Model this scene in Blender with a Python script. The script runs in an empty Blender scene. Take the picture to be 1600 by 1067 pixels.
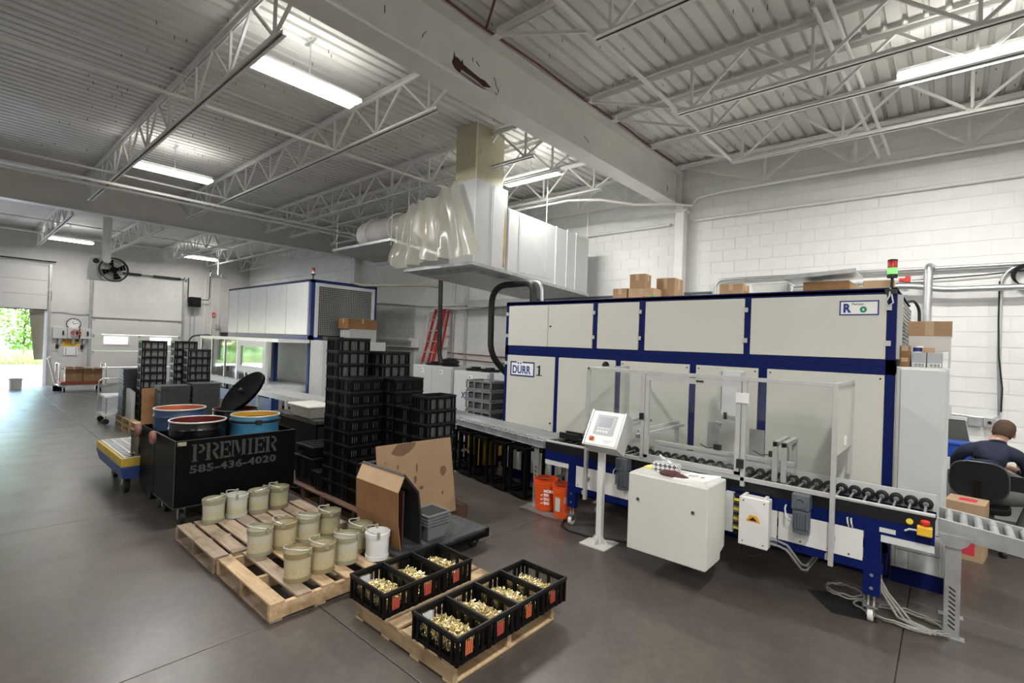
import bpy, bmesh, math, random
from mathutils import Vector, Matrix, noise as mnoise
random.seed(7)
R = math.radians
PI = math.pi
scn = bpy.context.scene
COL = scn.collection

# ------------------------------------------------------------------ camera
CAM_H = 2.05
yaw, pitch, roll = -0.721626, 0.005572, 0.035835
cy, sy, cp, sp, cr, sr = math.cos(yaw), math.sin(yaw), math.cos(pitch), math.sin(pitch), math.cos(roll), math.sin(roll)
fwd = Vector((sy*cp, cy*cp, sp)); rgt = Vector((cy, -sy, 0)); upv = rgt.cross(fwd)
cx_, cu_ = cr*rgt + sr*upv, -sr*rgt + cr*upv
cam = bpy.data.cameras.new('camera'); cam.sensor_fit = 'HORIZONTAL'; cam.sensor_width = 36.0
cam.lens = 775.88*36/1600; cam.clip_start = 0.05; cam.clip_end = 500
camo = bpy.data.objects.new('camera', cam); COL.objects.link(camo)
m = Matrix((cx_, cu_, -fwd)).transposed().to_4x4(); m.translation = (0, 0, CAM_H)
camo.matrix_world = m
scn.camera = camo

# ------------------------------------------------------------------ sky, sun, exposure
world = bpy.data.worlds.new('world'); scn.world = world; world.use_nodes = True
wn = world.node_tree.nodes; wl = world.node_tree.links
bg = wn['Background']; sky = wn.new('ShaderNodeTexSky')
sky.sky_type = 'NISHITA'; sky.sun_disc = False; sky.sun_elevation = R(52); sky.sun_rotation = R(200)
wl.new(sky.outputs[0], bg.inputs[0]); bg.inputs[1].default_value = 3.2
sun = bpy.data.lights.new('sun', 'SUN'); sun.energy = 16.0; sun.angle = R(0.6); sun.color = (1, .96, .88)
suno = bpy.data.objects.new('sun', sun); COL.objects.link(suno)
suno.rotation_euler = Vector((-0.10, 0.55, -0.83)).to_track_quat('-Z', 'Y').to_euler()
suno.location = (-30, -10, 20)
scn.view_settings.view_transform = 'Standard'; scn.view_settings.look = 'None'
scn.view_settings.exposure = 0.0; scn.view_settings.gamma = 1.0
scn.view_settings.use_curve_mapping = False
LAMP_W = 165.0       # power of one ceiling fixture
TUBE_E = 12.0        # tube glow

# ------------------------------------------------------------------ materials
MATS = {}
def mat(name, col, rough=.5, metal=0., var=.0, scale=6., bump=0., bscale=60., dirt=None, dirt_scale=2., dirt_lo=.5, dirt_hi=.7,
        spec=.5, alpha=None, trans=0., emit=0., aniso_noise=None):
    if name in MATS: return MATS[name]
    m = bpy.data.materials.new(name); m.use_nodes = True
    nt = m.node_tree; n = nt.nodes; l = nt.links
    b = n['Principled BSDF']
    b.inputs['Base Color'].default_value = (*col, 1); b.inputs['Roughness'].default_value = rough
    b.inputs['Metallic'].default_value = metal; b.inputs['Specular IOR Level'].default_value = spec
    tc = None
    if var or bump or dirt:
        tc = n.new('ShaderNodeTexCoord')
    colout = None
    if var:
        mp = n.new('ShaderNodeMapping'); l.new(tc.outputs['Object'], mp.inputs[0])
        if aniso_noise: mp.inputs['Scale'].default_value = aniso_noise
        nz = n.new('ShaderNodeTexNoise'); nz.inputs['Scale'].default_value = scale; nz.inputs['Detail'].default_value = 6
        l.new(mp.outputs[0], nz.inputs[0])
        cr_ = n.new('ShaderNodeValToRGB')
        cr_.color_ramp.elements[0].position = .3; cr_.color_ramp.elements[1].position = .7
        cr_.color_ramp.elements[0].color = (*[max(0, c*(1-var)) for c in col], 1)
        cr_.color_ramp.elements[1].color = (*[min(1, c*(1+var)) for c in col], 1)
        l.new(nz.outputs[0], cr_.inputs[0]); colout = cr_.outputs[0]
    if dirt:
        nz2 = n.new('ShaderNodeTexNoise'); nz2.inputs['Scale'].default_value = dirt_scale; nz2.inputs['Detail'].default_value = 8
        nz2.inputs['Roughness'].default_value = .65
        l.new(tc.outputs['Object'], nz2.inputs[0])
        rp = n.new('ShaderNodeValToRGB'); rp.color_ramp.elements[0].position = dirt_lo; rp.color_ramp.elements[1].position = dirt_hi
        l.new(nz2.outputs[0], rp.inputs[0])
        mx = n.new('ShaderNodeMix'); mx.data_type = 'RGBA'
        l.new(rp.outputs[0], mx.inputs['Factor'])
        if colout: l.new(colout, mx.inputs['A'])
        else: mx.inputs['A'].default_value = (*col, 1)
        mx.inputs['B'].default_value = (*dirt, 1); colout = mx.outputs['Result']
    if colout: l.new(colout, b.inputs['Base Color'])
    if bump:
        nz3 = n.new('ShaderNodeTexNoise'); nz3.inputs['Scale'].default_value = bscale; nz3.inputs['Detail'].default_value = 4
        l.new(tc.outputs['Object'], nz3.inputs[0])
        bp = n.new('ShaderNodeBump'); bp.inputs['Strength'].default_value = bump; bp.inputs['Distance'].default_value = .01
        l.new(nz3.outputs[0], bp.inputs['Height']); l.new(bp.outputs[0], b.inputs['Normal'])
    if trans: b.inputs['Transmission Weight'].default_value = trans
    if alpha is not None: b.inputs['Alpha'].default_value = alpha
    if emit:
        b.inputs['Emission Color'].default_value = (*col, 1); b.inputs['Emission Strength'].default_value = emit
    MATS[name] = m
    return m

def floor_material():
    m = bpy.data.materials.new('concrete_floor'); m.use_nodes = True; nt = m.node_tree; n = nt.nodes; l = nt.links
    b = n['Principled BSDF']; geo = n.new('ShaderNodeNewGeometry')
    def nz(scale, detail=8, rough=.6):
        t = n.new('ShaderNodeTexNoise'); t.inputs['Scale'].default_value = scale; t.inputs['Detail'].default_value = detail
        t.inputs['Roughness'].default_value = rough; l.new(geo.outputs['Position'], t.inputs[0]); return t
    a = nz(.9); r1 = n.new('ShaderNodeValToRGB'); e = r1.color_ramp.elements
    e[0].position = .3; e[1].position = .72; e[0].color = (.058, .047, .040, 1); e[1].color = (.098, .082, .070, 1)
    l.new(a.outputs[0], r1.inputs[0])
    c = nz(14, 6, .7); r2 = n.new('ShaderNodeValToRGB'); e = r2.color_ramp.elements
    e[0].position = .35; e[1].position = .7; e[0].color = (.8, .8, .8, 1); e[1].color = (1.15, 1.15, 1.15, 1)
    l.new(c.outputs[0], r2.inputs[0])
    mx = n.new('ShaderNodeMix'); mx.data_type = 'RGBA'; mx.blend_type = 'MULTIPLY'; mx.inputs['Factor'].default_value = 1
    l.new(r1.outputs[0], mx.inputs['A']); l.new(r2.outputs[0], mx.inputs['B'])
    # base colour blends to a paler, greyer mix towards the loading doors
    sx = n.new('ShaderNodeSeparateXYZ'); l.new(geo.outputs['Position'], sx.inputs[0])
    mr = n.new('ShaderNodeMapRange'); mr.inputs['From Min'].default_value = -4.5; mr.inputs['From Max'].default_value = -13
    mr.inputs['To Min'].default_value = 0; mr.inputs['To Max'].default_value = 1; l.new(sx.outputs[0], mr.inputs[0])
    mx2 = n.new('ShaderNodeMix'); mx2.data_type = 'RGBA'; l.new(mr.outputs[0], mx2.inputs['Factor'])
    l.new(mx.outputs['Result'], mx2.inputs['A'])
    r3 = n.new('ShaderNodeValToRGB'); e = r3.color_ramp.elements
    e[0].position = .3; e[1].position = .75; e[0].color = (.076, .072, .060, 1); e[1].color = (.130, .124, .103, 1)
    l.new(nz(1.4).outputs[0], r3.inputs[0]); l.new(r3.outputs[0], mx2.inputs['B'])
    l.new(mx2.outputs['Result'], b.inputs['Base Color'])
    rr = n.new('ShaderNodeMapRange'); rr.inputs['To Min'].default_value = .22; rr.inputs['To Max'].default_value = .46
    l.new(nz(2.5).outputs[0], rr.inputs[0]); l.new(rr.outputs[0], b.inputs['Roughness'])
    bp = n.new('ShaderNodeBump'); bp.inputs['Strength'].default_value = .08; bp.inputs['Distance'].default_value = .004
    l.new(nz(30).outputs[0], bp.inputs['Height']); l.new(bp.outputs[0], b.inputs['Normal'])
    return m

def wood_material(name, c0, c1, rough=.75):
    m = bpy.data.materials.new(name); m.use_nodes = True; nt = m.node_tree; n = nt.nodes; l = nt.links
    b = n['Principled BSDF']; tc = n.new('ShaderNodeTexCoord'); oi = n.new('ShaderNodeObjectInfo')
    ad = n.new('ShaderNodeVectorMath'); ad.operation = 'ADD'
    l.new(tc.outputs['Object'], ad.inputs[0])
    cmb = n.new('ShaderNodeMath'); cmb.operation = 'MULTIPLY'; cmb.inputs[1].default_value = 37
    l.new(oi.outputs['Random'], cmb.inputs[0]); l.new(cmb.outputs[0], ad.inputs[1])
    mp = n.new('ShaderNodeMapping'); mp.inputs['Scale'].default_value = (2.2, 26, 26); l.new(ad.outputs[0], mp.inputs[0])
    nz = n.new('ShaderNodeTexNoise'); nz.inputs['Scale'].default_value = 1.0; nz.inputs['Detail'].default_value = 7; nz.inputs['Roughness'].default_value = .6
    l.new(mp.outputs[0], nz.inputs[0])
    rp = n.new('ShaderNodeValToRGB'); e = rp.color_ramp.elements
    e[0].position = .3; e[1].position = .7; e[0].color = (*c0, 1); e[1].color = (*c1, 1)
    l.new(nz.outputs[0], rp.inputs[0])
    st = n.new('ShaderNodeTexNoise'); st.inputs['Scale'].default_value = 5; st.inputs['Detail'].default_value = 5; l.new(ad.outputs[0], st.inputs[0])
    r2 = n.new('ShaderNodeValToRGB'); e = r2.color_ramp.elements
    e[0].position = .33; e[1].position = .5; e[0].color = (.45, .42, .38, 1); e[1].color = (1, 1, 1, 1)
    l.new(st.outputs[0], r2.inputs[0])
    mx = n.new('ShaderNodeMix'); mx.data_type = 'RGBA'; mx.blend_type = 'MULTIPLY'; mx.inputs['Factor'].default_value = .8
    l.new(rp.outputs[0], mx.inputs['A']); l.new(r2.outputs[0], mx.inputs['B'])
    mr = n.new('ShaderNodeMapRange'); mr.inputs['To Min'].default_value = .72; mr.inputs['To Max'].default_value = 1.2
    l.new(oi.outputs['Random'], mr.inputs[0])
    m2 = n.new('ShaderNodeVectorMath'); m2.operation = 'SCALE'; l.new(mx.outputs['Result'], m2.inputs[0]); l.new(mr.outputs[0], m2.inputs['Scale'])
    l.new(m2.outputs[0], b.inputs['Base Color']); b.inputs['Roughness'].default_value = rough
    bp = n.new('ShaderNodeBump'); bp.inputs['Strength'].default_value = .3; bp.inputs['Distance'].default_value = .003
    l.new(nz.outputs[0], bp.inputs['Height']); l.new(bp.outputs[0], b.inputs['Normal'])
    MATS[name] = m; return m

def glass_material(name, tint=(.9, .93, .93), amount=.12, rough=.02):
    m = bpy.data.materials.new(name); m.use_nodes = True; nt = m.node_tree; n = nt.nodes; l = nt.links
    out = n['Material Output']; n.remove(n['Principled BSDF'])
    tr = n.new('ShaderNodeBsdfTransparent'); tr.inputs[0].default_value = (*tint, 1)
    gl = n.new('ShaderNodeBsdfGlossy'); gl.inputs['Roughness'].default_value = rough
    mx = n.new('ShaderNodeMixShader'); mx.inputs[0].default_value = amount
    l.new(tr.outputs[0], mx.inputs[1]); l.new(gl.outputs[0], mx.inputs[2]); l.new(mx.outputs[0], out.inputs[0])
    MATS[name] = m; return m

def film_material(name, col=(.40, .385, .325)):
    m = bpy.data.materials.new(name); m.use_nodes = True; nt = m.node_tree; n = nt.nodes; l = nt.links
    out = n['Material Output']; b = n['Principled BSDF']
    b.inputs['Base Color'].default_value = (*col, 1); b.inputs['Roughness'].default_value = .22
    tl = n.new('ShaderNodeBsdfTranslucent'); tl.inputs[0].default_value = (*col, 1)
    tr = n.new('ShaderNodeBsdfTransparent')
    m1 = n.new('ShaderNodeMixShader'); m1.inputs[0].default_value = .35; l.new(b.outputs[0], m1.inputs[1]); l.new(tl.outputs[0], m1.inputs[2])
    m2 = n.new('ShaderNodeMixShader'); m2.inputs[0].default_value = .30; l.new(m1.outputs[0], m2.inputs[1]); l.new(tr.outputs[0], m2.inputs[2])
    l.new(m2.outputs[0], out.inputs[0]); MATS[name] = m; return m

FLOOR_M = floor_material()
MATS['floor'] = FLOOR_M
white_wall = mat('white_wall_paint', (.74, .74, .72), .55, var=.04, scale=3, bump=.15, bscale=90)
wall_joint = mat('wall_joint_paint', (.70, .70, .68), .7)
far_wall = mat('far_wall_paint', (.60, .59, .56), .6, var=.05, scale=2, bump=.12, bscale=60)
deck_paint = mat('roof_deck_paint', (.66, .65, .61), .55, var=.08, scale=1.5)
steel_white = mat('painted_steel_white', (.76, .75, .72), .42, var=.05, scale=4)
beam_paint = mat('beam_paint', (.70, .69, .65), .5, var=.05, scale=3)
rust = mat('bare_rust_steel', (.06, .022, .016), .8, var=.2, scale=20)
flake = mat('paint_flake', (.62, .61, .58), .5)
housing = mat('fixture_housing', (.8, .8, .78), .4)
tube_m = mat('fluorescent_tube', (1, .985, .94), .4, emit=TUBE_E)
conduit = mat('galvanised_conduit', (.55, .56, .57), .32, .85, var=.08, scale=20)
pipe_white = mat('pipe_white_paint', (.8, .79, .77), .3)
red_pipe = mat('red_brown_line', (.14, .025, .02), .5)
black_rub = mat('black_rubber', (.007, .007, .008), .5, var=.2, scale=20)
black_pl = mat('black_plastic_crate', (.0032, .0032, .0035), .38, var=.35, scale=9, spec=.18)
black_pl2 = mat('black_plastic_dusty', (.010, .010, .011), .42, var=.35, scale=9, spec=.35)
black_st = mat('black_painted_steel', (.0032, .0032, .0034), .45, var=.4, scale=7, dirt=(.009, .009, .0085), dirt_scale=6, dirt_lo=.58, dirt_hi=.8, spec=.10)
blue = mat('machine_blue', (.0025, .010, .088), .42, var=.06, scale=4, spec=.16)
panel = mat('machine_panel', (.56, .55, .495), .42, var=.02, scale=2)
panel_w = mat('machine_panel_white', (.70, .69, .67), .4, var=.03, scale=3, dirt=(.52, .5, .46), dirt_scale=9, dirt_lo=.66, dirt_hi=.9)
cab_grey = mat('cabinet_grey', (.56, .575, .565), .42, var=.02, scale=3)
box_white = mat('enclosure_white', (.60, .59, .545), .4, var=.02, scale=3, dirt=(.5, .48, .44), dirt_scale=30, dirt_lo=.66, dirt_hi=.8)
alu = mat('aluminium', (.52, .52, .51), .35, .35, var=.05, scale=14)
steel = mat('bright_steel', (.62, .62, .62), .25, .95)
galv = mat('galvanised_sheet', (.46, .47, .48), .42, .7, var=.18, scale=8)
motor = mat('motor_grey', (.10, .115, .135), .45, .1)
dark_gap = mat('dark_interior', (.01, .01, .01), .8)
glass = glass_material('guard_glass', (.965, .975, .97), .05)
poly = film_material('plastic_sheet')
card = mat('cardboard', (.36, .225, .125), .8, var=.10, scale=5, dirt=(.20, .12, .065), dirt_scale=5, dirt_lo=.62, dirt_hi=.7)
card2 = mat('cardboard_light', (.44, .30, .18), .8, var=.08, scale=5)
card_d = mat('cardboard_dark', (.235, .118, .047), .8, var=.12, scale=6)
tape = mat('packing_tape', (.45, .33, .20), .3)
paper = mat('white_paper', (.8, .8, .79), .7)
red = mat('signal_red', (.55, .03, .02), .4)
yellow = mat('safety_yellow', (.70, .42, .03), .45)
sticker_y = mat('sticker_yellow', (.75, .62, .05), .5)
orange = mat('orange_plastic', (.72, .085, .012), .4, var=.08, scale=6)
wood_new = wood_material('pallet_wood_light', (.36, .24, .125), (.54, .39, .235))
wood_old = wood_material('pallet_wood_weathered', (.20, .148, .10), (.37, .28, .20))
wood_brown = wood_material('pallet_wood_brown', (.055, .026, .015), (.105, .052, .030))
brass = mat('brass', (.86, .74, .40), .24, .8, var=.15, scale=60)
ladder_red = mat('ladder_red', (.42, .03, .022), .4)
skin = mat('skin', (.50, .29, .21), .5, var=.05, scale=20)
navy = mat('navy_cloth', (.012, .018, .042), .85, var=.2, scale=14, bump=.3, bscale=40)
hair_m = mat('brown_hair', (.075, .042, .024), .7, var=.35, scale=60, bump=.6, bscale=200)
grey_cloth = mat('grey_cloth', (.085, .083, .08), .85, var=.1, scale=20)
ink = mat('black_ink', (.012, .012, .013), .5)
ink_blue = mat('blue_ink', (.012, .03, .20), .5)
ink_green = mat('green_ink', (.02, .25, .10), .5)
stencil = mat('stencil_grey_paint', (.046, .046, .044), .7, var=.35, scale=30)

# ------------------------------------------------------------------ mesh helpers
class MB:
    def __init__(self, off=(0, 0, 0)):
        self.v = []; self.f = []; self.o = Vector(off)
    def _a(self, pts):
        b = len(self.v)
        self.v += [tuple(Vector(p) - self.o) for p in pts]
        return b
    def box(self, x0, x1, y0, y1, z0, z1):
        x0, x1 = sorted((x0, x1)); y0, y1 = sorted((y0, y1)); z0, z1 = sorted((z0, z1))
        return self.hexa([(x0, y0, z0), (x1, y0, z0), (x1, y1, z0), (x0, y1, z0), (x0, y0, z1), (x1, y0, z1), (x1, y1, z1), (x0, y1, z1)])
    def hexa(self, p):
        b = self._a(p)
        self.f += [(b, b+3, b+2, b+1), (b+4, b+5, b+6, b+7), (b, b+1, b+5, b+4), (b+1, b+2, b+6, b+5), (b+2, b+3, b+7, b+6), (b+3, b, b+4, b+7)]
        return self
    def obox(self, c, size, rot=None):
        c = Vector(c); sx, sy_, sz = [s/2 for s in size]
        q = rot if rot is not None else Matrix.Identity(3)
        return self.hexa([c + q @ Vector(p) for p in ((-sx, -sy_, -sz), (sx, -sy_, -sz), (sx, sy_, -sz), (-sx, sy_, -sz), (-sx, -sy_, sz), (sx, -sy_, sz), (sx, sy_, sz), (-sx, sy_, sz))])
    def bar(self, p0, p1, w, h=None, up=(0, 0, 1)):
        p0 = Vector(p0); p1 = Vector(p1); d = (p1-p0); L = d.length; d.normalize()
        u = Vector(up)
        if abs(d.dot(u)) > .99: u = Vector((1, 0, 0))
        s = d.cross(u).normalized(); u = s.cross(d)
        return self.obox((p0+p1)/2, (L, w, h or w), Matrix((d, s, u)).transposed())
    def cyl(self, p0, p1, r, n=12, r2=None, caps=True):
        p0 = Vector(p0); p1 = Vector(p1); d = (p1-p0).normalized(); r2 = r if r2 is None else r2
        u = Vector((0, 0, 1)) if abs(d.z) < .9 else Vector((1, 0, 0))
        s = d.cross(u).normalized(); u = s.cross(d)
        a = [(math.cos(2*PI*i/n), math.sin(2*PI*i/n)) for i in range(n)]
        b = self._a([p0 + r*(c*s+q*u) for c, q in a] + [p1 + r2*(c*s+q*u) for c, q in a])
        self.f += [(b+i, b+(i+1) % n, b+n+(i+1) % n, b+n+i) for i in range(n)]
        if caps: self.f += [tuple(range(b+n-1, b-1, -1)), tuple(range(b+n, b+2*n))]
        return self
    def tube(self, pts, r, n=8, closed=False):
        pts = [Vector(p) for p in pts]; N = len(pts); rings = []
        for i, p in enumerate(pts):
            if closed: t = pts[(i+1) % N] - pts[i-1]
            else: t = pts[min(i+1, N-1)] - pts[max(i-1, 0)]
            t.normalize()
            if i == 0:
                u = Vector((0, 0, 1)) if abs(t.z) < .9 else Vector((1, 0, 0))
                s = t.cross(u).normalized()
            else:
                s = (s - t*s.dot(t)).normalized()
            u = s.cross(t)
            rings.append(self._a([p + r*(math.cos(2*PI*k/n)*s + math.sin(2*PI*k/n)*u) for k in range(n)]))
        for i in range(N if closed else N-1):
            a, b = rings[i], rings[(i+1) % N]
            self.f += [(a+k, a+(k+1) % n, b+(k+1) % n, b+k) for k in range(n)]
        if not closed:
            self.f += [tuple(range(rings[0]+n-1, rings[0]-1, -1)), tuple(range(rings[-1], rings[-1]+n))]
        return self
    def lathe(self, prof, c=(0, 0, 0), n=24, axis=None, closed=False):
        c = Vector(c); q = axis or Matrix.Identity(3); rows = []
        for r, z in prof:
            rows.append(self._a([c + q @ Vector((r*math.cos(2*PI*i/n), r*math.sin(2*PI*i/n), z)) for i in range(n)]))
        k = len(prof)
        for j in range(k if closed else k-1):
            a, b = rows[j], rows[(j+1) % k]
            self.f += [(a+i, a+(i+1) % n, b+(i+1) % n, b+i) for i in range(n)]
        if not closed:
            self.f += [tuple(range(rows[0]+n-1, rows[0]-1, -1)), tuple(range(rows[-1], rows[-1]+n))]
        return self
    def prism(self, poly, plane, a0, a1):
        # poly in the two other axes; plane 'x','y','z' = extrusion axis
        def P(u, w, a):
            return {'x': (a, u, w), 'y': (u, a, w), 'z': (u, w, a)}[plane]
        n = len(poly)
        b = self._a([P(u, w, a0) for u, w in poly] + [P(u, w, a1) for u, w in poly])
        self.f += [(b+i, b+(i+1) % n, b+n+(i+1) % n, b+n+i) for i in range(n)]
        self.f += [tuple(range(b+n-1, b-1, -1)), tuple(range(b+n, b+2*n))]
        return self
    def grid(self, rows):
        # rows: list of lists of points
        idx = [self._a(r) for r in rows]; k = len(rows[0])
        for a, b in zip(idx, idx[1:]):
            self.f += [(a+i, a+i+1, b+i+1, b+i) for i in range(k-1)]
        return self
    def mesh(self, name, material, smooth=None, fixn=False):
        me = bpy.data.meshes.new(name); me.from_pydata(self.v, [], self.f)
        if fixn:
            bm = bmesh.new(); bm.from_mesh(me); bmesh.ops.recalc_face_normals(bm, faces=bm.faces); bm.to_mesh(me); bm.free()
        me.materials.append(material)
        if smooth:
            me.polygons.foreach_set('use_smooth', [True]*len(me.polygons)); me.set_sharp_from_angle(angle=R(smooth))
        me.update(); return me
    def build(self, name, material, parent=None, smooth=None, loc=(0, 0, 0), rot=None, fixn=True, bevel=0):
        return place(name, self.mesh(name, material, smooth, fixn), parent, loc, rot, bevel)

def place(name, me, parent=None, loc=(0, 0, 0), rot=None, bevel=0):
    o = bpy.data.objects.new(name, me); COL.objects.link(o); o.location = loc
    if rot is not None: o.rotation_euler = rot
    if parent is not None: o.parent = parent
    if bevel:
        b = o.modifiers.new('bevel', 'BEVEL'); b.width = bevel; b.segments = 2; b.limit_method = 'ANGLE'
    return o
def tag(o, label=None, cat=None, group=None, kind=None):
    if label: o['label'] = label
    if cat: o['category'] = cat
    if group: o['group'] = group
    if kind: o['kind'] = kind
    return o
def thing(name, label, cat, loc=(0, 0, 0), rotz=0, group=None):
    o = bpy.data.objects.new(name, None); COL.objects.link(o); o.location = loc; o.rotation_euler = (0, 0, rotz)
    o.empty_display_size = .1
    return tag(o, label, cat, group)
def copy_tree(o, parent=None):
    c = o.copy(); COL.objects.link(c); c.parent = parent
    for ch in list(o.children): copy_tree(ch, c)
    return c
def text(name, s, size, loc, rot, material, parent=None, ext=.0015, bold=0., align='LEFT', sx=1., sp=1.):
    cu = bpy.data.curves.new(name, 'FONT'); cu.body = s; cu.size = size; cu.extrude = ext; cu.offset = bold; cu.align_x = align
    cu.space_character = sp; cu.resolution_u = 3
    t = bpy.data.objects.new(name, cu); COL.objects.link(t)
    dg = bpy.context.evaluated_depsgraph_get(); me = bpy.data.meshes.new_from_object(t.evaluated_get(dg))
    bpy.data.objects.remove(t); me.name = name; me.materials.clear(); me.materials.append(material)
    o = place(name, me, parent, loc, rot); o.scale = (sx, 1, 1)
    return o
FACE_NY = (R(90), 0, 0)           # text facing -Y
FACE_PX = (R(90), 0, R(90))       # text facing +X
def arc(c, r, a0, a1, n, u, w):
    c = Vector(c); u = Vector(u); w = Vector(w)
    return [c + r*(math.cos(a0+(a1-a0)*i/n)*u + math.sin(a0+(a1-a0)*i/n)*w) for i in range(n+1)]
ORD = ['first', 'second', 'third', 'fourth', 'fifth', 'sixth', 'seventh', 'eighth', 'ninth', 'tenth', 'eleventh', 'twelfth', 'thirteenth', 'fourteenth']
# ================================================================== THE SETTING
X0, X1, Y0, Y1, ZC = -24.2, 7.0, -7.0, 9.1, 5.50
# floor: cast slabs with recessed joints
fl = tag(MB().box(X0-.2, X1, Y0, Y1+.2, -.25, -.02).build('floor', mat('floor_joint_filler', (.035, .031, .028), .9)), kind='structure')
jx = [X0-.2] + [-.21-3.365*k for k in range(7, -1, -1)] + [3.15, X1]
jx = [x for x in jx if x == X0-.2 or x > X0+.3]
jy = [Y0, -5.09, -1.58, 1.93, 5.44, Y1]
g = .0032
for i in range(len(jx)-1):
    for j in range(len(jy)-1):
        s = MB().box(jx[i]+g, jx[i+1]-g, jy[j]+g, jy[j+1]-g, -.022, 0)
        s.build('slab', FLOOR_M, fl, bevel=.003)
# back wall of painted block
wb = tag(MB().box(X0-.2, X1, Y1+.006, Y1+.25, 0, 5.6).build('wall_back', wall_joint), kind='structure')
CH, CL, J = .2032, .4064, .008
def blk(): return MB().box(J/2, CL-J/2, 0, .02, J/2, CH-J/2)
bme = blk().mesh('block', white_wall, fixn=True)
rest = MB()
def want(x, z):
    xe = x+CL
    if xe > -3.8 and x < 1.3 and 2.75 < z < 4.3: return True
    if xe > 0 and x < 1.3 and 1.1 < z <= 2.75: return True
    return xe > -11.5 and x < -5.3 and 1.55 < z < 3.2
nb = 0
for r in range(27):
    z = r*CH; x = X0 - (.2032 if r % 2 else 0)
    while x < X1:
        if x >= X0 and x+CL <= X1:
            if want(x, z) and nb < 295:
                place('block', bme, wb, (x, Y1-.0005, z)); nb += 1
            else:
                rest.box(x+J/2, x+CL-J/2, Y1, Y1+.02, z+J/2, z+CH-J/2)
        x += CL
tag(rest.build('block_courses', white_wall, wb, fixn=False), kind='stuff')
# far wall with the two loading doors
wlf = thing('wall_left', None, None); wlf['kind'] = 'structure'
DY0, DY1, DZ = -1.35, 2.30, 2.75; EY0, EY1 = 3.64, 6.37
m_ = MB()
m_.box(X0-.2, X0-.006, Y0, DY0, 0, 5.6); m_.box(X0-.2, X0-.006, DY1, EY0, 0, 5.6); m_.box(X0-.2, X0-.006, EY1, Y1, 0, 5.6); m_.box(X0-.2, X0-.006, DY0, DY1, DZ, 5.6); m_.box(X0-.2, X0-.006, EY0, EY1, 2.45, 5.6)
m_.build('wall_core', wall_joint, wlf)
m_ = MB()
for r in range(27):
    z = r*CH; y = Y0 - (.2032 if r % 2 else 0)
    while y < Y1:
        ya, yb = max(y, Y0)+J/2, min(y+CL, Y1)-J/2
        if z < 2.40 and yb > EY0 and ya < EY1:
            if ya < EY0-.03: m_.box(X0-.02, X0, ya, EY0, z+J/2, z+CH-J/2)
            elif yb > EY1+.03: m_.box(X0-.02, X0, EY1, yb, z+J/2, z+CH-J/2)
        elif not (z < DZ-.05 and yb > DY0 and ya < DY1) and yb-ya > .03:
            m_.box(X0-.02, X0, ya, yb, z+J/2, z+CH-J/2)
        elif z < DZ-.05 and ya < DY0-.03: m_.box(X0-.02, X0, ya, min(yb, DY0), z+J/2, z+CH-J/2)
        elif z < DZ-.05 and yb > DY1+.03: m_.box(X0-.02, X0, max(ya, DY1), yb, z+J/2, z+CH-J/2)
        y += CL
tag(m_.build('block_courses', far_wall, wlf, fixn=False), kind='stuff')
tag(MB().box(X0-.2, X1+.2, Y0-.2, Y0, 0, 5.6).build('wall_front', white_wall), kind='structure')
tag(MB().box(X1, X1+.2, Y0-.2, Y1+.2, 0, 5.6).build('wall_right', white_wall), kind='structure')
# roof deck: ribbed sheet, ribs run from the camera's side to the back wall
pr = []; x = X0-.2
while x < X1+.2:
    pr += [(x, ZC+.04), (x+.030, ZC+.04), (x+.044, ZC), (x+.156, ZC)]; x += .17
m_ = MB(); a = m_._a([(p, Y0-.2, z) for p, z in pr]); b = m_._a([(p, Y1+.2, z) for p, z in pr])
m_.f += [(a+i, b+i, b+i+1, a+i+1) for i in range(len(pr)-1)]
ceil = tag(m_.build('ceiling', deck_paint, fixn=False), kind='structure')
m_ = MB(); m_.box(X0-.2, X1+.2, Y0-.2, Y1+.2, ZC+.05, ZC+.12); m_.build('roof_board', deck_paint, ceil)
m_ = MB(); rr = random.Random(3)
for i in range(420):
    x, y = rr.uniform(-14, 2.5), rr.uniform(1.0, 8.8); L = rr.uniform(.02, .045)
    m_.cyl((x, y, ZC+.03), (x+rr.uniform(-.004, .004), y, ZC-L), .004, 5)
tag(m_.build('roof_screws', mat('screw_dark', (.12, .11, .1), .5, .6), ceil), kind='stuff')

# steel beams (I sections) from the back wall towards the camera's side
def ibeam(x, label, n):
    t = thing('steel_beam', label, 'beam', (x, 1.0, 4.743), 0, 'roof beams')
    off = (x, 1.0, 4.743); zb, zt, w = 4.743, 5.39, .14
    m = MB(off); m.box(x-w, x+w, Y0, Y1-.02, zb, zb+.025); m.build('bottom_flange', beam_paint, t)
    m = MB(off); m.box(x-.012, x+.012, Y0, Y1-.02, zb+.025, zt-.025); m.build('web', beam_paint, t)
    m = MB(off); m.box(x-w, x+w, Y0, Y1-.02, zt-.025, zt); m.build('top_flange', beam_paint, t)
    m = MB(off); m.box(x-.13, x+.13, Y1-.10, Y1-.085, zb+.03, zt-.03); m.build('end_plate', beam_paint, t)
    return t
BX1, BX2 = -3.95, -15.05
b1 = ibeam(BX1, 'large grey steel roof beam with a rusty patch of peeled paint', 1)
b2 = ibeam(BX2, 'grey steel roof beam in front of the loading doors', 2)
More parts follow.
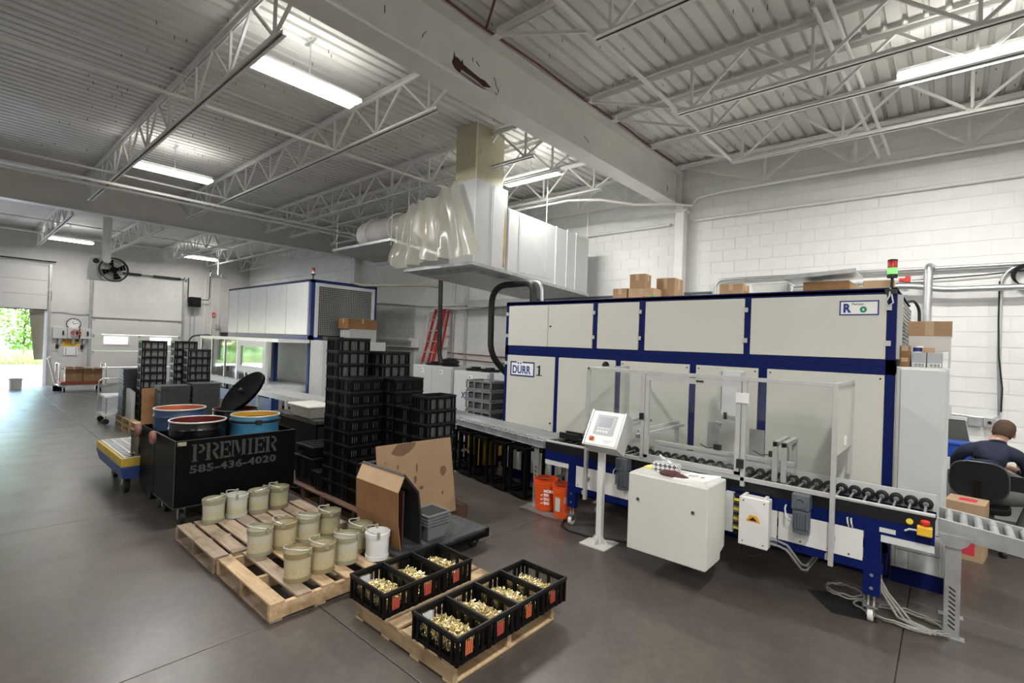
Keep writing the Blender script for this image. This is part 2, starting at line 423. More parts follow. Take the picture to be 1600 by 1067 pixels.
# peeled patch, hanging flake and cracks on the web of the near beam
off = (BX1, 1.0, 4.743)
pts = [(3.40, 5.085), (3.415, 5.03), (3.455, 5.035), (3.50, 5.012), (3.52, 5.045), (3.535, 5.0), (3.62, 4.985), (3.70, 4.972), (3.78, 4.96), (3.86, 4.965),
       (3.90, 4.95), (3.965, 4.93), (3.90, 4.905), (3.84, 4.89), (3.74, 4.905), (3.65, 4.915), (3.58, 4.925), (3.53, 4.935), (3.48, 4.89), (3.42, 4.905), (3.385, 4.935), (3.375, 4.96), (3.39, 5.0)]
m = MB(off); m.prism(pts, 'x', BX1+.0125, BX1+.0145); m.build('bare_patch', rust, b1)
m = MB(off); m.grid([[(BX1+.016, 3.50, 4.93), (BX1+.016, 3.62, 4.92), (BX1+.016, 3.74, 4.91), (BX1+.016, 3.84, 4.885)],
                     [(BX1+.03, 3.49, 4.90), (BX1+.045, 3.61, 4.875), (BX1+.05, 3.73, 4.86), (BX1+.04, 3.83, 4.855)],
                     [(BX1+.06, 3.50, 4.885), (BX1+.085, 3.62, 4.85), (BX1+.09, 3.74, 4.835), (BX1+.07, 3.84, 4.84)]])
fo = m.build('paint_flake', flake, b1); sd = fo.modifiers.new('thick', 'SOLIDIFY'); sd.thickness = .003
for crk in ([(4.0, 5.06), (4.03, 5.02), (4.04, 4.98), (4.075, 4.955), (4.08, 4.915)], [(4.03, 4.90), (4.06, 4.885)], [(3.66, 5.13), (3.67, 5.09)], [(3.72, 5.115), (3.77, 5.08)],
            [(2.55, 5.10), (2.552, 5.03)], [(3.03, 5.10), (2.99, 5.05), (2.985, 5.02)], [(5.85, 5.03), (5.98, 4.97)], [(8.6, 5.05), (8.62, 4.96)]):
    m = MB(off)
    for p, q in zip(crk, crk[1:]): m.bar((BX1+.0135, *p), (BX1+.0135, *q), .003, .012, up=(1, 0, 0))
    m.build('paint_crack', rust, b1)
# columns carrying the beams at the back wall
for x, lb in ((-3.79, 'white square steel column standing behind the blue-framed machine'), (BX2+.1, 'white square steel column behind the mesh-sided machine')):
    t = thing('steel_column', lb, 'column', (x, Y1-.16, 0), 0, 'wall columns'); off = (x, Y1-.16, 0)
    m = MB(off); m.box(x-.085, x+.085, Y1-.24, Y1-.07, 0, 4.60); m.build('shaft', white_wall, t, bevel=.012)
    m = MB(off); m.box(x-.12, x+.12, Y1-.26, Y1-.04, 4.60, 4.64); m.box(x-.07, x+.07, Y1-.25, Y1-.05, 4.64, 4.743); m.build('cap_plate', white_wall, t)
    m = MB(off); m.box(x-.14, x+.14, Y1-.29, Y1-.02, 0, .02); m.build('base_plate', white_wall, t)

# open web joists between the beams
ZB, ZT = 4.87, 5.45
WEB = {}
def joist(y, xa, xb, label, grp, ends=(.9, .9)):
    t = thing('roof_joist', label, 'joist', (xa, y, ZB), 0, grp); off = (xa, y, ZB)
    m = MB(off)
    for s in (-1, 1):
        m.box(xa, xb, y+s*.008, y+s*.055, ZT-.008, ZT); m.box(xa, xb, y+s*.008, y+s*.014, ZT-.055, ZT)
    m.build('top_chord', steel_white, t, fixn=False)
    m = MB(off); a, b = xa+ends[0], xb-ends[1]
    for s in (-1, 1):
        m.box(a, b, y+s*.008, y+s*.05, ZB, ZB+.007); m.box(a, b, y+s*.008, y+s*.014, ZB, ZB+.05)
    m.build('bottom_chord', steel_white, t, fixn=False)
    n = max(1, round((b-a-.3)/1.2)); st = (b-a-.3)/n
    xs = [a+.15+st*k for k in range(n+1)]
    def webbar(p, q):
        q1 = MB(p); q1.bar(p, q, .026, .030); q1.build('web_bar', steel_white, t, loc=Vector(p)-Vector(off), fixn=False)
    for k, xk in enumerate(xs):
        webbar((xk, y, ZB+.03), (xk, y, ZT-.03))
        xl = xa+.06 if k == 0 else (xs[k-1]+xk)/2; xr = xb-.06 if k == n else (xk+xs[k+1])/2
        webbar((xk, y, ZB+.03), (xl, y, ZT-.03)); webbar((xk, y, ZB+.03), (xr, y, ZT-.03))
    for a, b in ((xa, xa+.12), (xb-.12, xb)):
        m = MB(off); m.box(a, b, y-.05, y+.05, ZT-.065, ZT-.008); m.build('bearing_seat', steel_white, t, fixn=False)
    return t
JY = [1.98, 3.86, 5.72, 6.40, 7.66, 8.86]
for i, y in enumerate([.12] + JY):
    joist(y, BX2-.1, BX1+.1, ['steel roof joist between the two beams, nearest the camera', 'steel roof joist carrying the near ends of two strip lights between the beams', 'steel roof joist carrying the far ends of two strip lights between the beams',
          'steel roof joist between the beams, in front of the plastic-wrapped duct', 'steel roof joist between the beams, running over the plastic-wrapped duct', 'steel roof joist between the beams, behind the strip light over the duct', 'steel roof joist between the beams, against the back wall'][i], 'roof joists between the two beams')
for i, y in enumerate([2.0] + JY[1:]):
    joist(y, BX1+.1, X1, ['steel roof joist right of the large beam, nearest the camera', 'steel roof joist right of the large beam, second from the camera', 'steel roof joist right of the large beam, third from the camera',
          'steel roof joist right of the large beam, just in front of the twin-tube light', 'steel roof joist right of the large beam, just behind the twin-tube light', 'steel roof joist right of the large beam, against the back wall'][i], 'roof joists right of the large beam', ends=(1.35, .5))
for i, y in enumerate([.12] + [JY[0], JY[1], JY[2], 7.2, 8.6]):
    joist(y, X0, BX2-.1, ['roof joist over the loading doors, first from the left', 'roof joist over the loading doors, second from the left', 'roof joist over the loading doors, third from the left',
          'roof joist over the loading doors, fourth from the left', 'roof joist over the loading doors, fifth from the left', 'roof joist over the loading doors, against the back wall'][i], 'roof joists over the loading doors', ends=(.2, 1.3))

# bridging bars and pipes
def pipe(name, pts, r, label, material=pipe_white, cat='pipe', group=None, n=8):
    c = Vector(pts[0]); o = MB(c).tube(pts, r, n).build(name, material, smooth=50, loc=c)
    return tag(o, label, cat, group)
pipe('bridging_bar', [(-7.1, Y0, 4.915), (-7.1, 6.5, 4.915)], .024, 'thin white bar crossing the joists left of the duct', steel_white, 'bar')
pipe('bridging_bar', [(-7.6, Y0, 5.41), (-7.6, 8.8, 5.41)], .013, 'thin bar crossing under the roof deck near the first strip light', steel_white, 'bar')
pipe('bridging_bar', [(-2.52, Y0, 4.93), (-2.52, 7.72, 4.93), (-2.44, 7.78, 4.93)], .024, 'white bar crossing the joists right of the large beam', steel_white, 'bar')
for k, (x, z, r) in enumerate(((-12.05, 4.84, .03), (-12.5, 4.845, .03), (-11.55, 4.92, .02))):
    pipe('ceiling_pipe', [(x, Y0, z), (x, 8.7, z)], r, ['white ceiling pipe below the joists, middle of three beside the far beam', 'white ceiling pipe below the joists, closest of three to the far beam', 'thin white ceiling pipe, furthest of three from the far beam'][k])
for k, (x, z) in enumerate(((-18.3, 4.93), (-20.6, 4.9))):
    pipe('bridging_bar', [(x, Y0, z), (x, 8.5, z)], .02, ['white bar crossing the joists just beyond the far beam', 'white bar crossing the joists nearer the loading doors'][k], steel_white, 'bar')
pipe('bridging_bar', [(-1.05, 5.4, 5.40), (-.82, 8.8, 4.93)], .022, 'slanting brace bar, left of two, in the right-hand joists', steel_white, 'bar')
pipe('bridging_bar', [(-.95, 4.9, 5.44), (-.70, 8.8, 4.95)], .022, 'slanting brace bar, right of two, in the right-hand joists', steel_white, 'bar')
pipe('ceiling_pipe', [(-4.55, .5, 5.42), (-4.55, 8.6, 5.42)], .013, 'grey conduit under the deck left of the large beam', conduit)
pipe('roof_cable', [(BX1+.17, -2+.55*k, 5.405+.015*math.sin(k*1.7)) for k in range(20)], .012, 'reddish brown cable along the top of the large beam', red_pipe, 'cable')
pipe('roof_cable', [(BX1+.17, 3.7, 5.41), (-3.2, 3.3, 5.43), (-2.6, 2.6, 5.44)], .014, 'reddish brown cable slanting off the large beam to the deck', red_pipe, 'cable')
# painted conduits over the back wall
pipe('wall_conduit', [(BX1+.35, Y1-.04, 4.46), (X1, Y1-.04, 4.46)], .028, 'white painted conduit along the back wall, right of the column', white_wall, n=10)
pipe('wall_conduit', [(X0, Y1-.04, 4.44), (BX1-.1, Y1-.04, 4.44)], .028, 'white painted conduit along the back wall, left of the column', white_wall, n=10)
pipe('wall_conduit', [(-3.0, Y1-.30, 4.83), (-3.45, Y1-.28, 4.80), (-3.62, Y1-.12, 4.72), (-3.8, Y1-.5, 4.69), (-4.4, 8.3, 4.70), (-4.9, 7.9, 4.78), (-5.5, 7.75, 4.83), (-8, 7.7, 4.83)], .024, 'white conduit bending under the large beam end towards the duct', pipe_white)
pipe('wall_conduit', [(-3.0, Y1-.30, 4.83), (X1, Y1-.30, 4.83)], .024, 'thin white conduit below the wall joist, right of the column', pipe_white)

# ------------------------------------------------------------------ ceiling lights
def fixture(x, y, along, label, L=1.22, w=.32, z=4.95, seen=True, power=1.0):
    t = thing('strip_light', label, 'light', (x, y, z), R(90) if along == 'y' else 0, 'ceiling strip lights')
    m = MB(); m.box(-L/2, L/2, -.05, .05, .055, .10)
    m.build('ballast_box', housing, t)
    m = MB()
    for s in (-1, 1):
        m.hexa([(-L/2, s*.05, .055), (L/2, s*.05, .055), (L/2, s*.06, .055), (-L/2, s*.06, .055)] + [(-L/2, s*.05, .061), (L/2, s*.05, .061), (L/2, s*.06, .061), (-L/2, s*.06, .061)])
        m.hexa([(-L/2, s*.05, .058), (L/2, s*.05, .058), (L/2, s*w/2, .0), (-L/2, s*w/2, .0), (-L/2, s*.05, .064), (L/2, s*.05, .064), (L/2, s*w/2, .006), (-L/2, s*w/2, .006)])
    m.build('reflector', housing, t)
    for s in (-1, 1):
        MB().prism([(s*.085-.066, .004), (s*.085-.05, -.012), (s*.085+.05, -.012), (s*.085+.066, .004), (s*.085+.05, .03), (s*.085-.05, .03)], 'x', -L/2+.022, L/2-.022).build('lamp_lens', tube_m, t)
    m = MB()
    for e in (-1, 1):
        m.box(e*(L/2-.012)-.012, e*(L/2-.012)+.012, -.12, .12, -.01, .05)
    m.build('lamp_holder', housing, t)
    m = MB()
    m.cyl((0, 0, .10), (0, 0, ZC-z), .008, 6); m.box(-.02, .02, -.11, .11, ZC-z-.06, ZC-z-.045)
    m.build('hanger', conduit, t)
    li = bpy.data.lights.new('strip_light_glow', 'AREA'); li.shape = 'RECTANGLE'; li.size = L-.06; li.size_y = .24; li.energy = LAMP_W*power; li.color = (1, .985, .945)
    lo = bpy.data.objects.new('strip_light_glow', li); COL.objects.link(lo); lo.parent = t; lo.location = (0, 0, -.03)
    up = li.copy(); up.energy = LAMP_W*power*.03; up.size_y = .1  # added upward area light above the housing, brightens the roof deck
    uo = bpy.data.objects.new('strip_light_deck_fill', up); COL.objects.link(uo); uo.parent = t; uo.location = (0, 0, .115); uo.rotation_euler = (PI, 0, 0)
    return t
fixture(-5.6, 2.67, 'y', 'lit strip light hanging at the end of the nearest left joist, beside the large beam')
fixture(-10.75, 2.67, 'y', 'lit strip light hanging further left, near the ceiling pipes')
fixture(-5.55, 6.63, 'x', 'lit strip light hanging over the plastic-wrapped duct', power=.7)
fixture(.14, 6.5, 'x', 'bright twin-tube strip light at the right edge above the joists')
fixture(-22.0, 2.6, 'y', 'small far strip light above the wall fan', w=.3, power=.5)
fixture(-22.0, 6.4, 'y', 'small far strip light above the closed loading door', w=.3, power=.5)
for k, (x, y) in enumerate(((-5.6, -3.2), (-10.75, -3.2), (.4, 1.2), (.4, -3.2), (4.8, 5.2), (4.8, 0.4), (-18, -3.2))):
    fixture(x, y, 'y', 'strip light of the same row behind the camera, ' + ORD[k], power=(.5, .35, 1.35, .9, .9, 1.0, .4)[k])

t = thing('smoke_detector', 'small round white smoke detector under the deck left of the large beam', 'detector', (-4.62, 4.62, 5.46))
MB().lathe([(.07, .04), (.075, .02), (.06, .0), (.03, -.012), (.001, -.014)], n=18).build('body', housing, t, smooth=40)
MB().box(-.04, .04, -.04, .04, -.016, -.012).build('vent', conduit, t)
m = MB((-4.8, 4.0, 5.49)); m.prism([(-4.95, 3.86), (-4.80, 3.82), (-4.68, 3.93), (-4.72, 4.10), (-4.86, 4.14), (-4.97, 4.02)], 'z', 5.492, 5.4985)
m.build('deck_stain', mat('rust_water_stain', (.30, .20, .13), .8, var=.5, scale=18, dirt=(.62, .60, .55), dirt_scale=14, dirt_lo=.45, dirt_hi=.55), ceil, loc=(-4.8, 4.0, 5.49))
# ================================================================== MACHINE 1 (blue frame, cream panels)
YM = 5.78; MX0, MX1, MD = -5.22, -.37, 7.9
mc = thing('coating_machine', 'large cream-panelled machine with a blue frame and a boxed blue logo', 'machine', (MX0, YM, 0)); off = (MX0, YM, 0)
MB(off).box(MX0+.05, MX1-.05, YM+.03, MD-.03, .16, 2.66).build('core', cab_grey, mc)
def member(x0, x1, z0, z1, y0=YM, y1=YM+.09, nm='frame_member'):
    MB(off).box(x0, x1, y0, y1, z0, z1).build(nm, blue, mc)
ux = [-5.16, -4.40, -4.38, -3.63, -3.56, -2.95, -2.87, -1.69, -1.63, -.44]
lx = [-5.16, -4.24, -4.18, -3.26, -3.19, -2.28, -2.21, -1.53, -1.45, -.44]
member(MX0, MX1, 2.647, 2.703); member(MX0, MX1, 1.965, 2.03); member(MX0, MX1, 1.89, 1.962)
for x0, x1 in ((MX0, -5.16), (-.44, MX1)): member(x0, x1, .14, 2.647, nm='corner_post')
for x0, x1 in ((-3.63, -3.56), (-2.95, -2.87), (-1.69, -1.63)): member(x0, x1, 2.03, 2.647, nm='post')
for x0, x1 in ((-4.24, -4.18), (-3.26, -3.19), (-2.28, -2.21), (-1.53, -1.45)): member(x0, x1, .14, 1.89, nm='post')
member(MX0, MX1, .0, .14, YM+.05, YM+.12, 'plinth')
member(MX0, MX0+.06, 2.647, 2.703, YM, MD, 'side_rail'); member(MX1-.06, MX1, 2.647, 2.703, YM, MD, 'side_rail')
member(MX0, MX0+.06, .14, 2.647, MD-.06, MD, 'corner_post'); member(MX1-.06, MX1, .14, 2.647, MD-.06, MD, 'corner_post')
member(MX1-.06, MX1, 1.9, 2.03, YM, MD, 'side_rail')
MB(off).box(MX0, MX1, YM, MD, 2.66, 2.69).build('top_sheet', cab_grey, mc)
def door_panel(x0, x1, z0, z1, hinge=None, knob=None, screws=False):
    p = MB(off).box(x0+.004, x1-.004, YM-.012, YM+.03, z0+.004, z1-.004).build('panel', panel, mc, bevel=.003)
    if hinge is not None:
        for zz in (z0+.13*(z1-z0)/.6+.02, z1-.13):
            MB(off).box(hinge-.025, hinge+.025, YM-.024, YM-.010, zz-.025, zz+.025).build('hinge', alu, p)
    if knob:
        MB(off).cyl((knob[0], YM-.012, knob[1]), (knob[0], YM-.026, knob[1]), .013, 10).build('lock', black_rub, p)
    if screws:
        for sx_ in (x0+.035, x1-.035):
            for sz in (z0+.62, z1-.04):
                MB(off).cyl((sx_, YM-.012, sz), (sx_, YM-.016, sz), .009, 8).build('screw', black_rub, p)
    return p
door_panel(-5.16, -4.39, 2.03, 2.647, -5.18); door_panel(-4.39, -3.63, 2.03, 2.647, -3.62, (-4.34, 2.33)); door_panel(-3.56, -2.95, 2.03, 2.647, -2.94)
door_panel(-2.87, -1.69, 2.03, 2.647, -1.68); pr5 = door_panel(-1.63, -.44, 2.03, 2.647, -.43)
pl1 = door_panel(-5.16, -4.24, .15, 1.89, -5.18, (-4.29, .93)); door_panel(-4.18, -3.26, .15, 1.89)
for a, b in ((-3.19, -2.28), (-2.21, -1.53), (-1.45, -.44)): door_panel(a, b, .15, 1.89, screws=True)
# boxed logo with its number
lg = MB(off).box(-5.085, -4.61, YM-.0145, YM-.012, 1.57, 1.793).build('logo_plate', paper, pl1)
def border(x0, x1, z0, z1, w, gap=None):
    m = MB(off); y0, y1 = YM-.0165, YM-.0145
    m.box(x0, x1, y0, y1, z0, z0+w); m.box(x0, x0+w, y0, y1, z0+w, z1-w); m.box(x1-w, x1, y0, y1, z0+w, z1-w)
    if gap: m.box(x0, gap[0], y0, y1, z1-w, z1); m.box(gap[1], x1, y0, y1, z1-w, z1)
    else: m.box(x0, x1, y0, y1, z1-w, z1)
    return m
border(-5.085, -4.61, 1.57, 1.793, .021, (-4.96, -4.845)).build('logo_border', ink_blue, pl1)
def loc_(x, y, z): return Vector((x, y, z)) - Vector(off)
text('logo_letters', 'DURR', .165, loc_(-5.045, YM-.0155, 1.615), FACE_NY, ink_blue, pl1, bold=.004, sx=.80, sp=1.02)
for dx in (-4.928, -4.878):
    MB(off).box(dx-.013, dx+.013, YM-.0165, YM-.0145, 1.755, 1.781).build('logo_dot', ink_blue, pl1)
# the number one, with serifs
m = MB(off); y0, y1 = YM-.0165, YM-.0125
m.prism([(-4.535, 1.612), (-4.505, 1.612), (-4.505, 1.752), (-4.522, 1.752), (-4.566, 1.728), (-4.562, 1.716), (-4.535, 1.726)], 'y', y0, y1); m.box(-4.572, -4.470, y0, y1, 1.60, 1.612)
m.build('number', ink, pl1)
# R Factor 0 plate
MB(off).box(-.815, -.50, YM-.0145, YM-.012, 2.447, 2.589).build('plate', paper, pr5)
border(-.815, -.50, 2.447, 2.589, .012).build('plate_border', ink_blue, pr5)
text('plate_letter', 'R', .115, loc_(-.785, YM-.0155, 2.478), FACE_NY, ink_blue, pr5, bold=.005, sx=.85)
text('plate_word', 'Factor', .032, loc_(-.715, YM-.0155, 2.545), FACE_NY, ink, pr5, sx=1.15)
text('plate_letter', 'o', .105, loc_(-.648, YM-.0155, 2.478), FACE_NY, ink_green, pr5, bold=.006, sx=.9)
# side louvres of the upper right end
for k in range(15):
    z = 2.06+k*.038
    m = MB(off); m.hexa([(MX1, YM+.12, z), (MX1+.035, YM+.12, z), (MX1+.035, YM+1.55, z), (MX1, YM+1.55, z), (MX1, YM+.12, z+.012), (MX1+.035, YM+.12, z+.006), (MX1+.035, YM+1.55, z+.006), (MX1, YM+1.55, z+.012)])
    m.build('louvre_slat', cab_grey, mc)
MB(off).box(MX1-.01, MX1+.004, YM+.10, YM+1.6, 2.04, 2.645).build('louvre_back', cab_grey, mc)
m = MB(off); m.box(MX1, MX1+.04, YM+1.55, YM+1.60, 2.04, 2.645); m.build('louvre_frame', cab_grey, mc)
m = MB(off); m.box(MX1, MX1+.04, YM+.09, YM+.12, 2.04, 2.645); m.build('louvre_frame', cab_grey, mc)
# signal tower: post, green and red lens
def tower(root, p, roff, lit='green', top_only=False):
    x, y, z = p
    s = MB(roff).cyl((x, y, z), (x, y, z+.13), .013, 10).build('signal_tower', black_rub, root, smooth=50)
    MB(roff).lathe([(.04, z+.10), (.042, z+.13), (.04, z+.135)], (x, y, 0), 14).build('tower_base', black_rub, s, smooth=40)
    g_ = mat('lens_green_lit', (.15, .85, .12), .3, emit=1.6) if lit == 'green' else mat('lens_white', (.75, .75, .7), .3)
    MB(roff).lathe([(.038, z+.135), (.038, z+.19), (.036, z+.192)], (x, y, 0), 14).build('lens', g_, s, smooth=40)
    MB(roff).lathe([(.038, z+.194), (.038, z+.255), (.036, z+.258)], (x, y, 0), 14).build('lens', mat('lens_red', (.5, .02, .015), .3), s, smooth=40)
    MB(roff).lathe([(.039, z+.258), (.039, z+.27), (.02, z+.276)], (x, y, 0), 14).build('cap', black_rub, s, smooth=40)
tower(mc, (-.415, YM+.06, 2.70), off)
MB(off).tube([(-.42, YM-.01, 2.70), (-.425, YM-.03, 2.62), (-.45, YM-.03, 2.57), (-.43, YM-.03, 2.53), (-.395, YM-.03, 2.56), (-.41, YM-.03, 2.64)], .007, 6).build('tower_cable', cab_grey, mc, smooth=50)
m = MB(off); m.box(-.46, -.37, YM-.025, YM, 2.64, 2.69); m.build('tower_bracket', black_rub, mc)
# alarm horn on a lower panel
m = MB(off); m.lathe([(.045, 0), (.047, .02), (.03, .05), (.008, .055)], (0, 0, 0), 16, Matrix(((1, 0, 0), (0, 0, -1), (0, 1, 0))))
m.v = [tuple(Vector(v) + Vector(off) + loc_(-3.40, YM-.012, 1.82)) for v in m.v]; m.build('alarm_horn', black_rub, mc, smooth=40)

# electrical cabinet at the right end
ec = thing('electrical_cabinet', 'tall light grey electrical cabinet at the right end of the blue machine', 'cabinet', (-.17, 6.2, 0)); off = (-.17, 6.2, 0)
MB(off).box(-.36, .012, YM+.015, 6.62, .14, 1.972).build('body', cab_grey, ec, bevel=.006)
MB(off).box(-.325, -.012, YM-.006, YM+.015, .50, 1.955).build('door', cab_grey, ec, bevel=.006)
MB(off).box(-.325, -.012, YM-.003, YM+.015, .315, .492).build('lower_panel', cab_grey, ec, bevel=.004)
MB(off).box(-.325, -.235, YM-.002, YM+.015, .15, .308).build('lower_panel', cab_grey, ec, bevel=.003)
MB(off).box(-.228, -.012, YM-.002, YM+.015, .15, .308).build('lower_panel', cab_grey, ec, bevel=.003)
MB(off).box(-.352, -.330, YM-.004, YM+.015, .15, 1.965).build('side_trim', alu, ec)
MB(off).box(-.36, .012, YM+.02, 6.6, 0, .138).build('plinth', blue, ec)
for z in (.7, 1.15, 1.6): MB(off).box(.012, .03, YM+.02, YM+.05, z-.05, z+.05).build('hinge', cab_grey, ec)

# ================================================================== ROLLER STATION with its guard, in front of the machine
YF, YB = 4.78, 5.34
rs = thing('roller_station', 'blue-framed roller station on casters with an aluminium and glass guard', 'conveyor', (-1.9, YF, 0)); off = (-1.9, YF, 0)
SX0, SX1 = -3.61, -.045
black_beam = mat('black_conveyor_beam', (.008, .008, .012), .3)
MB(off).box(SX0, SX1, YF, YF+.035, .80, .898).build('side_beam', black_beam, rs)
MB(off).box(SX0, SX1, YF-.006, YF+.04, .898, .916).build('front_rail', alu, rs, bevel=.002)
MB(off).box(SX0+.8, SX1, YB, YB+.014, .81, .948).build('back_plate', cab_grey, rs)
MB(off).box(SX0, SX1, YB+.016, YB+.05, .74, .83).build('back_beam', blue, rs)
for x0, x1 in ((SX0, SX1),):
    MB(off).box(x0, x1, YF+.002, YF+.05, .69, .80).build('frame_beam', blue, rs)
    MB(off).box(x0+.35, x1-.3, YF+.002, YF+.05, .385, .455).build('frame_beam', blue, rs)
    MB(off).box(x0+.35, x1-.3, YB, YB+.05, .385, .455).build('frame_beam', blue, rs)
MB(off).box(-.36, SX1, YF+.004, YF+.045, .635, .688).build('under_rail', cab_grey, rs)
MB(off).box(SX0, -3.27, YF+.004, YF+.045, .635, .688).build('under_rail', cab_grey, rs)
for x in (-3.22, -.41):
    for y in (YF+.005, YB):
        MB(off).box(x-.055, x+.055, y, y+.055, .20, .69).build('leg', blue, rs, bevel=.003)
        for zz in (.26, .36): MB(off).cyl((x, y-.004, zz), (x, y, zz), .013, 8).build('bolt', steel, rs)
        # caster
        c = MB(off).cyl((x-.018, y+.03, .13), (x-.018, y+.03, .20), .008, 8).build('caster', steel, rs)
        MB(off).cyl((x+.018, y+.03, .13), (x+.018, y+.03, .20), .008, 8).build('caster_stud', steel, c)
        MB(off).box(x-.05, x+.05, y-.03, y+.07, .120, .133).build('caster_plate', steel, c)
        for s in (-1, 1): MB(off).box(x+s*.024-.003, x+s*.024+.003, y-.01, y+.05, .05, .12).build('caster_fork', steel, c)
        MB(off).lathe([(.018, -.018), (.05, -.018), (.054, -.012), (.054, .012), (.05, .018), (.018, .018)], (x, y+.02, .054), 18, Matrix(((0, 0, 1), (0, 1, 0), (-1, 0, 0)))).build('caster_wheel', panel_w, c, smooth=35)
MB(off).box(-1.92, -1.80, YF+.02, YF+.07, .0, .70).build('middle_leg', blue, rs)
for a, b in ((-3.16, -2.45), (-2.44, -1.70), (-1.69, -1.08), (-1.07, -.47)):
    MB(off).box(a, b, YF-.004, YF+.004, .455, .69).build('skirt_panel', panel_w, rs, bevel=.002)
for x in (-3.13, -.9, -.56, -.70):
    MB(off).cyl((x, YF-.007, .48), (x, YF-.004, .48), .007, 8).build('screw', black_rub, rs)
# rollers with black collars
rollme = MB().cyl((0, 0, 0), (0, YB-YF-.05, 0), .0105, 10).mesh('roller', steel, 50)
colme = MB().lathe([(.012, -.03), (.028, -.03), (.030, -.012), (.046, -.010), (.048, 0), (.048, .012), (.034, .016), (.034, .03), (.012, .03)], (0, 0, 0), 18, Matrix(((1, 0, 0), (0, 0, -1), (0, 1, 0)))).mesh('collar', black_rub, 35, True)
hubme = MB().lathe([(.0, -.036), (.019, -.036), (.021, -.03), (.012, -.028)], (0, 0, 0), 14, Matrix(((1, 0, 0), (0, 0, 1), (0, 1, 0)))).mesh('hub', mat('hub_grey', (.22, .22, .22), .4), 35, True)
k = 0; x = -.11
while x > -3.0:
    r_ = place('roller', rollme, rs)
    r_.location = Vector((x, YF+.04, .873)) - Vector(off)
    c_ = place('collar', colme, r_, (0, YB-YF-.075, 0)); place('hub', hubme, r_, (0, YB-YF-.07, 0))
    x -= .096
m = MB(off); m.box(SX0+.02, SX1-.02, YF+.05, YB-.004, .70, .712); m.build('drip_tray', black_beam, rs)
m = MB(off)
for j in range(5):
    m = MB(off); xx = SX0+.10+j*.10; m.cyl((xx, YF+.04, .885), (xx, YB, .885), .016, 10); m.build('infeed_roller', black_rub, rs, smooth=50)
m = MB(off); m.box(-3.60, -3.32, YB-.16, YB-.14, .92, .985); m.box(-3.60, -3.32, YB-.16, YB-.05, .912, .92); m.build('infeed_guide', black_rub, rs)
m = MB(off); m.box(-3.60, -3.32, YB-.30, YB-.28, .92, .985); m.box(-3.60, -3.32, YB-.30, YB-.20, .912, .92); m.build('infeed_guide', black_rub, rs)
# guard frame
YG = 4.72
def gpost(x, z0, z1, nm='guard_post', w=.035):
    MB(off).box(x-w/2, x+w/2, YG-.02, YG+.02, z0, z1).build(nm, alu, rs, bevel=.002)
def grail(x0, x1, z, nm='guard_rail', w=.035, y=YG):
    MB(off).box(x0, x1, y-.02, y+.02, z-w/2, z+w/2).build(nm, alu, rs, bevel=.002)
gpost(-2.995, .36, 1.83); gpost(-2.33, .93, 1.80); gpost(-1.355, .86, 1.80); gpost(-.672, .37, 1.83)
grail(-3.0, -.69, 1.815); grail(-2.98, -.69, .925)
for x in (-2.995, -.672):
    MB(off).box(x-.02, x+.02, YG+.02, YF, .56, .60).build('guard_bracket', galv, rs); MB(off).box(x-.04, x-.018, YG-.01, YF, .41, .45).build('guard_bracket', galv, rs)
gd = MB(off).box(-2.305, -1.385, YG-.024, YG+.014, 1.735, 1.79).build('guard_door', alu, rs)
for a in ((-2.305, -2.265, .955, 1.735), (-1.425, -1.385, .955, 1.735), (-2.305, -1.385, .945, .985)):
    MB(off).box(a[0], a[1], YG-.024, YG+.014, a[2], a[3]).build('door_stile', alu, gd)
MB(off).box(-2.265, -1.425, YG-.008, YG-.002, .985, 1.735).build('glass_pane', glass, gd)
MB(off).box(-1.79, -1.72, YG-.03, YG-.022, 1.757, 1.772).build('door_slot', black_rub, gd)
m = MB(off); m.box(-1.425, -1.315, YG-.036, YG-.02, 1.60, 1.69); m.build('door_hinge', panel_w, gd)
m = MB(off); m.box(-1.40, -1.345, YG-.05, YG-.02, 1.02, 1.10); m.build('door_lock', black_rub, gd)
m = MB(off); m.box(-2.345, -2.315, YG-.06, YG-.02, 1.335, 1.40); m.build('door_handle', black_rub, gd)
MB(off).box(-2.98, -2.345, YG-.004, YG+.002, .945, 1.80).build('glass_pane', glass, rs)
MB(off).box(-1.335, -.69, YG-.004, YG+.002, .945, 1.80).build('glass_pane', glass, rs)
# guard returns back to the machine
for x in (-2.995, -.672):
    MB(off).box(x-.017, x+.017, YG+.02, 5.62, 1.80, 1.83).build('return_rail', alu, rs); MB(off).box(x-.017, x+.017, 5.60, 5.63, .95, 1.80).build('return_post', alu, rs)
MB(off).box(-2.998, -2.992, YG+.03, 5.60, .95, 1.80).build('glass_pane', glass, rs)
MB(off).prism([(YG+.02, 1.80), (5.62, 1.80), (5.62, 1.22), (YG+.06, 1.235)], 'x', -.678, -.666).build('side_panel', panel, rs)
MB(off).box(-.666, -.655, 5.2, 5.24, 1.27, 1.35).build('side_handle', panel_w, rs)
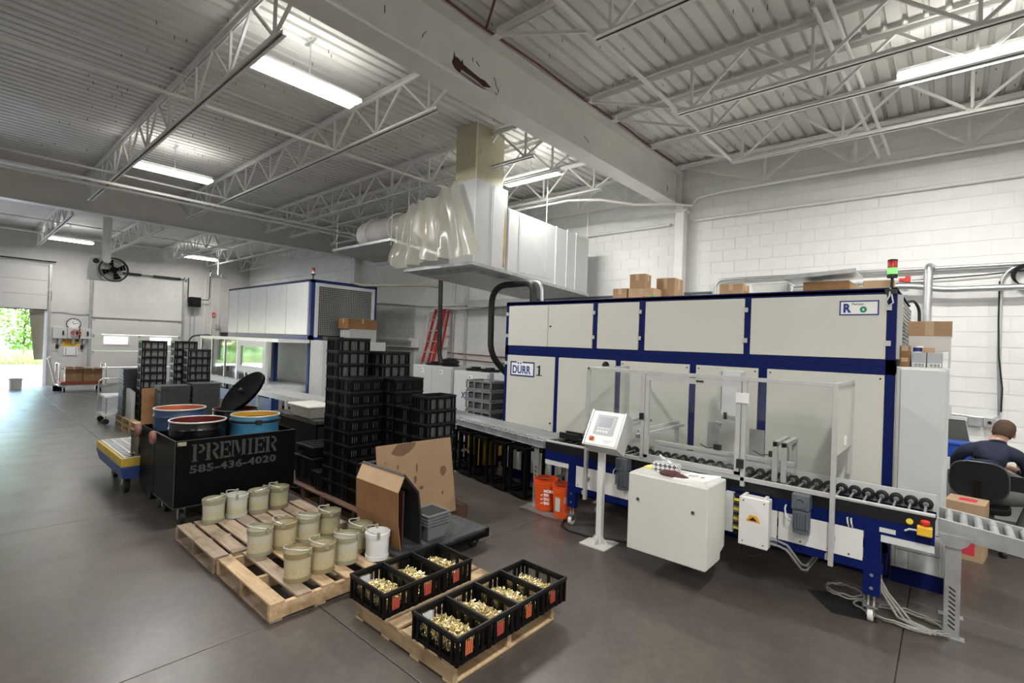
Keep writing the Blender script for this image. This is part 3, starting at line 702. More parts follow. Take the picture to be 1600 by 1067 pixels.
# handling gear inside the guard
for z in (1.075, 1.02):
    MB(off).box(-2.30, -1.0, 4.95, 4.99, z-.018, z+.018).build('guide_rail', alu, rs, bevel=.002)
m = MB(off); m.box(-1.755, -1.565, 5.30, 5.36, 1.40, 1.86); m.build('lift_column', cab_grey, rs, bevel=.004)
for dx in (-1.77, -1.555): MB(off).box(dx-.012, dx+.012, 5.29, 5.37, 1.45, 1.85).build('lift_rail', alu, rs)
MB(off).box(-1.92, -1.80, 5.40, 5.41, .95, 1.30).build('splash_plate', galv, rs)
MB(off).box(-1.50, -1.36, 5.40, 5.41, .95, 1.28).build('splash_plate', galv, rs)
g_ = MB(off).cyl((-1.79, 5.27, 1.285), (-1.79, 5.33, 1.285), .035, 14).build('gripper', steel, rs, smooth=40)
MB(off).cyl((-1.80, 5.30, 1.31), (-1.60, 5.30, 1.33), .02, 10).build('gripper_arm', alu, g_, smooth=50)
MB(off).box(-1.73, -1.60, 5.27, 5.34, 1.30, 1.36).build('gripper_block', alu, g_); MB(off).cyl((-1.71, 5.3, 1.36), (-1.71, 5.3, 1.43), .017, 10).build('gripper_rod', black_rub, g_)
for x, s in ((-2.36, 1), (-2.75, 1)):
    f_ = MB(off).bar((x-.12, 4.92, 1.17), (x+.10, 5.45, 1.25), .03).build('pusher', alu, rs)
    MB(off).bar((x-.06, 4.92, 1.14), (x+.16, 5.45, 1.22), .03).build('pusher_rail', alu, f_)
    MB(off).box(x+.06, x+.10, 5.43, 5.47, .95, 1.25).build('pusher_post', alu, f_); MB(off).cyl((x-.13, 4.90, 1.12), (x-.03, 4.92, 1.14), .025, 10).build('pusher_cylinder', steel, f_)
for x in (-1.135, -1.065):
    u = MB(off).box(x-.02, x+.02, 4.86, 4.90, .92, 1.27).build('stop_bracket', alu, rs, bevel=.002)
    MB(off).box(x-.02, x+.02, 4.86, 5.30, 1.23, 1.27).build('stop_arm', alu, u); MB(off).box(x-.02, x+.02, 5.26, 5.30, .92, 1.23).build('stop_post', alu, u)
for x, z in ((-1.66, 1.10), (-1.17, 1.115)):
    s_ = MB(off).box(x-.035, x+.03, 4.94, 4.98, z, z+.05).build('sensor', black_rub, rs); MB(off).tube([(x-.03, 4.95, z+.02), (x-.10, 4.96, z-.0), (x-.17, 4.96, z+.03)], .005, 6).build('sensor_cable', black_rub, s_)
m = MB(off); m.lathe([(.03, 0), (.12, .01), (.16, .07), (.13, .13), (.07, .16), (.01, .17)], (-3.22, 5.25, .90), 14)
for i, v in enumerate(m.v): m.v[i] = tuple(Vector(v)*1.0 + Vector((0, 0, .02))*mnoise.noise(Vector(v)*14))
m.build('plastic_bag', glass_material('bag_film', (.8, .8, .78), .35, .2), rs)
# gear motors, junction box, emergency stop
for x, nm in ((-2.53, 0), (-.885, 1)):
    g_ = MB(off).box(x-.065, x+.065, YF-.13, YF-.001, .77, .905).build('gear_motor', motor, rs, bevel=.012)
    MB(off).lathe([(.05, .0), (.05, .012), (.03, .014), (.03, .004), (.012, .004)], (x, YF-.13, .838), 18, Matrix(((1, 0, 0), (0, 0, -1), (0, 1, 0)))).build('shaft_cover', motor, g_, smooth=35)
    MB(off).lathe([(.058, .60), (.066, .62), (.066, .76), (.05, .772)], (x, YF-.065, 0), 18).build('motor_body', motor, g_, smooth=35)
    for q in range(6): MB(off).box(x-.004+.02*q-.05, x+.004+.02*q-.05, YF-.136, YF-.12, .625, .75).build('cooling_fin', motor, g_)
    MB(off).lathe([(.02, .568), (.062, .575), (.066, .60), (.06, .602)], (x, YF-.065, 0), 18).build('fan_cowl', motor, g_, smooth=35)
    MB(off).tube([(x-.06, YF-.08, .66), (x-.11, YF-.08, .68), (x-.13, YF-.04, .74), (x-.13, YF, .76)], .007, 6).build('motor_cable', cab_grey, g_, smooth=50)
jb = MB(off).box(-1.345, -1.11, YF-.16, YF-.05, .385, .80).build('junction_box', panel_w, rs, bevel=.01)
MB(off).box(-1.345, -1.11, YF-.172, YF-.16, .385, .80).build('box_lid', panel_w, jb, bevel=.006)
for a in (-1.31, -1.145):
    MB(off).box(a-.012, a+.012, YF-.15, YF-.06, .80, .815).build('box_lug', panel_w, jb)
    for zz in (.42, .77): MB(off).cyl((a, YF-.176, zz), (a, YF-.172, zz), .006, 8).build('box_screw', ink, jb)
m = MB(off); m.prism([(-1.285, .60), (-1.17, .60), (-1.20, .655), (-1.255, .655)], 'y', YF-.175, YF-.172); m.build('hazard_sticker', mat('hazard_orange', (.75, .33, .02), .5), jb)
m = MB(off); m.prism([(-1.262, .61), (-1.193, .61), (-1.228, .642)], 'y', YF-.1765, YF-.175); m.build('hazard_mark', ink, jb)
for zz in (.47, .43):
    MB(off).cyl((-1.11, YF-.10, zz), (-1.05, YF-.10, zz), .015, 10).build('cable_gland', steel, jb)
    MB(off).tube([(-1.05, YF-.10, zz), (-.98, YF-.09, zz-.02), (-.92, YF-.07, zz-.10), (-.885, YF-.02, zz-.17), (-.86, YF+.06, zz-.20), (-.80, YF+.25, zz-.10), (-.76, YF+.3, zz+.1)], .011, 8).build('box_cable', mat('sleeve_grey', (.20, .20, .19), .5), jb, smooth=50)
MB(off).tube([(-1.33, YF-.08, .40), (-1.34, YF-.08, .30), (-1.28, YF-.06, .26), (-1.20, YF-.04, .28), (-1.16, YF, .36)], .007, 6).build('box_cable', black_rub, jb, smooth=50)
m = MB(off); m.box(-1.50, -1.43, YF-.06, YF-.005, .43, .78); m.build('cable_duct', cab_grey, rs)
for k in range(9): MB(off).box(-1.425, -1.36, YF-.05, YF-.03, .42+k*.042, .44+k*.042).build('terminal', sticker_y if k % 2 else black_rub, rs)
es = MB(off).box(-.145, -.058, YF-.075, YF-.005, .765, .83).build('emergency_stop', yellow, rs, bevel=.006)
MB(off).lathe([(.016, .83), (.016, .845), (.028, .85), (.028, .868), (.02, .874)], (-.10, YF-.04, 0), 16).build('stop_button', red, es, smooth=35)
MB(off).tube([(-.145, YF-.04, .79), (-.19, YF-.03, .785), (-.215, YF-.02, .765)], .008, 6).build('stop_cable', cab_grey, es)
MB(off).cyl((-.19, YF-.003, .835), (-.19, YF, .835), .022, 12).build('yellow_sticker', sticker_y, rs)
MB(off).box(-.37, -.27, YF-.001, YF+.003, .71, .745).build('rating_plate', cab_grey, rs)
for x in (-.575, -.55):
    MB(off).tube([(x, YF-.002, .765), (x, YF-.03, .77), (x+.005, YF-.03, .73), (x+.01, YF-.01, .70)], .006, 6).build('cable_tail', panel_w, rs)

# coil of cables at the right end of the station
m = MB((-.25, 5.0, 0))
for k, (r1, r2, cx, cyy, a0) in enumerate(((.32, .14, -.15, 4.98, .0), (.30, .16, -.13, 5.0, .1), (.33, .13, -.20, 4.97, .2), (.16, .13, -.56, 5.12, 0), (.15, .11, -.57, 5.13, .3))):
    m = MB((-.25, 5.0, 0)) if k == 0 else m
    m.tube([(cx-.06 + .85*r1*math.cos(a0+2*PI*i/28), cyy + r2*math.sin(a0+2*PI*i/28)*(1+.1*math.sin(3*i)), .012+.009*k+.01*math.sin(i*.7)**2) for i in range(28)], .007, 6, closed=True)
for k in range(3):
    m.tube([(-.40-.03*k, 5.05, .72), (-.39-.03*k, 5.03, .40), (-.36+.02*k, 5.0, .18), (-.25+.04*k, 4.93, .04), (-.05+.03*k, 4.86, .015+.01*k)], .010, 6)
tag(m.build('cable_coil', mat('cable_grey', (.26, .25, .22), .5), loc=(-.25, 5.0, 0), smooth=50), 'coil of grey cables on the floor under the right end of the roller station', 'cable')
tag(MB((-.7, 5.0, 0)).hexa([(-.88, 5.02, 0), (-.65, 4.72, 0), (-.36, 4.80, 0), (-.55, 5.2, 0), (-.88, 5.02, .006), (-.65, 4.72, .006), (-.36, 4.80, .006), (-.55, 5.2, .006)]).build('floor_mat', mat('oily_black_mat', (.006, .006, .006), .6, bump=.5, bscale=80), loc=(-.7, 5.0, 0)), 'black mat on the floor behind the right caster', 'mat')
MB((-3.1, 4.7, 0))
tag(MB((-2.9, 4.75, 0)).tube([(-3.30, 4.9, .015), (-3.32, 4.78, .015), (-3.25, 4.66, .015), (-3.1, 4.60, .015), (-2.85, 4.62, .015), (-2.55, 4.75, .015), (-2.2, 4.9, .015)], .013, 8).build('floor_hose', black_rub, loc=(-2.9, 4.75, 0), smooth=50), 'black hose on the floor beside the left caster', 'hose')

# ================================================================== operator panel on its post
op = thing('operator_panel', 'white operator panel with a small screen on a slim post', 'control panel', (-2.70, 4.56, 0)); off = (-2.70, 4.56, 0)
MB(off).box(-2.85, -2.55, 4.41, 4.71, 0, .010).build('base_plate', box_white, op)
m = MB(off)
for a in range(4):
    q = Matrix.Rotation(a*PI/2, 3, 'Z'); c_ = Vector((-2.70, 4.56, 0))
    MB(off).hexa([c_ + q @ Vector(p) for p in ((.03, -.003, .01), (.11, -.003, .01), (.11, .003, .01), (.03, .003, .01), (.03, -.003, .09), (.032, -.003, .09), (.032, .003, .09), (.03, .003, .09))]).build('gusset', box_white, op)
MB(off).box(-2.732, -2.668, 4.53, 4.59, .01, 1.02).build('post', panel_w, op, bevel=.006)
tilt = Matrix.Rotation(R(-31), 3, 'X')                      # face leans back
C_ = Vector((-2.63, 4.50, 1.20))
def hb(x0, x1, y0, y1, z0, z1, nm, mt, par=op, bv=0):
    m = MB(off); m.obox((0, 0, 0), (x1-x0, y1-y0, z1-z0)); ctr = Vector(((x0+x1)/2, (y0+y1)/2, (z0+z1)/2))
    m.v = [tuple(tilt @ (Vector(v) + Vector(off) + ctr) + C_ - Vector(off)) for v in m.v]
    return m.build(nm, mt, par, bevel=bv)
hx = hb(-.19, .19, -.03, .15, -.195, .195, 'housing', panel_w, bv=.006)
hb(-.175, .175, -.037, -.03, -.18, .18, 'face_plate', mat('panel_white_bright', (.8, .8, .8), .35), bv=.002)
hb(-.20, -.182, -.04, .15, -.197, .197, 'side_rail', alu); hb(.182, .20, -.04, .15, -.197, .197, 'side_rail', alu)
sc_ = hb(-.115, .115, -.041, -.037, -.07, .15, 'display_bezel', mat('bezel_grey', (.42, .43, .44), .4))
hb(-.07, .065, -.043, -.041, .02, .125, 'display', mat('lcd', (.27, .30, .34), .25))
for k in range(5): hb(-.075+k*.03, -.05+k*.03, -.0435, -.041, -.005, .008, 'key', paper)
for k in range(4): hb(-.075+k*.034, -.05+k*.034, -.0435, -.041, -.045, -.022, 'key', paper)
for k in range(4):
    hb(-.10, -.085, -.0435, -.041, .02+k*.027, .038+k*.027, 'key', mat('key_grey', (.55, .55, .56), .5)); hb(.082, .098, -.0435, -.041, .02+k*.027, .038+k*.027, 'key', MATS['key_grey'])
b_ = hb(-.125, -.085, -.065, -.037, -.14, -.105, 'stop_button', mat('button_red', (.55, .05, .02), .4), bv=.006)
hb(-.13, -.08, -.045, -.037, -.145, -.10, 'button_collar', yellow)
for k in range(3): hb(.03, .13-.02*k, -.0385, -.037, -.125-k*.012, -.121-k*.012, 'panel_text', mat('faint_ink', (.5, .5, .52), .6))

# ================================================================== white control box hung on the station
bxr = thing('control_box', 'white steel control box with two locks, hung low in front of the guard', 'cabinet', (-1.8, 4.4, .237)); off = (-1.8, 4.4, .237)
BX, BXR, BYF, BYB = -2.17, -1.455, 4.157, 4.60
MB(off).prism([(BYF+.012, .237), (BYB-.12, .237), (BYB-.10, .25), (BYB-.10, .30), (BYB, .33), (BYB, .925), (BYF+.012, .925)], 'x', BX, BXR).build('body', box_white, bxr, bevel=.008)
dr = MB(off).box(BX+.002, BXR-.002, BYF-.01, BYF+.012, .237, .92).build('door', box_white, bxr, bevel=.008)
for x, z in ((-2.07, .70), (-1.57, .70)):
    MB(off).cyl((x, BYF-.018, z), (x, BYF-.01, z), .016, 14).build('lock', steel, dr, smooth=40); MB(off).cyl((x, BYF-.020, z), (x, BYF-.018, z), .007, 8).build('lock_slot', ink, dr)
m = MB(off); m.box(-2.0, -1.95, BYB, YG-.02, .5, .55); m.build('mount', galv, bxr)
m = MB(off); m.box(-1.65, -1.60, BYB, YG-.02, .5, .55); m.build('mount', galv, bxr)
# things on the control box
t = thing('tissue_box', 'grey and white patterned tissue box with a tissue sticking out', 'tissue box', (-1.93, 4.42, .925), R(8)); off = (0, 0, 0)
tm = bpy.data.materials.new('tissue_box_print'); tm.use_nodes = True; nt = tm.node_tree
tc = nt.nodes.new('ShaderNodeTexCoord'); mp = nt.nodes.new('ShaderNodeMapping'); ck = nt.nodes.new('ShaderNodeTexChecker')
mp.inputs['Rotation'].default_value = (0, R(45), 0); mp.inputs['Location'].default_value = (0, .0137, 0); ck.inputs['Scale'].default_value = 34; ck.inputs[1].default_value = (.75, .75, .75, 1); ck.inputs[2].default_value = (.14, .14, .16, 1)
nt.links.new(tc.outputs['Object'], mp.inputs[0]); nt.links.new(mp.outputs[0], ck.inputs[0]); nt.links.new(ck.outputs[0], nt.nodes['Principled BSDF'].inputs[0])
MB().box(-.115, .115, -.058, .058, 0, .082).build('carton', tm, t, bevel=.003)
m = MB(); rows = []
for i in range(9):
    u = i/8
    rows.append([(-.005-.055*u*u + (-.045+.0225*j)*(1-.35*u) + .006*math.sin(j*2+u*6), .030*math.sin(j*1.57+.6)*(.35+.65*u)*(1-.3*u), .080+.085*u - .030*u*u*abs(j-1.5) ) for j in range(5)])
m.grid(rows); ts = m.build('tissue', paper, t, smooth=60); sd = ts.modifiers.new('thick', 'SOLIDIFY'); sd.thickness = .002
tag(MB((-2.10, 4.45, .925)).box(-2.15, -2.05, 4.40, 4.5, .925, .937).build('note_pad', mat('note_yellow', (.75, .72, .22), .7), loc=(-2.10, 4.45, .925)), 'yellow note pad behind the tissue box', 'note pad')
m = MB(); m.lathe([(.02, 0), (.075, .004), (.085, .02), (.06, .04), (.02, .05)], (0, 0, 0), 14)
m.lathe([(.01, 0), (.05, .004), (.055, .018), (.03, .034), (.01, .04)], (.085, -.03, 0), 12)
m.v = [(x*1.25+.012*mnoise.noise(Vector((x, y, z))*30), y*.7+.012*mnoise.noise(Vector((y, z, x))*30), max(0, z+.010*mnoise.noise(Vector((z, x, y))*30))) for x, y, z in m.v]
tag(m.build('glove', mat('maroon_cloth', (.085, .03, .024), .85, var=.2, scale=30), loc=(-1.84, 4.30, .925), smooth=60), 'crumpled dark maroon glove lying in front of the tissue box', 'glove')
t = thing('binder', 'white binder lying at the right of the control box top', 'binder', (-1.625, 4.36, .925), R(-6)); t.scale = (1.0, 1.35, 1)
m = MB(); m.hexa([(-.15, -.12, 0), (.14, -.12, 0), (.14, .12, 0), (-.15, .12, 0), (-.15, -.12, .008), (.14, -.12, .035), (.14, .12, .035), (-.15, .12, .008)]); m.build('cover', paper, t, bevel=.002)
for k, (x0, x1, y) in enumerate(((-.10, -.01, .03), (-.09, .0, .015), (-.08, -.02, -.005))):
    zt_ = .008+.027*((x0+.15)/.29); MB().hexa([(x0, y, .009+.0931*(x0+.15)), (x1, y, .009+.0931*(x1+.15)), (x1, y+.006, .009+.0931*(x1+.15)), (x0, y+.006, .009+.0931*(x0+.15)), (x0, y, .0102+.0931*(x0+.15)), (x1, y, .0102+.0931*(x1+.15)), (x1, y+.006, .0102+.0931*(x1+.15)), (x0, y+.006, .0102+.0931*(x0+.15))]).build('cover_print', mat('print_grey', (.35, .35, .36), .7), t)
MB().hexa([(.03+dx, -.02+dy, .0095+.0931*(.18+dx)+dz) for dz in (0, .0012) for dx, dy in ((0, .02), (.02, 0), (.04, .02), (.02, .04))]).build('cover_mark', mat('print_red', (.5, .06, .06), .7), t)
# ================================================================== RIGHT-HAND ROLLER CONVEYOR
rc = thing('roller_conveyor', 'galvanised gravity roller conveyor leading off to the right edge', 'conveyor', (0, 5.15, 0)); off = (0, 5.15, 0)
def zc_(x): return .862 - .10*(x+.03)
CX0, CX1 = -.03, 2.2
for y in (4.955, 5.345):
    MB(off).hexa([(CX0, y-.018, zc_(CX0)-.115), (CX1, y-.018, zc_(CX1)-.115), (CX1, y+.018, zc_(CX1)-.115), (CX0, y+.018, zc_(CX0)-.115), (CX0, y-.018, zc_(CX0)), (CX1, y-.018, zc_(CX1)), (CX1, y+.018, zc_(CX1)), (CX0, y+.018, zc_(CX0))]).build('side_channel', galv, rc)
for k in range(26):
    x = .03+k*.084
    MB(off).cyl((x, 4.975, zc_(x)-.028), (x, 5.325, zc_(x)-.028), .0255, 12).build('roller', galv, rc, smooth=50)
for x0, x1 in ((.015, .105), (1.7, 1.79)):
    for y in (4.95, 5.36):
        l = MB(off).box(x0, x1, y-.003, y+.003, 0, zc_(x0)-.15).build('leg', galv, rc)
        MB(off).box(x0, x0+.004, y, y+.035, 0, zc_(x0)-.15).build('leg_flange', galv, l)
        MB(off).box(x0-.03, x1+.03, y-.02, y+.05, 0, .006).build('foot', galv, l)
        for k in range(9): MB(off).obox(((x0+x1)/2, y-.004, .08+k*.035), (.045, .004, .010), Matrix.Rotation(R(35), 3, 'Y')).build('slot', dark_gap, l)
    MB(off).prism([(x0-.05, zc_(x0)-.10), (x1+.06, zc_(x0)-.10), (x1+.03, zc_(x0)-.16), (x1-.01, zc_(x0)-.19), (x0+.01, zc_(x0)-.19), (x0-.03, zc_(x0)-.16)], 'y', 4.928, 4.936).build('gusset_plate', galv, rc)
    MB(off).box(x0+.02, x1-.02, 4.95, 5.36, .30, .34).build('cross_brace', galv, rc)

# ================================================================== LEFT ROLLER CONVEYOR, slightly turned
lc = thing('roller_conveyor', 'long grey roller conveyor feeding the blue machine from the left', 'conveyor', (-3.81, 5.02, 0), math.atan2(.334, -1.915)+PI)
LL = 4.3   # local -x runs away from the machine, +y to the back
for y in (0, .50):
    MB().box(-LL, 0, y-.02, y+.02, .755, .842).build('side_channel', galv, lc)
    MB().box(-LL, 0, y-.03, y+.03, .752, .757).build('channel_lip', galv, lc)
rm = MB().cyl((0, .02, 0), (0, .48, 0), .024, 12).mesh('roller', galv, 50)
for k in range(50): place('roller', rm, lc, (-.05-k*.085, 0, .842))
am = MB().cyl((0, -.028, 0), (0, .0, 0), .009, 8).mesh('axle_end', steel, 50)
for k in range(50): place('axle_end', am, lc, (-.05-k*.085, -.002, .832))
for x in (-.14, -2.1, -4.1):
    for y in (0, .5):
        l = MB().box(x-.045, x+.045, y-.004, y+.004, 0, .755).build('leg', galv, lc)
        MB().box(x-.045, x-.041, y, y+.035, 0, .755).build('leg_flange', galv, l); MB().box(x-.09, x+.09, y-.06, y+.06, 0, .006).build('foot', galv, l)
        for k in range(8): MB().obox((x, y-.005, .10+k*.055), (.040, .004, .012), Matrix.Rotation(R(35), 3, 'Y')).build('slot', dark_gap, l)
    MB().box(x-.015, x+.015, 0, .5, .30, .33).build('cross_brace', galv, lc)

# black steel stands kept under that conveyor
def stand(x, y, lb):
    t = thing('steel_stand', lb, 'stand', (x, y, 0), R(-10), 'black stands under the left conveyor')
    for sx_ in (-.15, .15):
        for sy_ in (-.16, .16): MB().box(sx_-.018, sx_+.018, sy_-.018, sy_+.018, .03, .66).build('upright', black_st, t)
    for z in (.03, .64):
        for sy_ in (-.16, .16): MB().box(-.17, .17, sy_-.02, sy_+.02, z, z+.035).build('rail', black_st, t)
        for sx_ in (-.15, .15): MB().box(sx_-.02, sx_+.02, -.16, .16, z, z+.035).build('rail', black_st, t)
    MB().bar((-.15, -.16, .66), (.15, .16, .60), .03).build('brace', black_st, t); MB().bar((-.15, .16, .10), (.15, -.16, .05), .04, .02).build('brace', black_st, t)
    for q in (-.06, .06): MB().bar((q-.09, -.17, .62), (q+.09, .17, .68), .03, .02).build('top_bar', black_st, t)
    MB().lathe([(.10, .035), (.12, .04), (.10, .05)], (0, 0, 0), 12).build('foot_disc', black_st, t)
for k in range(5):
    d = Vector((-1.915, .334)).normalized(); p = Vector((-4.17, 5.24)) + d*(.10 + .43*k)
    stand(p.x, p.y, 'black steel stand under the left conveyor, ' + ORD[k] + ' from the orange buckets')
for k in range(5):  # back row added to darken the space behind the front stands
    d = Vector((-1.915, .334)).normalized(); p = Vector((-4.20, 5.62)) + d*(.25 + .43*k)
    if k < 1 or p.y > 5.70 and p.x > -5.5: continue
    stand(p.x, p.y, 'black steel stand of the added back row under the left conveyor, ' + ORD[k])
t = thing('yellow_bin', 'yellow plastic drum behind the black stands under the conveyor', 'bin', (-5.72, 5.98, 0))
MB().lathe([(.16, 0), (.18, .02), (.19, .55), (.2, .58), (.19, .6), (.17, .6), (.16, .05)], (0, 0, 0), 20, closed=False).build('shell', mat('yellow_ochre', (.42, .27, .03), .5), t, smooth=40)

# orange buckets
def bucket(x, y, rz, lb, txt):
    t = thing('bucket', lb, 'bucket', (x, y, .012), rz, 'orange buckets')
    MB().lathe([(.0, .004), (.128, .004), (.13, .0), (.131, .01), (.148, .29), (.152, .29), (.152, .30), (.149, .30), (.150, .325), (.154, .325), (.154, .335), (.150, .335), (.151, .365), (.155, .365), (.155, .373), (.148, .373), (.128, .02), (.0, .012)], (0, 0, 0), 28).build('body', orange, t, smooth=35)
    pts = arc((0, 0, .33), .158, PI, 2*PI, 14, (1, 0, 0), (0, .75, .66*0-.45)); MB().tube(pts, .0035, 6).build('handle', steel, t, smooth=50)
    for s in (-1, 1): MB().cyl((s*.15, 0, .33), (s*.166, 0, .33), .014, 10).build('handle_ear', orange, t)
    return t
bk = bucket(-3.76, 5.02, R(25), 'left orange bucket with white lettering under the roller station', True)
for k, (s_, w_) in enumerate((('MORE', 0), ('FIX', 1), ('DO', 1), ('BIG', 1))):
    t_ = text('lettering', ('✓ ' if False else '') + s_, .045, (.005, -.1465+.0016*k*2, .235-k*.05), FACE_NY, paper, bk, bold=.002, ext=.004)
    if w_: 
        MB().bar((-.035, -.146+.003*k, .250-k*.05), (-.022, -.146+.003*k, .237-k*.05), .006, .008, up=(0, 1, 0)).build('tick', paper, bk); MB().bar((-.024, -.146+.003*k, .237-k*.05), (-.004, -.146+.003*k, .262-k*.05), .006, .008, up=(0, 1, 0)).build('tick', paper, bk)
bk2 = bucket(-3.43, 4.965, R(20), 'right orange bucket with a paper label and a stick in it', False)
m = MB(); m.grid([[(.1445*math.sin(a), -.1445*math.cos(a), z) for a in [R(-38+5*i) for i in range(7)]] for z in (.08, .25)]); q = m.build('paper_label', mat('label_grey', (.5, .5, .48), .7), bk2, smooth=60)
m = MB(); m.grid([[(.15*math.sin(a), -.15*math.cos(a), z) for a in [R(10+4*i) for i in range(4)]] for z in (.19, .26)]); m.build('paper_tag', card2, bk2, smooth=60)
tag(MB((-3.42, 5.0, .04)).cyl((-3.42, 5.0, .04), (-3.45, 5.07, .66), .012, 8).build('stick', black_rub, loc=(-3.42, 5.0, .04)), 'dark stick standing in the right orange bucket', 'stick')
m = MB((-3.7, 4.95, 0)); rows = []
for j in range(7):
    rows.append([(-4.02+.075*i, 4.80+.06*j+.02*math.sin(i*.9), .004+.007*abs(mnoise.noise(Vector((i*.5, j*.6, 1))))) for i in range(11)])
m.grid(rows); o = m.build('floor_sheet', mat('grey_sheeting', (.15, .145, .135), .45, var=.2, scale=12), loc=(-3.7, 4.95, 0), smooth=60)
tag(o, 'crumpled grey sheet on the floor under the orange buckets', 'sheet')

# ================================================================== CHILLERS, crate rack, ladder, pipes at the back
def chiller(x0, x1, y0, y1, zt, material, lb, doors, logo=False):
    t = thing('chiller', lb, 'chiller', ((x0+x1)/2, y0, 0), 0, 'cooling units by the back wall'); off = ((x0+x1)/2, y0, 0)
    MB(off).box(x0, x1, y0, y1, .06, zt).build('body', material, t, bevel=.008)
    MB(off).box(x0+.02, x1-.02, y0+.05, y1-.02, 0, .06).build('plinth', black_st, t)
    w = (x1-x0-.04)/doors
    for k in range(doors):
        d = MB(off).box(x0+.02+k*w+.004, x0+.02+(k+1)*w-.004, y0-.015, y0, .1, zt-.03).build('door', material, t, bevel=.004)
        cxm = x0+.02+k*w+w*.5
        MB(off).box(cxm-.05, cxm+.05, y0-.017, y0-.015, zt-.17, zt-.07).build('sticker', paper, d); MB(off).cyl((cxm-.02, y0-.02, zt-.12), (cxm-.02, y0-.017, zt-.12), .016, 10).build('knob', ink, d)
    for k in range(2):
        cxm = x0+(x1-x0)*(.3+.4*k); f_ = MB(off).lathe([(.2, zt), (.22, zt+.03), (.2, zt+.04), (.19, zt+.01)], (cxm, (y0+y1)/2-.1, 0), 20, closed=True).build('fan_ring', black_rub, t, smooth=40)
        MB(off).box(cxm-.07, cxm+.07, (y0+y1)/2-.17, (y0+y1)/2-.03, zt+.02, zt+.08).build('fan_motor', black_rub, f_)
        for a in range(4):
            an = a*PI/4; MB(off).bar((cxm-.2*math.cos(an), (y0+y1)/2-.1-.2*math.sin(an), zt+.035), (cxm+.2*math.cos(an), (y0+y1)/2-.1+.2*math.sin(an), zt+.035), .012).build('fan_guard', black_rub, f_)
    return t
off = (0, 0, 0)
chiller(-9.50, -8.12, 7.3, 8.1, 1.50, cab_grey, 'grey two-door chiller beneath the red ladder', 2)
c2 = chiller(-7.62, -6.62, 6.9, 7.75, 1.48, mat('chiller_white', (.60, .62, .63), .4), 'pale chiller with blue lettering left of the blue machine', 1)
chiller(-6.58, -5.6, 6.98, 7.75, 1.48, MATS['chiller_white'], 'pale chiller half hidden behind the rack of grey crates', 1)
o2 = (-7.12, 6.9, 0)
m = MB(o2); m.bar((-7.36, 6.882, 1.06), (-7.27, 6.882, .93), .02, .003, up=(0, 1, 0)); m.bar((-7.36, 6.882, .93), (-7.27, 6.882, 1.06), .02, .003, up=(0, 1, 0)); m.build('logo_mark', ink_blue, c2)
text('lettering', 'KOOLANT', .085, Vector((-7.26, 6.883, 1.0))-Vector(o2), FACE_NY, ink_blue, c2, bold=.003, sx=.85)
text('lettering', 'KOOLERS', .085, Vector((-7.26, 6.883, .91))-Vector(o2), FACE_NY, ink_blue, c2, bold=.003, sx=.85)
tag(MB((-8.55, 7.6, 1.545)).lathe([(.1, 0), (.2, .01), (.22, .06), (.14, .12), (.05, .14)], (-8.55, 7.6, 1.545), 14).build('black_bag', black_rub, loc=(-8.55, 7.6, 1.545), smooth=50), 'black bag lying on the grey two-door chiller', 'bag')

# step ladder leaning closed on the wall
ld = thing('step_ladder', 'red fibreglass step ladder leaning folded against the back wall', 'ladder', (-10.4, 8.55, 0)); off = (-10.4, 8.55, 0)
def rail(x0, y0, x1, y1, zt, w=.075): MB(off).bar((x0, y0, 0), (x1, y1, zt), w, .03, up=(0, 1, 0)).build('rail', ladder_red, ld)
rail(-11.08, 8.40, -10.56, 8.82, 2.95); rail(-10.55, 8.40, -10.22, 8.82, 2.95, .12); rail(-10.95, 8.52, -10.44, 8.9, 2.90); rail(-10.42, 8.52, -10.12, 8.9, 2.90, .05)
for k in range(9):
    u = (k+1)/10; MB(off).box(-11.08+.52*u, -10.52+.30*u, 8.37+.42*u, 8.45+.42*u, 2.95*u-.03, 2.95*u).build('step', alu, ld)
MB(off).box(-10.6, -10.1, 8.76, 8.92, 2.93, 2.98).build('top_cap', mat('ladder_top', (.6, .6, .58), .5), ld)

# rack of grey crates beside the machine, yellow crate with a pail handle
for k in range(4):
    z = .70+k*.175
    t = thing('grey_crate', 'grey slotted crate left of the blue machine, ' + ORD[k] + ' from the bottom', 'crate', (-6.15, 6.35, z), 0, 'grey crates stacked by the machine')
    cg = mat('crate_grey', (.16, .16, .16), .5)
    for sy_ in (-.2, .2):
        MB().box(-.31, .31, sy_-.01, sy_+.01, .14, .17).build('rim_rail', cg, t); MB().box(-.29, .29, sy_-.008, sy_+.008, 0, .03).build('base_rail', cg, t)
        for q in range(4): MB().box(-.30+q*.2-.015, -.30+q*.2+.015, sy_-.009, sy_+.009, .03, .14).build('upright', cg, t)
    for sx_ in (-.30, .30):
        MB().box(sx_-.01, sx_+.01, -.19, .19, .14, .17).build('rim_rail', cg, t); MB().box(sx_-.01, sx_+.01, -.19, .19, 0, .03).build('base_rail', cg, t)
    MB().box(-.28, .28, -.18, .18, .0, .015).build('bottom', black_pl2, t); MB().box(-.275, .275, -.175, .175, .016, .13).build('parts_inside', mat('dark_parts', (.05, .05, .05), .5, var=.5, scale=18), t)
t = thing('yellow_crate', 'yellow crate with a wire handle under the grey crates', 'crate', (-6.12, 6.33, .10))
MB().box(-.29, .29, -.2, .2, 0, .57).build('body', yellow, t, bevel=.006); MB().tube(arc((.06, -.21, .58), .1, 0, PI, 12, (1, 0, 0), (0, 0, 1)), .006, 6).build('handle', steel, t)
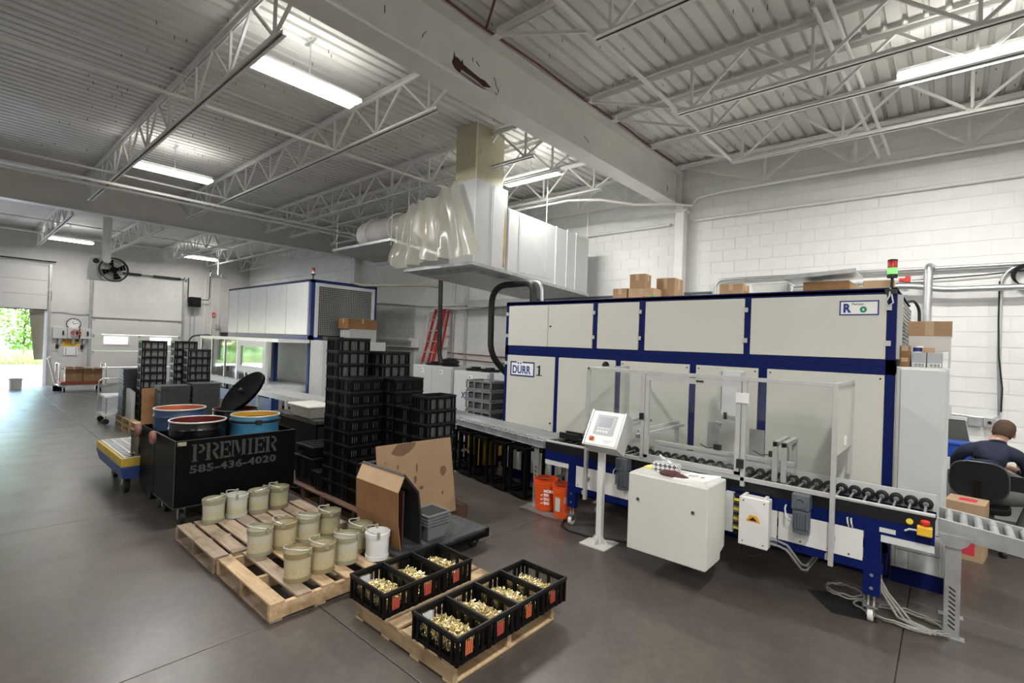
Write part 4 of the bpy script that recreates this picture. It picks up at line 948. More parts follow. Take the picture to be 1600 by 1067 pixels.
tag(MB((-6.12, 6.33, 0)).box(-6.4, -5.85, 6.1, 6.55, 0, .098).build('crate_dolly', black_st, loc=(-6.12, 6.33, 0)), 'low black dolly under the yellow crate', 'dolly')

# pipes and wall equipment behind
def bend(pts, r=.25, n=6):
    out = [Vector(pts[0])]
    for a, b, c in zip(pts, pts[1:], pts[2:]):
        a, b, c = map(Vector, (a, b, c)); d0 = (a-b).normalized(); d1 = (c-b).normalized()
        r0 = min(r, (a-b).length*.49, (c-b).length*.49)
        p0 = b + d0*r0; p1 = b + d1*r0
        for i in range(n+1):
            u = i/n; out.append(p0*(1-u)**2 + 2*b*u*(1-u) + p1*u*u)
    out.append(Vector(pts[-1])); return out
pipe('riser_pipe', bend([(-5.12, 6.3, 2.705), (-5.12, 6.3, 3.07), (-6.06, 6.3, 3.06), (-6.04, 6.3, 1.85), (-5.9, 6.62, 1.50)], .36, 10), .055, 'thick black hose bending from the machine top down to the pale chiller', black_rub, 'hose', n=12)
pipe('riser_pipe', bend([(-5.03, 6.42, 2.705), (-5.03, 6.42, 3.10), (-5.55, 6.42, 3.10)], .22, 8), .03, 'bright steel conduit elbow beside the thick black hose', conduit, n=10)
pipe('riser_pipe', bend([(-8.74, 7.4, 3.45), (-8.70, 7.4, 1.75), (-8.60, 7.4, 1.55)], .2, 6), .05, 'black insulated riser in front of the red ladder', black_rub, n=10)
pipe('riser_pipe', bend([(-8.74, 7.4, 3.30), (-9.2, 7.4, 3.36), (-11.3, 7.0, 3.42), (-11.7, 6.9, 3.5)], .2, 6), .035, 'pale cable run crossing to the mesh-sided machine', mat('pale_green_hose', (.38, .38, .28), .5), 'hose')
pipe('wall_conduit', bend([(-15.2, 8.9, 1.9), (-15.2, 8.9, 3.15), (-13.9, 8.95, 3.25), (-10.9, 8.98, 3.05), (-9.2, 8.98, 3.05)], .3, 6), .035, 'white hose arching over the wall behind the mesh-sided machine', pipe_white)
pipe('wall_conduit', bend([(-11.15, 8.95, 1.9), (-11.05, 8.95, 2.9), (-10.5, 8.98, 2.95), (-9.0, 8.98, 2.95)], .3, 6), .03, 'white conduit bend above the red ladder', pipe_white)
for k, x in enumerate((-10.12, -9.62)):
    pipe('wall_conduit', [(x, 9.05, 1.3), (x, 9.05, 4.4)], .02, ['thin grey conduit rising beside the red ladder', 'thin grey conduit rising right of the red ladder'][k], conduit)
for k, z in enumerate((1.70, 1.55)):
    pipe('copper_pipe', [(-10.3, 9.05, z+.06), (-5.4, 9.05, z-.03)], .015, ['upper copper pipe along the wall above the chillers', 'lower copper pipe along the wall above the chillers'][k], mat('copper_dull', (.26, .10, .06), .45, .3))
t = thing('wall_duct', 'flat grey cable duct on the wall behind the black hose', 'duct', (-8.2, 8.97, 2.98))
MB().box(-1.15, 1.0, -.12, .1, -.02, .16).build('body', cab_grey, t, bevel=.006); MB().box(1.0, 1.1, -.1, .1, .0, .16).build('end_box', motor, t)
pipe('wall_conduit', [(-7.1, 9.0, 3.1), (-3.2, 9.0, 3.1)], .025, 'dark grey conduit running behind the machine top at the hood', motor)
t = thing('tube_lamp', 'white tube fitting on the wall behind the tallest crates', 'light fitting', (-12.8, 9.0, 2.0))
MB().box(-1.15, 1.2, -.13, .09, -.15, -.12).build('tray', white_wall, t); MB().cyl((-1.15, -.06, .07), (1.05, -.06, .07), .06, 14).build('tube', mat('white_gloss', (.8, .8, .79), .25), t, smooth=50); MB().box(1.1, 1.2, -.12, .09, -.12, .1).build('end_cap', white_wall, t)
for k in range(2): MB().box(-.9+k*1.7, -.86+k*1.7, .0, .09, -.13, .06).build('bracket', white_wall, t)

# ================================================================== EXTRACTION HOOD AND DUCT hanging over the machine
duct_w = mat('duct_white', (.56, .57, .565), .35, .05, var=.03, scale=3)
hd = thing('extraction_hood', 'white boxed duct on a flat grey drip pan hanging from the joists', 'duct', (-6.3, 6.9, 3.2)); off = (-6.3, 6.9, 3.2)
def zs(y): return 3.302 - .0547*(y-5.26)
m = MB(off); m.hexa([(-7.22, 5.26, zs(5.26)-.05), (-5.5, 5.26, zs(5.26)-.05), (-5.5, 8.55, zs(8.55)-.05), (-7.22, 8.55, zs(8.55)-.05), (-7.22, 5.26, zs(5.26)), (-5.5, 5.26, zs(5.26)), (-5.5, 8.55, zs(8.55)), (-7.22, 8.55, zs(8.55))]); m.build('drip_pan', galv, hd)
m = MB(off); m.hexa([(-6.95, 5.5, zs(5.5)-.10), (-5.75, 5.5, zs(5.5)-.10), (-5.75, 6.9, zs(6.9)-.08), (-6.95, 6.9, zs(6.9)-.08), (-7.05, 5.4, zs(5.4)-.05), (-5.65, 5.4, zs(5.4)-.05), (-5.65, 7.0, zs(7)-.05), (-7.05, 7.0, zs(7)-.05)]); m.build('pan_sump', galv, hd)
MB(off).hexa([(-6.1, 5.32, zs(5.32)), (-5.53, 5.32, zs(5.32)), (-5.53, 6.05, zs(6.05)), (-6.1, 6.05, zs(6.05)), (-6.1, 5.32, 4.60), (-5.53, 5.32, 4.60), (-5.53, 6.05, 4.58), (-6.1, 6.05, 4.58)]).build('front_box', duct_w, hd)
MB(off).hexa([(-6.05, 5.35, 4.60), (-5.6, 5.35, 4.60), (-5.6, 6.0, 4.58), (-6.05, 6.0, 4.58), (-6.05, 5.35, 5.5), (-5.6, 5.35, 5.5), (-5.6, 6.0, 5.5), (-6.05, 6.0, 5.5)]).build('riser', mat('stained_duct', (.50, .46, .33), .5, var=.12, scale=3, dirt=(.30, .22, .10), dirt_scale=3, dirt_lo=.58, dirt_hi=.75), hd)
MB(off).hexa([(-6.2, 6.055, zs(6.05)), (-5.515, 6.055, zs(6.05)), (-5.515, 8.5, zs(8.5)), (-6.2, 8.5, zs(8.5)), (-6.2, 6.055, 4.30), (-5.515, 6.055, 4.30), (-5.515, 8.5, 4.22), (-6.2, 8.5, 4.22)]).build('rear_box', duct_w, hd)
for y in (5.70, 6.08, 6.35, 7.40, 7.75, 8.05):
    w_ = .03 if y == 7.40 else .012
    MB(off).box(-5.518, -5.502, y-w_/2, y+w_/2, zs(y)+.01, 4.27 if y > 6.06 else 4.57).build('seam', white_wall, hd)
m = MB(off); m.prism([(6.38, 4.27), (6.38, 3.28), (7.2, 3.27)], 'x', -5.5155, -5.509); m.build('cross_brake', mat('duct_shade', (.53, .54, .54), .35), hd)
m = MB(off); m.prism([(5.98, zs(6)+.05), (6.02, zs(6)+.04), (6.03, 3.9), (6.0, 4.3), (5.98, 3.8)], 'x', -5.531, -5.528); m.build('rust_streak', mat('rust_stain', (.42, .28, .13), .6, var=.3, scale=8), hd)
for x, y in ((-5.52, 5.30), (-7.2, 5.30), (-5.52, 7.1), (-5.52, 8.45), (-7.2, 8.45)):
    MB(off).cyl((x, y, zs(y)), (x, y, 5.45), .006, 6).build('hanger_rod', steel_white, hd)
# draped plastic sheets over the front
def drape(name, top, bot, label, seed, nr=16, nc=22, amp=.10):
    rr = random.Random(seed); m = MB(top[0]); rows = []
    ph = rr.uniform(0, 6)
    for i in range(nr+1):
        u = i/nr; row = []
        for j in range(nc+1):
            s_ = j/nc; k = s_*(len(top)-1); a = min(int(k), len(top)-2); T = Vector(top[a]).lerp(Vector(top[a+1]), k-a)
            k = s_*(len(bot)-1); a = min(int(k), len(bot)-2); B = Vector(bot[a]).lerp(Vector(bot[a+1]), k-a)
            p = T.lerp(B, u); nrm = Vector((0, -1, .1))
            f_ = amp*(.3+.7*u)*(math.sin(s_*17+ph+u*2)*.45 + math.sin(s_*31+ph*2-u*3)*.25 + .6*mnoise.noise(Vector((s_*5, u*3, seed))))
            row.append(p + nrm*f_ + Vector((0, 0, -.05*math.sin(s_*PI*3+ph)**2*(1-u))))
        rows.append(row)
    m.grid(rows); o = m.build(name, poly, loc=top[0], smooth=70)
    return tag(o, label, 'sheet', 'plastic sheets over the duct')
drape('plastic_sheet', [(-6.75, 5.15, 4.45), (-6.4, 5.15, 4.40), (-6.05, 5.15, 4.52), (-5.80, 5.18, 4.60)], [(-6.55, 5.10, 3.36), (-6.2, 5.08, 3.35), (-5.8, 5.10, 3.35), (-5.25, 5.12, 3.36)], 'yellowish plastic sheet draped over the front of the white duct', 5)
drape('plastic_sheet', [(-7.55, 5.35, 4.28), (-7.1, 5.30, 4.45), (-6.8, 5.22, 4.42), (-6.5, 5.22, 4.46)], [(-7.7, 5.22, 3.48), (-7.3, 5.18, 3.30), (-6.8, 5.16, 3.34), (-6.4, 5.16, 3.36)], 'greyish plastic sheet draped left of the yellowish one', 11)
# second, smaller hood further left
h2 = thing('extraction_hood', 'pale wrapped duct with a small grey drip pan, further left', 'duct', (-9.0, 6.3, 3.7)); off = (-9.0, 6.3, 3.7)
MB(off).hexa([(-10.35, 5.6, 3.97), (-8.15, 5.6, 3.97), (-7.85, 6.6, 3.80), (-10.2, 6.6, 3.85), (-10.35, 5.6, 4.02), (-8.15, 5.6, 4.02), (-7.85, 6.6, 3.86), (-10.2, 6.6, 3.9)]).build('drip_pan', galv, h2)
m = MB(off)
m.lathe([(.42, -1.0), (.44, -.9), (.44, .9), (.42, 1.0)], (0, 0, 0), 16, Matrix(((0, 0, 1), (0, 1, 0), (-1, 0, 0)))); m.v = [tuple(Vector((x, y*.8, z*.72))) for x, y, z in [tuple(Vector(v)+Vector(off)) for v in m.v]]
m.v = [tuple(Vector(v) + Vector((-8.75, 6.15, 4.32)) - Vector(off)) for v in m.v]; m.build('wrapped_duct', mat('grey_wrap', (.48, .46, .43), .5, var=.1, scale=3, bump=.4, bscale=8), h2, smooth=50)
for x in (-9.35, -8.5): MB(off).tube([(x, 6.15+.40*math.cos(a), 4.32+.335*math.sin(a)) for a in [2*PI*i/24 for i in range(24)]], .014, 6, closed=True).build('strap', steel_white, h2)
for x, y in ((-10.25, 5.65), (-8.2, 5.65), (-9.3, 6.5)): MB(off).cyl((x, y, 3.9), (x, y, 5.45), .006, 6).build('hanger_rod', steel_white, h2)

# ================================================================== MACHINE 2 (mesh-sided, further left)
AX0, AX1, AY0, AY1 = -16.95, -11.6, 5.78, 7.61
m2 = thing('mesh_sided_machine', 'tall white-panelled machine with a mesh end wall, behind the crate stacks', 'machine', (AX1, AY0, 0)); off = (AX1, AY0, 0)
bl2 = mat('machine_blue_dark', (.012, .035, .17), .4)
MB(off).box(AX0+.04, AX1-.05, AY0+.03, AY1-.03, 2.03, 3.42).build('upper_core', mat('dark_core', (.05, .05, .05), .7), m2)
MB(off).box(AX0+.04, AX1-.05, AY0+.5, AY1-.03, .1, 2.0).build('lower_core', panel_w, m2)
white2 = mat('panel_white_cool', (.72, .73, .74), .32, var=.04, scale=4)
MB(off).box(AX0, AX1, AY0, AY0+.06, 3.40, 3.456).build('frame_member', bl2, m2); MB(off).box(AX0, AX1, AY0, AY0+.08, 1.985, 2.09).build('frame_member', bl2, m2)
MB(off).box(AX1-.10, AX1, AY0, AY0+.10, 0, 3.456).build('corner_post', bl2, m2); MB(off).box(AX1-.07, AX1, AY1-.07, AY1, 0, 3.456).build('corner_post', bl2, m2); MB(off).box(AX0, AX0+.06, AY0, AY0+.06, 0, 3.456).build('corner_post', bl2, m2)
MB(off).box(AX1-.06, AX1, AY0, AY1, 3.38, 3.456).build('side_rail', bl2, m2); MB(off).box(AX1-.06, AX1, AY0, AY1, 1.985, 2.05).build('side_rail', bl2, m2)
MB(off).box(AX0, AX1, AY0, AY1, 3.43, 3.45).build('top_sheet', white2, m2)
px = [358, 373.5, 391, 418.5, 451, 486]
xs = [-16.9, -16.12, -15.28, -14.12, -12.90, -11.72]
for a, b in zip(xs, xs[1:]): MB(off).box(a+.015, b-.015, AY0-.015, AY0+.03, 2.10, 3.395).build('panel', white2, m2, bevel=.003)
# end wall mesh
MB(off).box(AX1-.03, AX1-.01, AY0+.10, AY1-.07, 2.05, 3.38).build('mesh_backing', dark_gap, m2)
mw = mat('mesh_wire', (.42, .44, .43), .4, .5)
for k in range(34):
    y = AY0+.20+k*.0455
    if y < AY1-.16: MB(off).box(AX1-.008, AX1+.002, y-.006, y+.006, 2.10, 3.31).build('mesh_wire', mw, m2)
for k in range(27):
    z = 2.12+k*.0455; MB(off).box(AX1-.007, AX1+.003, AY0+.18, AY1-.15, z-.006, z+.006).build('mesh_wire', mw, m2)
for a in ((AY0+.10, AY0+.19, 2.05, 3.38), (AY1-.16, AY1-.07, 2.05, 3.38)): MB(off).box(AX1-.02, AX1+.008, a[0], a[1], a[2], a[3]).build('mesh_frame', white2, m2)
MB(off).box(AX1-.02, AX1+.008, AY0+.19, AY1-.16, 3.30, 3.38).build('mesh_frame', white2, m2)
tower(m2, (AX1-.06, AY0+.06, 3.456), off, 'white')
# guarded front of the lower half
MB(off).box(AX0, AX1, AY0-.75, AY0+.45, 1.90, 1.98).build('canopy', white2, m2)
for x in (-16.8, -15.9, -14.9, -14.0): MB(off).box(x-.025, x+.025, AY0-.76, AY0-.71, .6, 1.92).build('guard_post', alu, m2)
for a, b in ((-16.8, -15.9), (-15.9, -14.9), (-14.9, -14.0)): MB(off).box(a+.025, b-.025, AY0-.74, AY0-.73, .7, 1.88).build('glass_pane', glass_material('sheen_glass', (.8, .83, .82), .30, .05) if 'sheen_glass' not in MATS else MATS['sheen_glass'], m2)
for a in ((-13.9, -13.72), (-12.35, -12.17)): MB(off).box(a[0], a[1], AY0-.78, AY0-.72, 1.10, 1.90).build('hatch_frame', cab_grey, m2)
for z0, z1 in ((1.10, 1.26), (1.76, 1.90)): MB(off).box(-13.72, -12.35, AY0-.78, AY0-.72, z0, z1).build('hatch_frame', cab_grey, m2)
MB(off).box(-13.72, -12.35, AY0-.755, AY0-.745, 1.26, 1.76).build('hatch_glass', MATS['sheen_glass'], m2)
MB(off).box(-13.0, -12.85, AY0-.3, AY0-.2, .8, 1.9).build('inner_post', bl2, m2)
for x in (-13.6, -13.2, -12.7, -12.3): MB(off).box(x-.03, x+.03, AY0-.7, AY0-.65, .6, 1.10).build('guard_post', alu, m2)
MB(off).box(AX0, AX1-.1, AY0-.78, AY0+.1, .72, .86).build('conveyor_bed', cab_grey, m2)
for k in range(40): MB(off).cyl((AX1-.3-k*.13, AY0-.75, .875), (AX1-.3-k*.13, AY0+.05, .875), .022, 8).build('roller', galv, m2)
for x in (-16.7, -14.3, -11.9): MB(off).box(x-.06, x+.06, AY0-.75, AY0-.65, 0, .72).build('leg', bl2, m2)
MB(off).box(AX0+.1, AX1-.2, AY0-.7, AY0-.6, .25, .55).build('skirt', bl2, m2)
# its electrical cabinet with two boxes on top
e2 = thing('electrical_cabinet', 'light grey electrical cabinet beside the mesh-sided machine', 'cabinet', (-11.25, 6.6, 0)); off = (-11.25, 6.6, 0)
MB(off).box(-11.55, -10.95, AY0, 7.5, .1, 1.975).build('body', cab_grey, e2, bevel=.006); MB(off).box(-11.5, -11.0, AY0-.015, AY0, .2, 1.95).build('door', cab_grey, e2, bevel=.004); MB(off).box(-11.55, -10.95, AY0+.02, 7.48, 0, .1).build('plinth', bl2, e2)
def carton(name, lb, c, size, rz=0, material=card, tp=True, cat='box', group=None, extra=None):
    t = thing(name, lb, cat, c, rz, group); sx_, sy_, sz = size
    MB().box(-sx_/2, sx_/2, -sy_/2, sy_/2, 0, sz).build('carton', material, t, bevel=.004)
    if tp:
        MB().box(-sx_/2, sx_/2, -.025, .025, sz, sz+.0012).build('tape', tape, t)
        MB().box(sx_/2, sx_/2+.0012, -.025, .025, sz*.55, sz).build('tape', tape, t)
        MB().box(-.025, .025, -sy_/2-.0012, -sy_/2, sz*.55, sz).build('tape', tape, t)
    return t
carton('grey_box', 'grey carton on the cabinet beside the mesh-sided machine', (-11.2, 6.85, 1.976), (.45, .75, .31), 0, mat('grey_carton', (.42, .42, .42), .6), False)
carton('cardboard_box', 'brown carton on top of the grey carton by the mesh wall', (-11.2, 6.82, 2.287), (.46, .80, .25), 0, card_d)
carton('small_instrument', 'small black and white instrument on the cabinet left of the grey carton', (-11.2, 6.15, 1.976), (.35, .42, .1), 0, black_pl2, False, 'instrument')
# roller conveyor that runs from machine 2 behind the crates
c3 = thing('roller_conveyor', 'light grey roller conveyor in front of the mesh-sided machine', 'conveyor', (-9.8, 4.6, 0)); off = (-9.8, 4.6, 0)
for y in (4.55, 5.05): MB(off).box(-11.5, -8.4, y-.02, y+.02, .74, .85).build('side_channel', alu, c3)
for k in range(40): MB(off).cyl((-11.45+k*.075, 4.57, .84), (-11.45+k*.075, 5.03, .84), .024, 8).build('roller', alu, c3)
for x in (-11.4, -8.6, -10.0):
    for y in (4.55, 5.05): MB(off).cyl((x, y, 0), (x, y, .74), .035, 10).build('leg', alu, c3)
# ================================================================== PALLETS
def pallet(lb, x0, x1, y0, y1, z0=0, h=.14, along='x', n=7, wood=wood_old, bw=.105, skew=0, group='wooden pallets', mixed=None, jit=.006, notch=False):
    """along: axis the deck boards run in; stringers run across them"""
    cx, cyy = (x0+x1)/2, (y0+y1)/2
    t = thing('pallet', lb, 'pallet', (cx, cyy, z0), skew, group)
    LX, LY = x1-x0, y1-y0
    A, B = (LX, LY) if along == 'x' else (LY, LX)      # A: board length, B: across
    Q = (lambda p: p) if along == 'x' else (lambda p: (p[1], p[0], p[2]))
    rr = random.Random(int(abs(x0*100)+abs(y0*10)))
    def bx(nm, a0, a1, b0, b1, za, zb, w):
        p, q = Q((a0, b0, za)), Q((a1, b1, zb))
        c = Vector(((p[0]+q[0])/2, (p[1]+q[1])/2, (p[2]+q[2])/2)); s_ = [abs(q[i]-p[i]) for i in range(3)]
        o = MB().obox((0, 0, 0), s_).build(nm, w, t, loc=c, bevel=.003)
        return o
    st = (B-bw)/(n-1)
    for k in range(n):
        c = -B/2+bw/2+k*st + rr.uniform(-jit, jit); w_ = mixed[k % len(mixed)] if mixed else wood
        e = rr.uniform(-.008, .008); wd = bw*rr.uniform(.92, 1.06)
        o = bx('deck_board', -A/2+e, A/2+e*.5, c-wd/2, c+wd/2, h-.018, h, w_)
        o.rotation_euler = (0, 0, rr.uniform(-.006, .006))
    for k in range(3):
        a = -A/2+.02+k*(A-.04)/2; bx('stringer', a-.02, a+.02, -B/2, B/2, .018, h-.0185, wood if not mixed else mixed[0])
    for k in range(4):
        b = -B/2+.05+k*(B-.10)/3; bx('bottom_board', -A/2, A/2, b-.045, b+.045, 0, .0175, wood)
    return t
pallet('weathered pallet carrying the row of four pails beside the black cart', -5.69, -4.66, 1.54, 2.80, n=8, bw=.135, group='pallets with pails')
pallet('newer pallet with orange-brown boards carrying the two nearer rows of pails', -4.62, -3.57, 1.56, 2.665, n=6, bw=.115, mixed=[wood_new, wood_old, wood_new, wood_new, wood_new, wood_old], group='pallets with pails')
pallet('light pallet carrying the crates full of brass', -3.23, -2.17, 2.04, 3.06, h=.13, along='y', n=8, bw=.11, wood=wood_new)
pallet('dark brown pallet under the low black totes', -6.62, -5.62, 3.02, 4.1, h=.15, n=7, wood=wood_brown, bw=.12, group='dark brown pallets under the crates')
pallet('dark brown pallet under the tall crate stacks', -5.60, -4.22, 3.02, 4.12, h=.15, n=7, wood=wood_brown, bw=.12, group='dark brown pallets under the crates')

# ================================================================== BLACK SLOTTED CRATES
CRL, CRW, CRH = .44, .285, .18
def crate_meshes(style):
    m = MB(); L, W = CRL/2-.014, CRW/2-.014
    m.box(-L, L, -W, W, .0, .008)
    for s in (-1, 1):
        m.box(-L, L, s*W-.005, s*W+.005, .0, .028); m.box(s*L-.005, s*L+.005, -W, W, .0, .028)
        m.box(-L, L, s*W-.006, s*W+.006, .138, .16); m.box(s*L-.006, s*L+.006, -W, W, .138, .16)
    def posts(n, L_, axis, off_, w):
        for k in range(n):
            c = -L_ + 2*L_*k/(n-1)
            for s in (-1, 1):
                if axis == 'x': m.box(c-w, c+w, s*off_-.007, s*off_+.007, .0, .16)
                else: m.box(s*off_-.007, s*off_+.007, c-w, c+w, .0, .16)
    if style == 'open':
        for L_, ax, of, cs in ((L, 'x', W, (-1, -.79, -.27, .27, .79, 1)), (W, 'y', L, (-1, -.66, .22, .62, 1))):
            for c in cs:
                for s in (-1, 1):
                    w = .011
                    if ax == 'x': m.box(c*L_-w, c*L_+w, s*of-.008, s*of+.008, 0, .16)
                    else: m.box(s*of-.008, s*of+.008, c*L_-w, c*L_+w, 0, .16)
        for k in range(29):    # fine wire slats
            c = -L+2*L*k/28
            for s in (-1, 1): m.box(c-.0009, c+.0009, s*W-.003, s*W+.003, .02, .14)
        for k in range(17):
            for s in (-1, 1): m.box(s*L-.003, s*L+.003, -W+2*W*k/16-.0009, -W+2*W*k/16+.0009, .02, .14)
    else:
        for s in (-1, 1):
            m.box(-L, L, s*W-.005, s*W+.005, .028, .045); m.box(-L, L, s*W-.005, s*W+.005, .122, .14)
            for k in range(16):
                c = -L+2*L*k/15; w = .016 if k in (0, 5, 10, 15) else .0065
                m.box(c-w, c+w, s*W-.006, s*W+.006, .04, .13)
            for k in range(6): m.box(s*L-.004, s*L+.004, -W, W, .032+k*.019, .042+k*.019)
            for c in (-1, -.45, .45, 1): m.box(s*L-.008, s*L+.008, c*W-.012, c*W+.012, 0, .16)
    b = m.mesh('basket', black_pl, fixn=False)
    r = MB(); l, w = CRL/2, CRW/2
    for s in (-1, 1):
        r.box(-l, l, s*w-.012, s*w, .158, .18) if s > 0 else r.box(-l, l, s*w, s*w+.012, .158, .18)
        r.box(s*l-.012*(s > 0), s*l+.012*(s < 0), -w+.012, w-.012, .158, .18)
    q = MB(); l2, w2 = L-.012, W-.012
    for s in (-1, 1): q.box(-l2, l2, s*w2-.001, s*w2+.001, .02, .135); q.box(s*l2-.001, s*l2+.001, -w2, w2, .02, .135)
    return b, r.mesh('rim', black_pl2, fixn=False), q.mesh('wire_liner', LINER, fixn=False)
LINER = mat('grey_mesh_liner', (.22, .22, .215), .5, .2, var=.75, scale=1.0, aniso_noise=(170, 170, 4))
CM = {k: crate_meshes(k) for k in ('open', 'slot')}
def crate(lb, x, y, z, rz, style='open', group=None, liner=True):
    t = thing('slotted_crate', lb, 'crate', (x, y, z), rz, group)
    place('basket', CM[style][0], t); place('rim', CM[style][1], t)
    if liner: place('wire_liner', CM[style][2], t)
    return t
PITCH = .157
def stack(x_right, y_front, n, style, where, group, z0=.15, rz=R(90), deep=.45, only_top=None):
    rr = random.Random(int(n*7+abs(x_right)*50))
    cx, cyy = x_right-CRW/2, y_front+CRL/2
    for k in range(n):
        crate('black crate, ' + ('top' if k == n-1 else ORD[n-1-k] + ' from top') + ' of ' + where, cx+rr.uniform(-.004, .004), cyy+rr.uniform(-.004, .004), z0+k*PITCH, rz+rr.uniform(-.008, .008), style, group)
G = 'black crates on the brown pallet'
stack(-5.49, 3.10, 12, 'open', 'the tallest stack', G)
stack(-5.19, 3.10, 9, 'slot', 'the slotted stack right of the tallest one', G)
stack(-4.89, 3.10, 3, 'open', 'the low stack behind the folded cardboard', G)
stack(-5.29, 3.57, 11, 'open', 'the stack just behind the slotted one', G)
stack(-4.99, 3.57, 9, 'slot', 'the back stack in line with the slotted one', G)
stack(-4.68, 3.57, 7, 'open', 'the stack wedged behind the cardboard sheet', G)
stack(-4.37, 3.57, 8, 'open', 'the rightmost stack behind the cardboard sheet', G)
# low black totes on the left brown pallet
tote_m = mat('black_tote', (.006, .006, .007), .35, var=.3, scale=8, spec=.35)
def tote(x0, x1, y0, y1, z0, z1, lb):
    t = thing('black_tote', lb, 'tote', ((x0+x1)/2, (y0+y1)/2, z0), 0, 'black totes beside the crates'); off = ((x0+x1)/2, (y0+y1)/2, z0)
    MB(off).hexa([(x0+.02, y0+.02, z0), (x1-.02, y0+.02, z0), (x1-.02, y1-.02, z0), (x0+.02, y1-.02, z0), (x0, y0, z1-.03), (x1, y0, z1-.03), (x1, y1, z1-.03), (x0, y1, z1-.03)]).build('body', tote_m, t)
    l = MB(off).box(x0-.012, x1+.012, y0-.012, y1+.012, z1-.03, z1).build('lid', tote_m, t, bevel=.004)
    for k in range(3): MB(off).box(x0+.06+k*(x1-x0)/3.4, x0+.12+k*(x1-x0)/3.4, y0+.04, y1-.04, z1, z1+.006).build('lid_rib', tote_m, l)
    for k in range(3): MB(off).box(x0+.05+k*(x1-x0)*.4, x0+.09+k*(x1-x0)*.4, y0-.004, y0+.02, z0+.04, z1-.05).build('side_rib', tote_m, t)
tote(-6.52, -6.02, 3.10, 3.55, .151, .50, 'black lidded tote left of the tallest crate stack, lower one behind')
tote(-6.55, -6.0, 3.6, 4.05, .151, .66, 'large black lidded tote at the back of the left brown pallet')
tote(-5.98, -5.80, 3.08, 3.45, .151, .38, 'small black tote touching the tallest crate stack')
tote(-6.50, -6.06, 3.12, 3.5, .508, .64, 'flat black tote lying on the lower tote')
# worktable behind with white tub and pail handle
t = thing('steel_table', 'low rusty black steel table holding the white tub', 'table', (-7.6, 4.0, 0)); off = (-7.6, 4.0, 0)
MB(off).box(-8.3, -6.85, 3.55, 4.35, .78, .83).build('top', mat('rusty_black_top', (.035, .032, .03), .6, var=.5, scale=14, dirt=(.10, .09, .08), dirt_scale=9, dirt_lo=.55, dirt_hi=.65), t)
MB(off).box(-8.28, -6.87, 3.57, 4.33, .0, .78).build('body', black_st, t)
for k in range(5): MB(off).box(-6.87, -6.862, 3.6+k*.15, 3.70+k*.15, .15, .74).build('side_panel', black_pl2, t)
t = thing('white_tub', 'white plastic tub with a rim on the low black table', 'tub', (-7.35, 3.72, .831)); 
MB().hexa([(-.28, -.15, 0), (.28, -.15, 0), (.28, .17, 0), (-.28, .17, 0), (-.33, -.19, .16), (.33, -.19, .16), (.33, .21, .16), (-.33, .21, .16)]).build('body', mat('tub_white', (.62, .61, .55), .45), t, bevel=.02)
MB().box(-.35, .35, -.21, .23, .16, .20).build('lid', MATS['tub_white'], t, bevel=.015)
t = thing('wire_pail', 'dark pail with a steel handle behind the white tub', 'pail', (-7.0, 4.12, .831))
MB().lathe([(.09, 0), (.10, .005), (.12, .12), (.125, .125), (.11, .12), (.09, .01)], (0, 0, 0), 18).build('body', black_pl2, t, smooth=40); MB().tube(arc((0, 0, .12), .12, 0, PI, 14, (.7, .7, 0), (0, 0, 1)), .007, 6).build('handle', steel, t)

# ================================================================== CRATES OF BRASS on the light pallet
cart1 = MB(); 
def brass_pile(seed, n=620):
    rr = random.Random(seed); m = MB()
    for i in range(n):
        x, y = rr.uniform(-.186, .186), rr.uniform(-.108, .108)
        z = .014 + (.068 + .030*math.exp(-((x-.02)/.13)**2-((y)/.09)**2))*rr.uniform(.0, 1.0)**.6
        a, b = rr.uniform(0, 2*PI), rr.uniform(-.7, .7); d = Vector((math.cos(a)*math.cos(b), math.sin(a)*math.cos(b), math.sin(b)))*.016
        c = Vector((x, y, z)); m.cyl(c-d*.8, c+d*.3, .0068, 6); m.cyl(c+d*.3, c+d*.9, .0046, 5)
    return m.mesh('brass_cartridges', brass, None, False)
bpm = [brass_pile(s) for s in (1, 2, 3)]
lab_o = mat('label_orange', (.70, .17, .06), .6); lab_r = mat('label_red', (.55, .09, .06), .6)
spots = [('right row', -2.345, [2.17, 2.447, 2.724, 3.0]), ('left row', -3.075, [2.16, 2.437, 2.714])]
zc0 = .1305
for row, x, ys in spots:
    for k, y in enumerate(ys):
        pos = ['nearest the camera', 'second from the camera', 'third from the camera', 'farthest from the camera'][k]
        c = crate('black crate of brass in the ' + row + ' on the pallet, ' + pos, x, y, zc0, random.uniform(-.008, .008), 'open', 'crates of brass on the light pallet', liner=False)
        MB().box(CRL/2-.0175, CRL/2-.0145, -.062+.008*k, .002+.008*k, .035, .115).build('paper_label', lab_o if k % 2 == 0 and row[0] == 'r' else lab_r, c)
        if k == 0: MB().box(-CRL/2+.019, -CRL/2+.022, -.06, .03, .06, .13).build('inner_label', mat('label_pale', (.5, .52, .6), .7), c)
        b = place('brass_pile', bpm[(k+len(ys)) % 3], None, (x, y, zc0+.004), (0, 0, PI*(k % 2)))
        tag(b, 'heap of brass pieces in the ' + row + ' crate ' + pos, 'brass', 'heaps of brass in the crates', 'stuff')

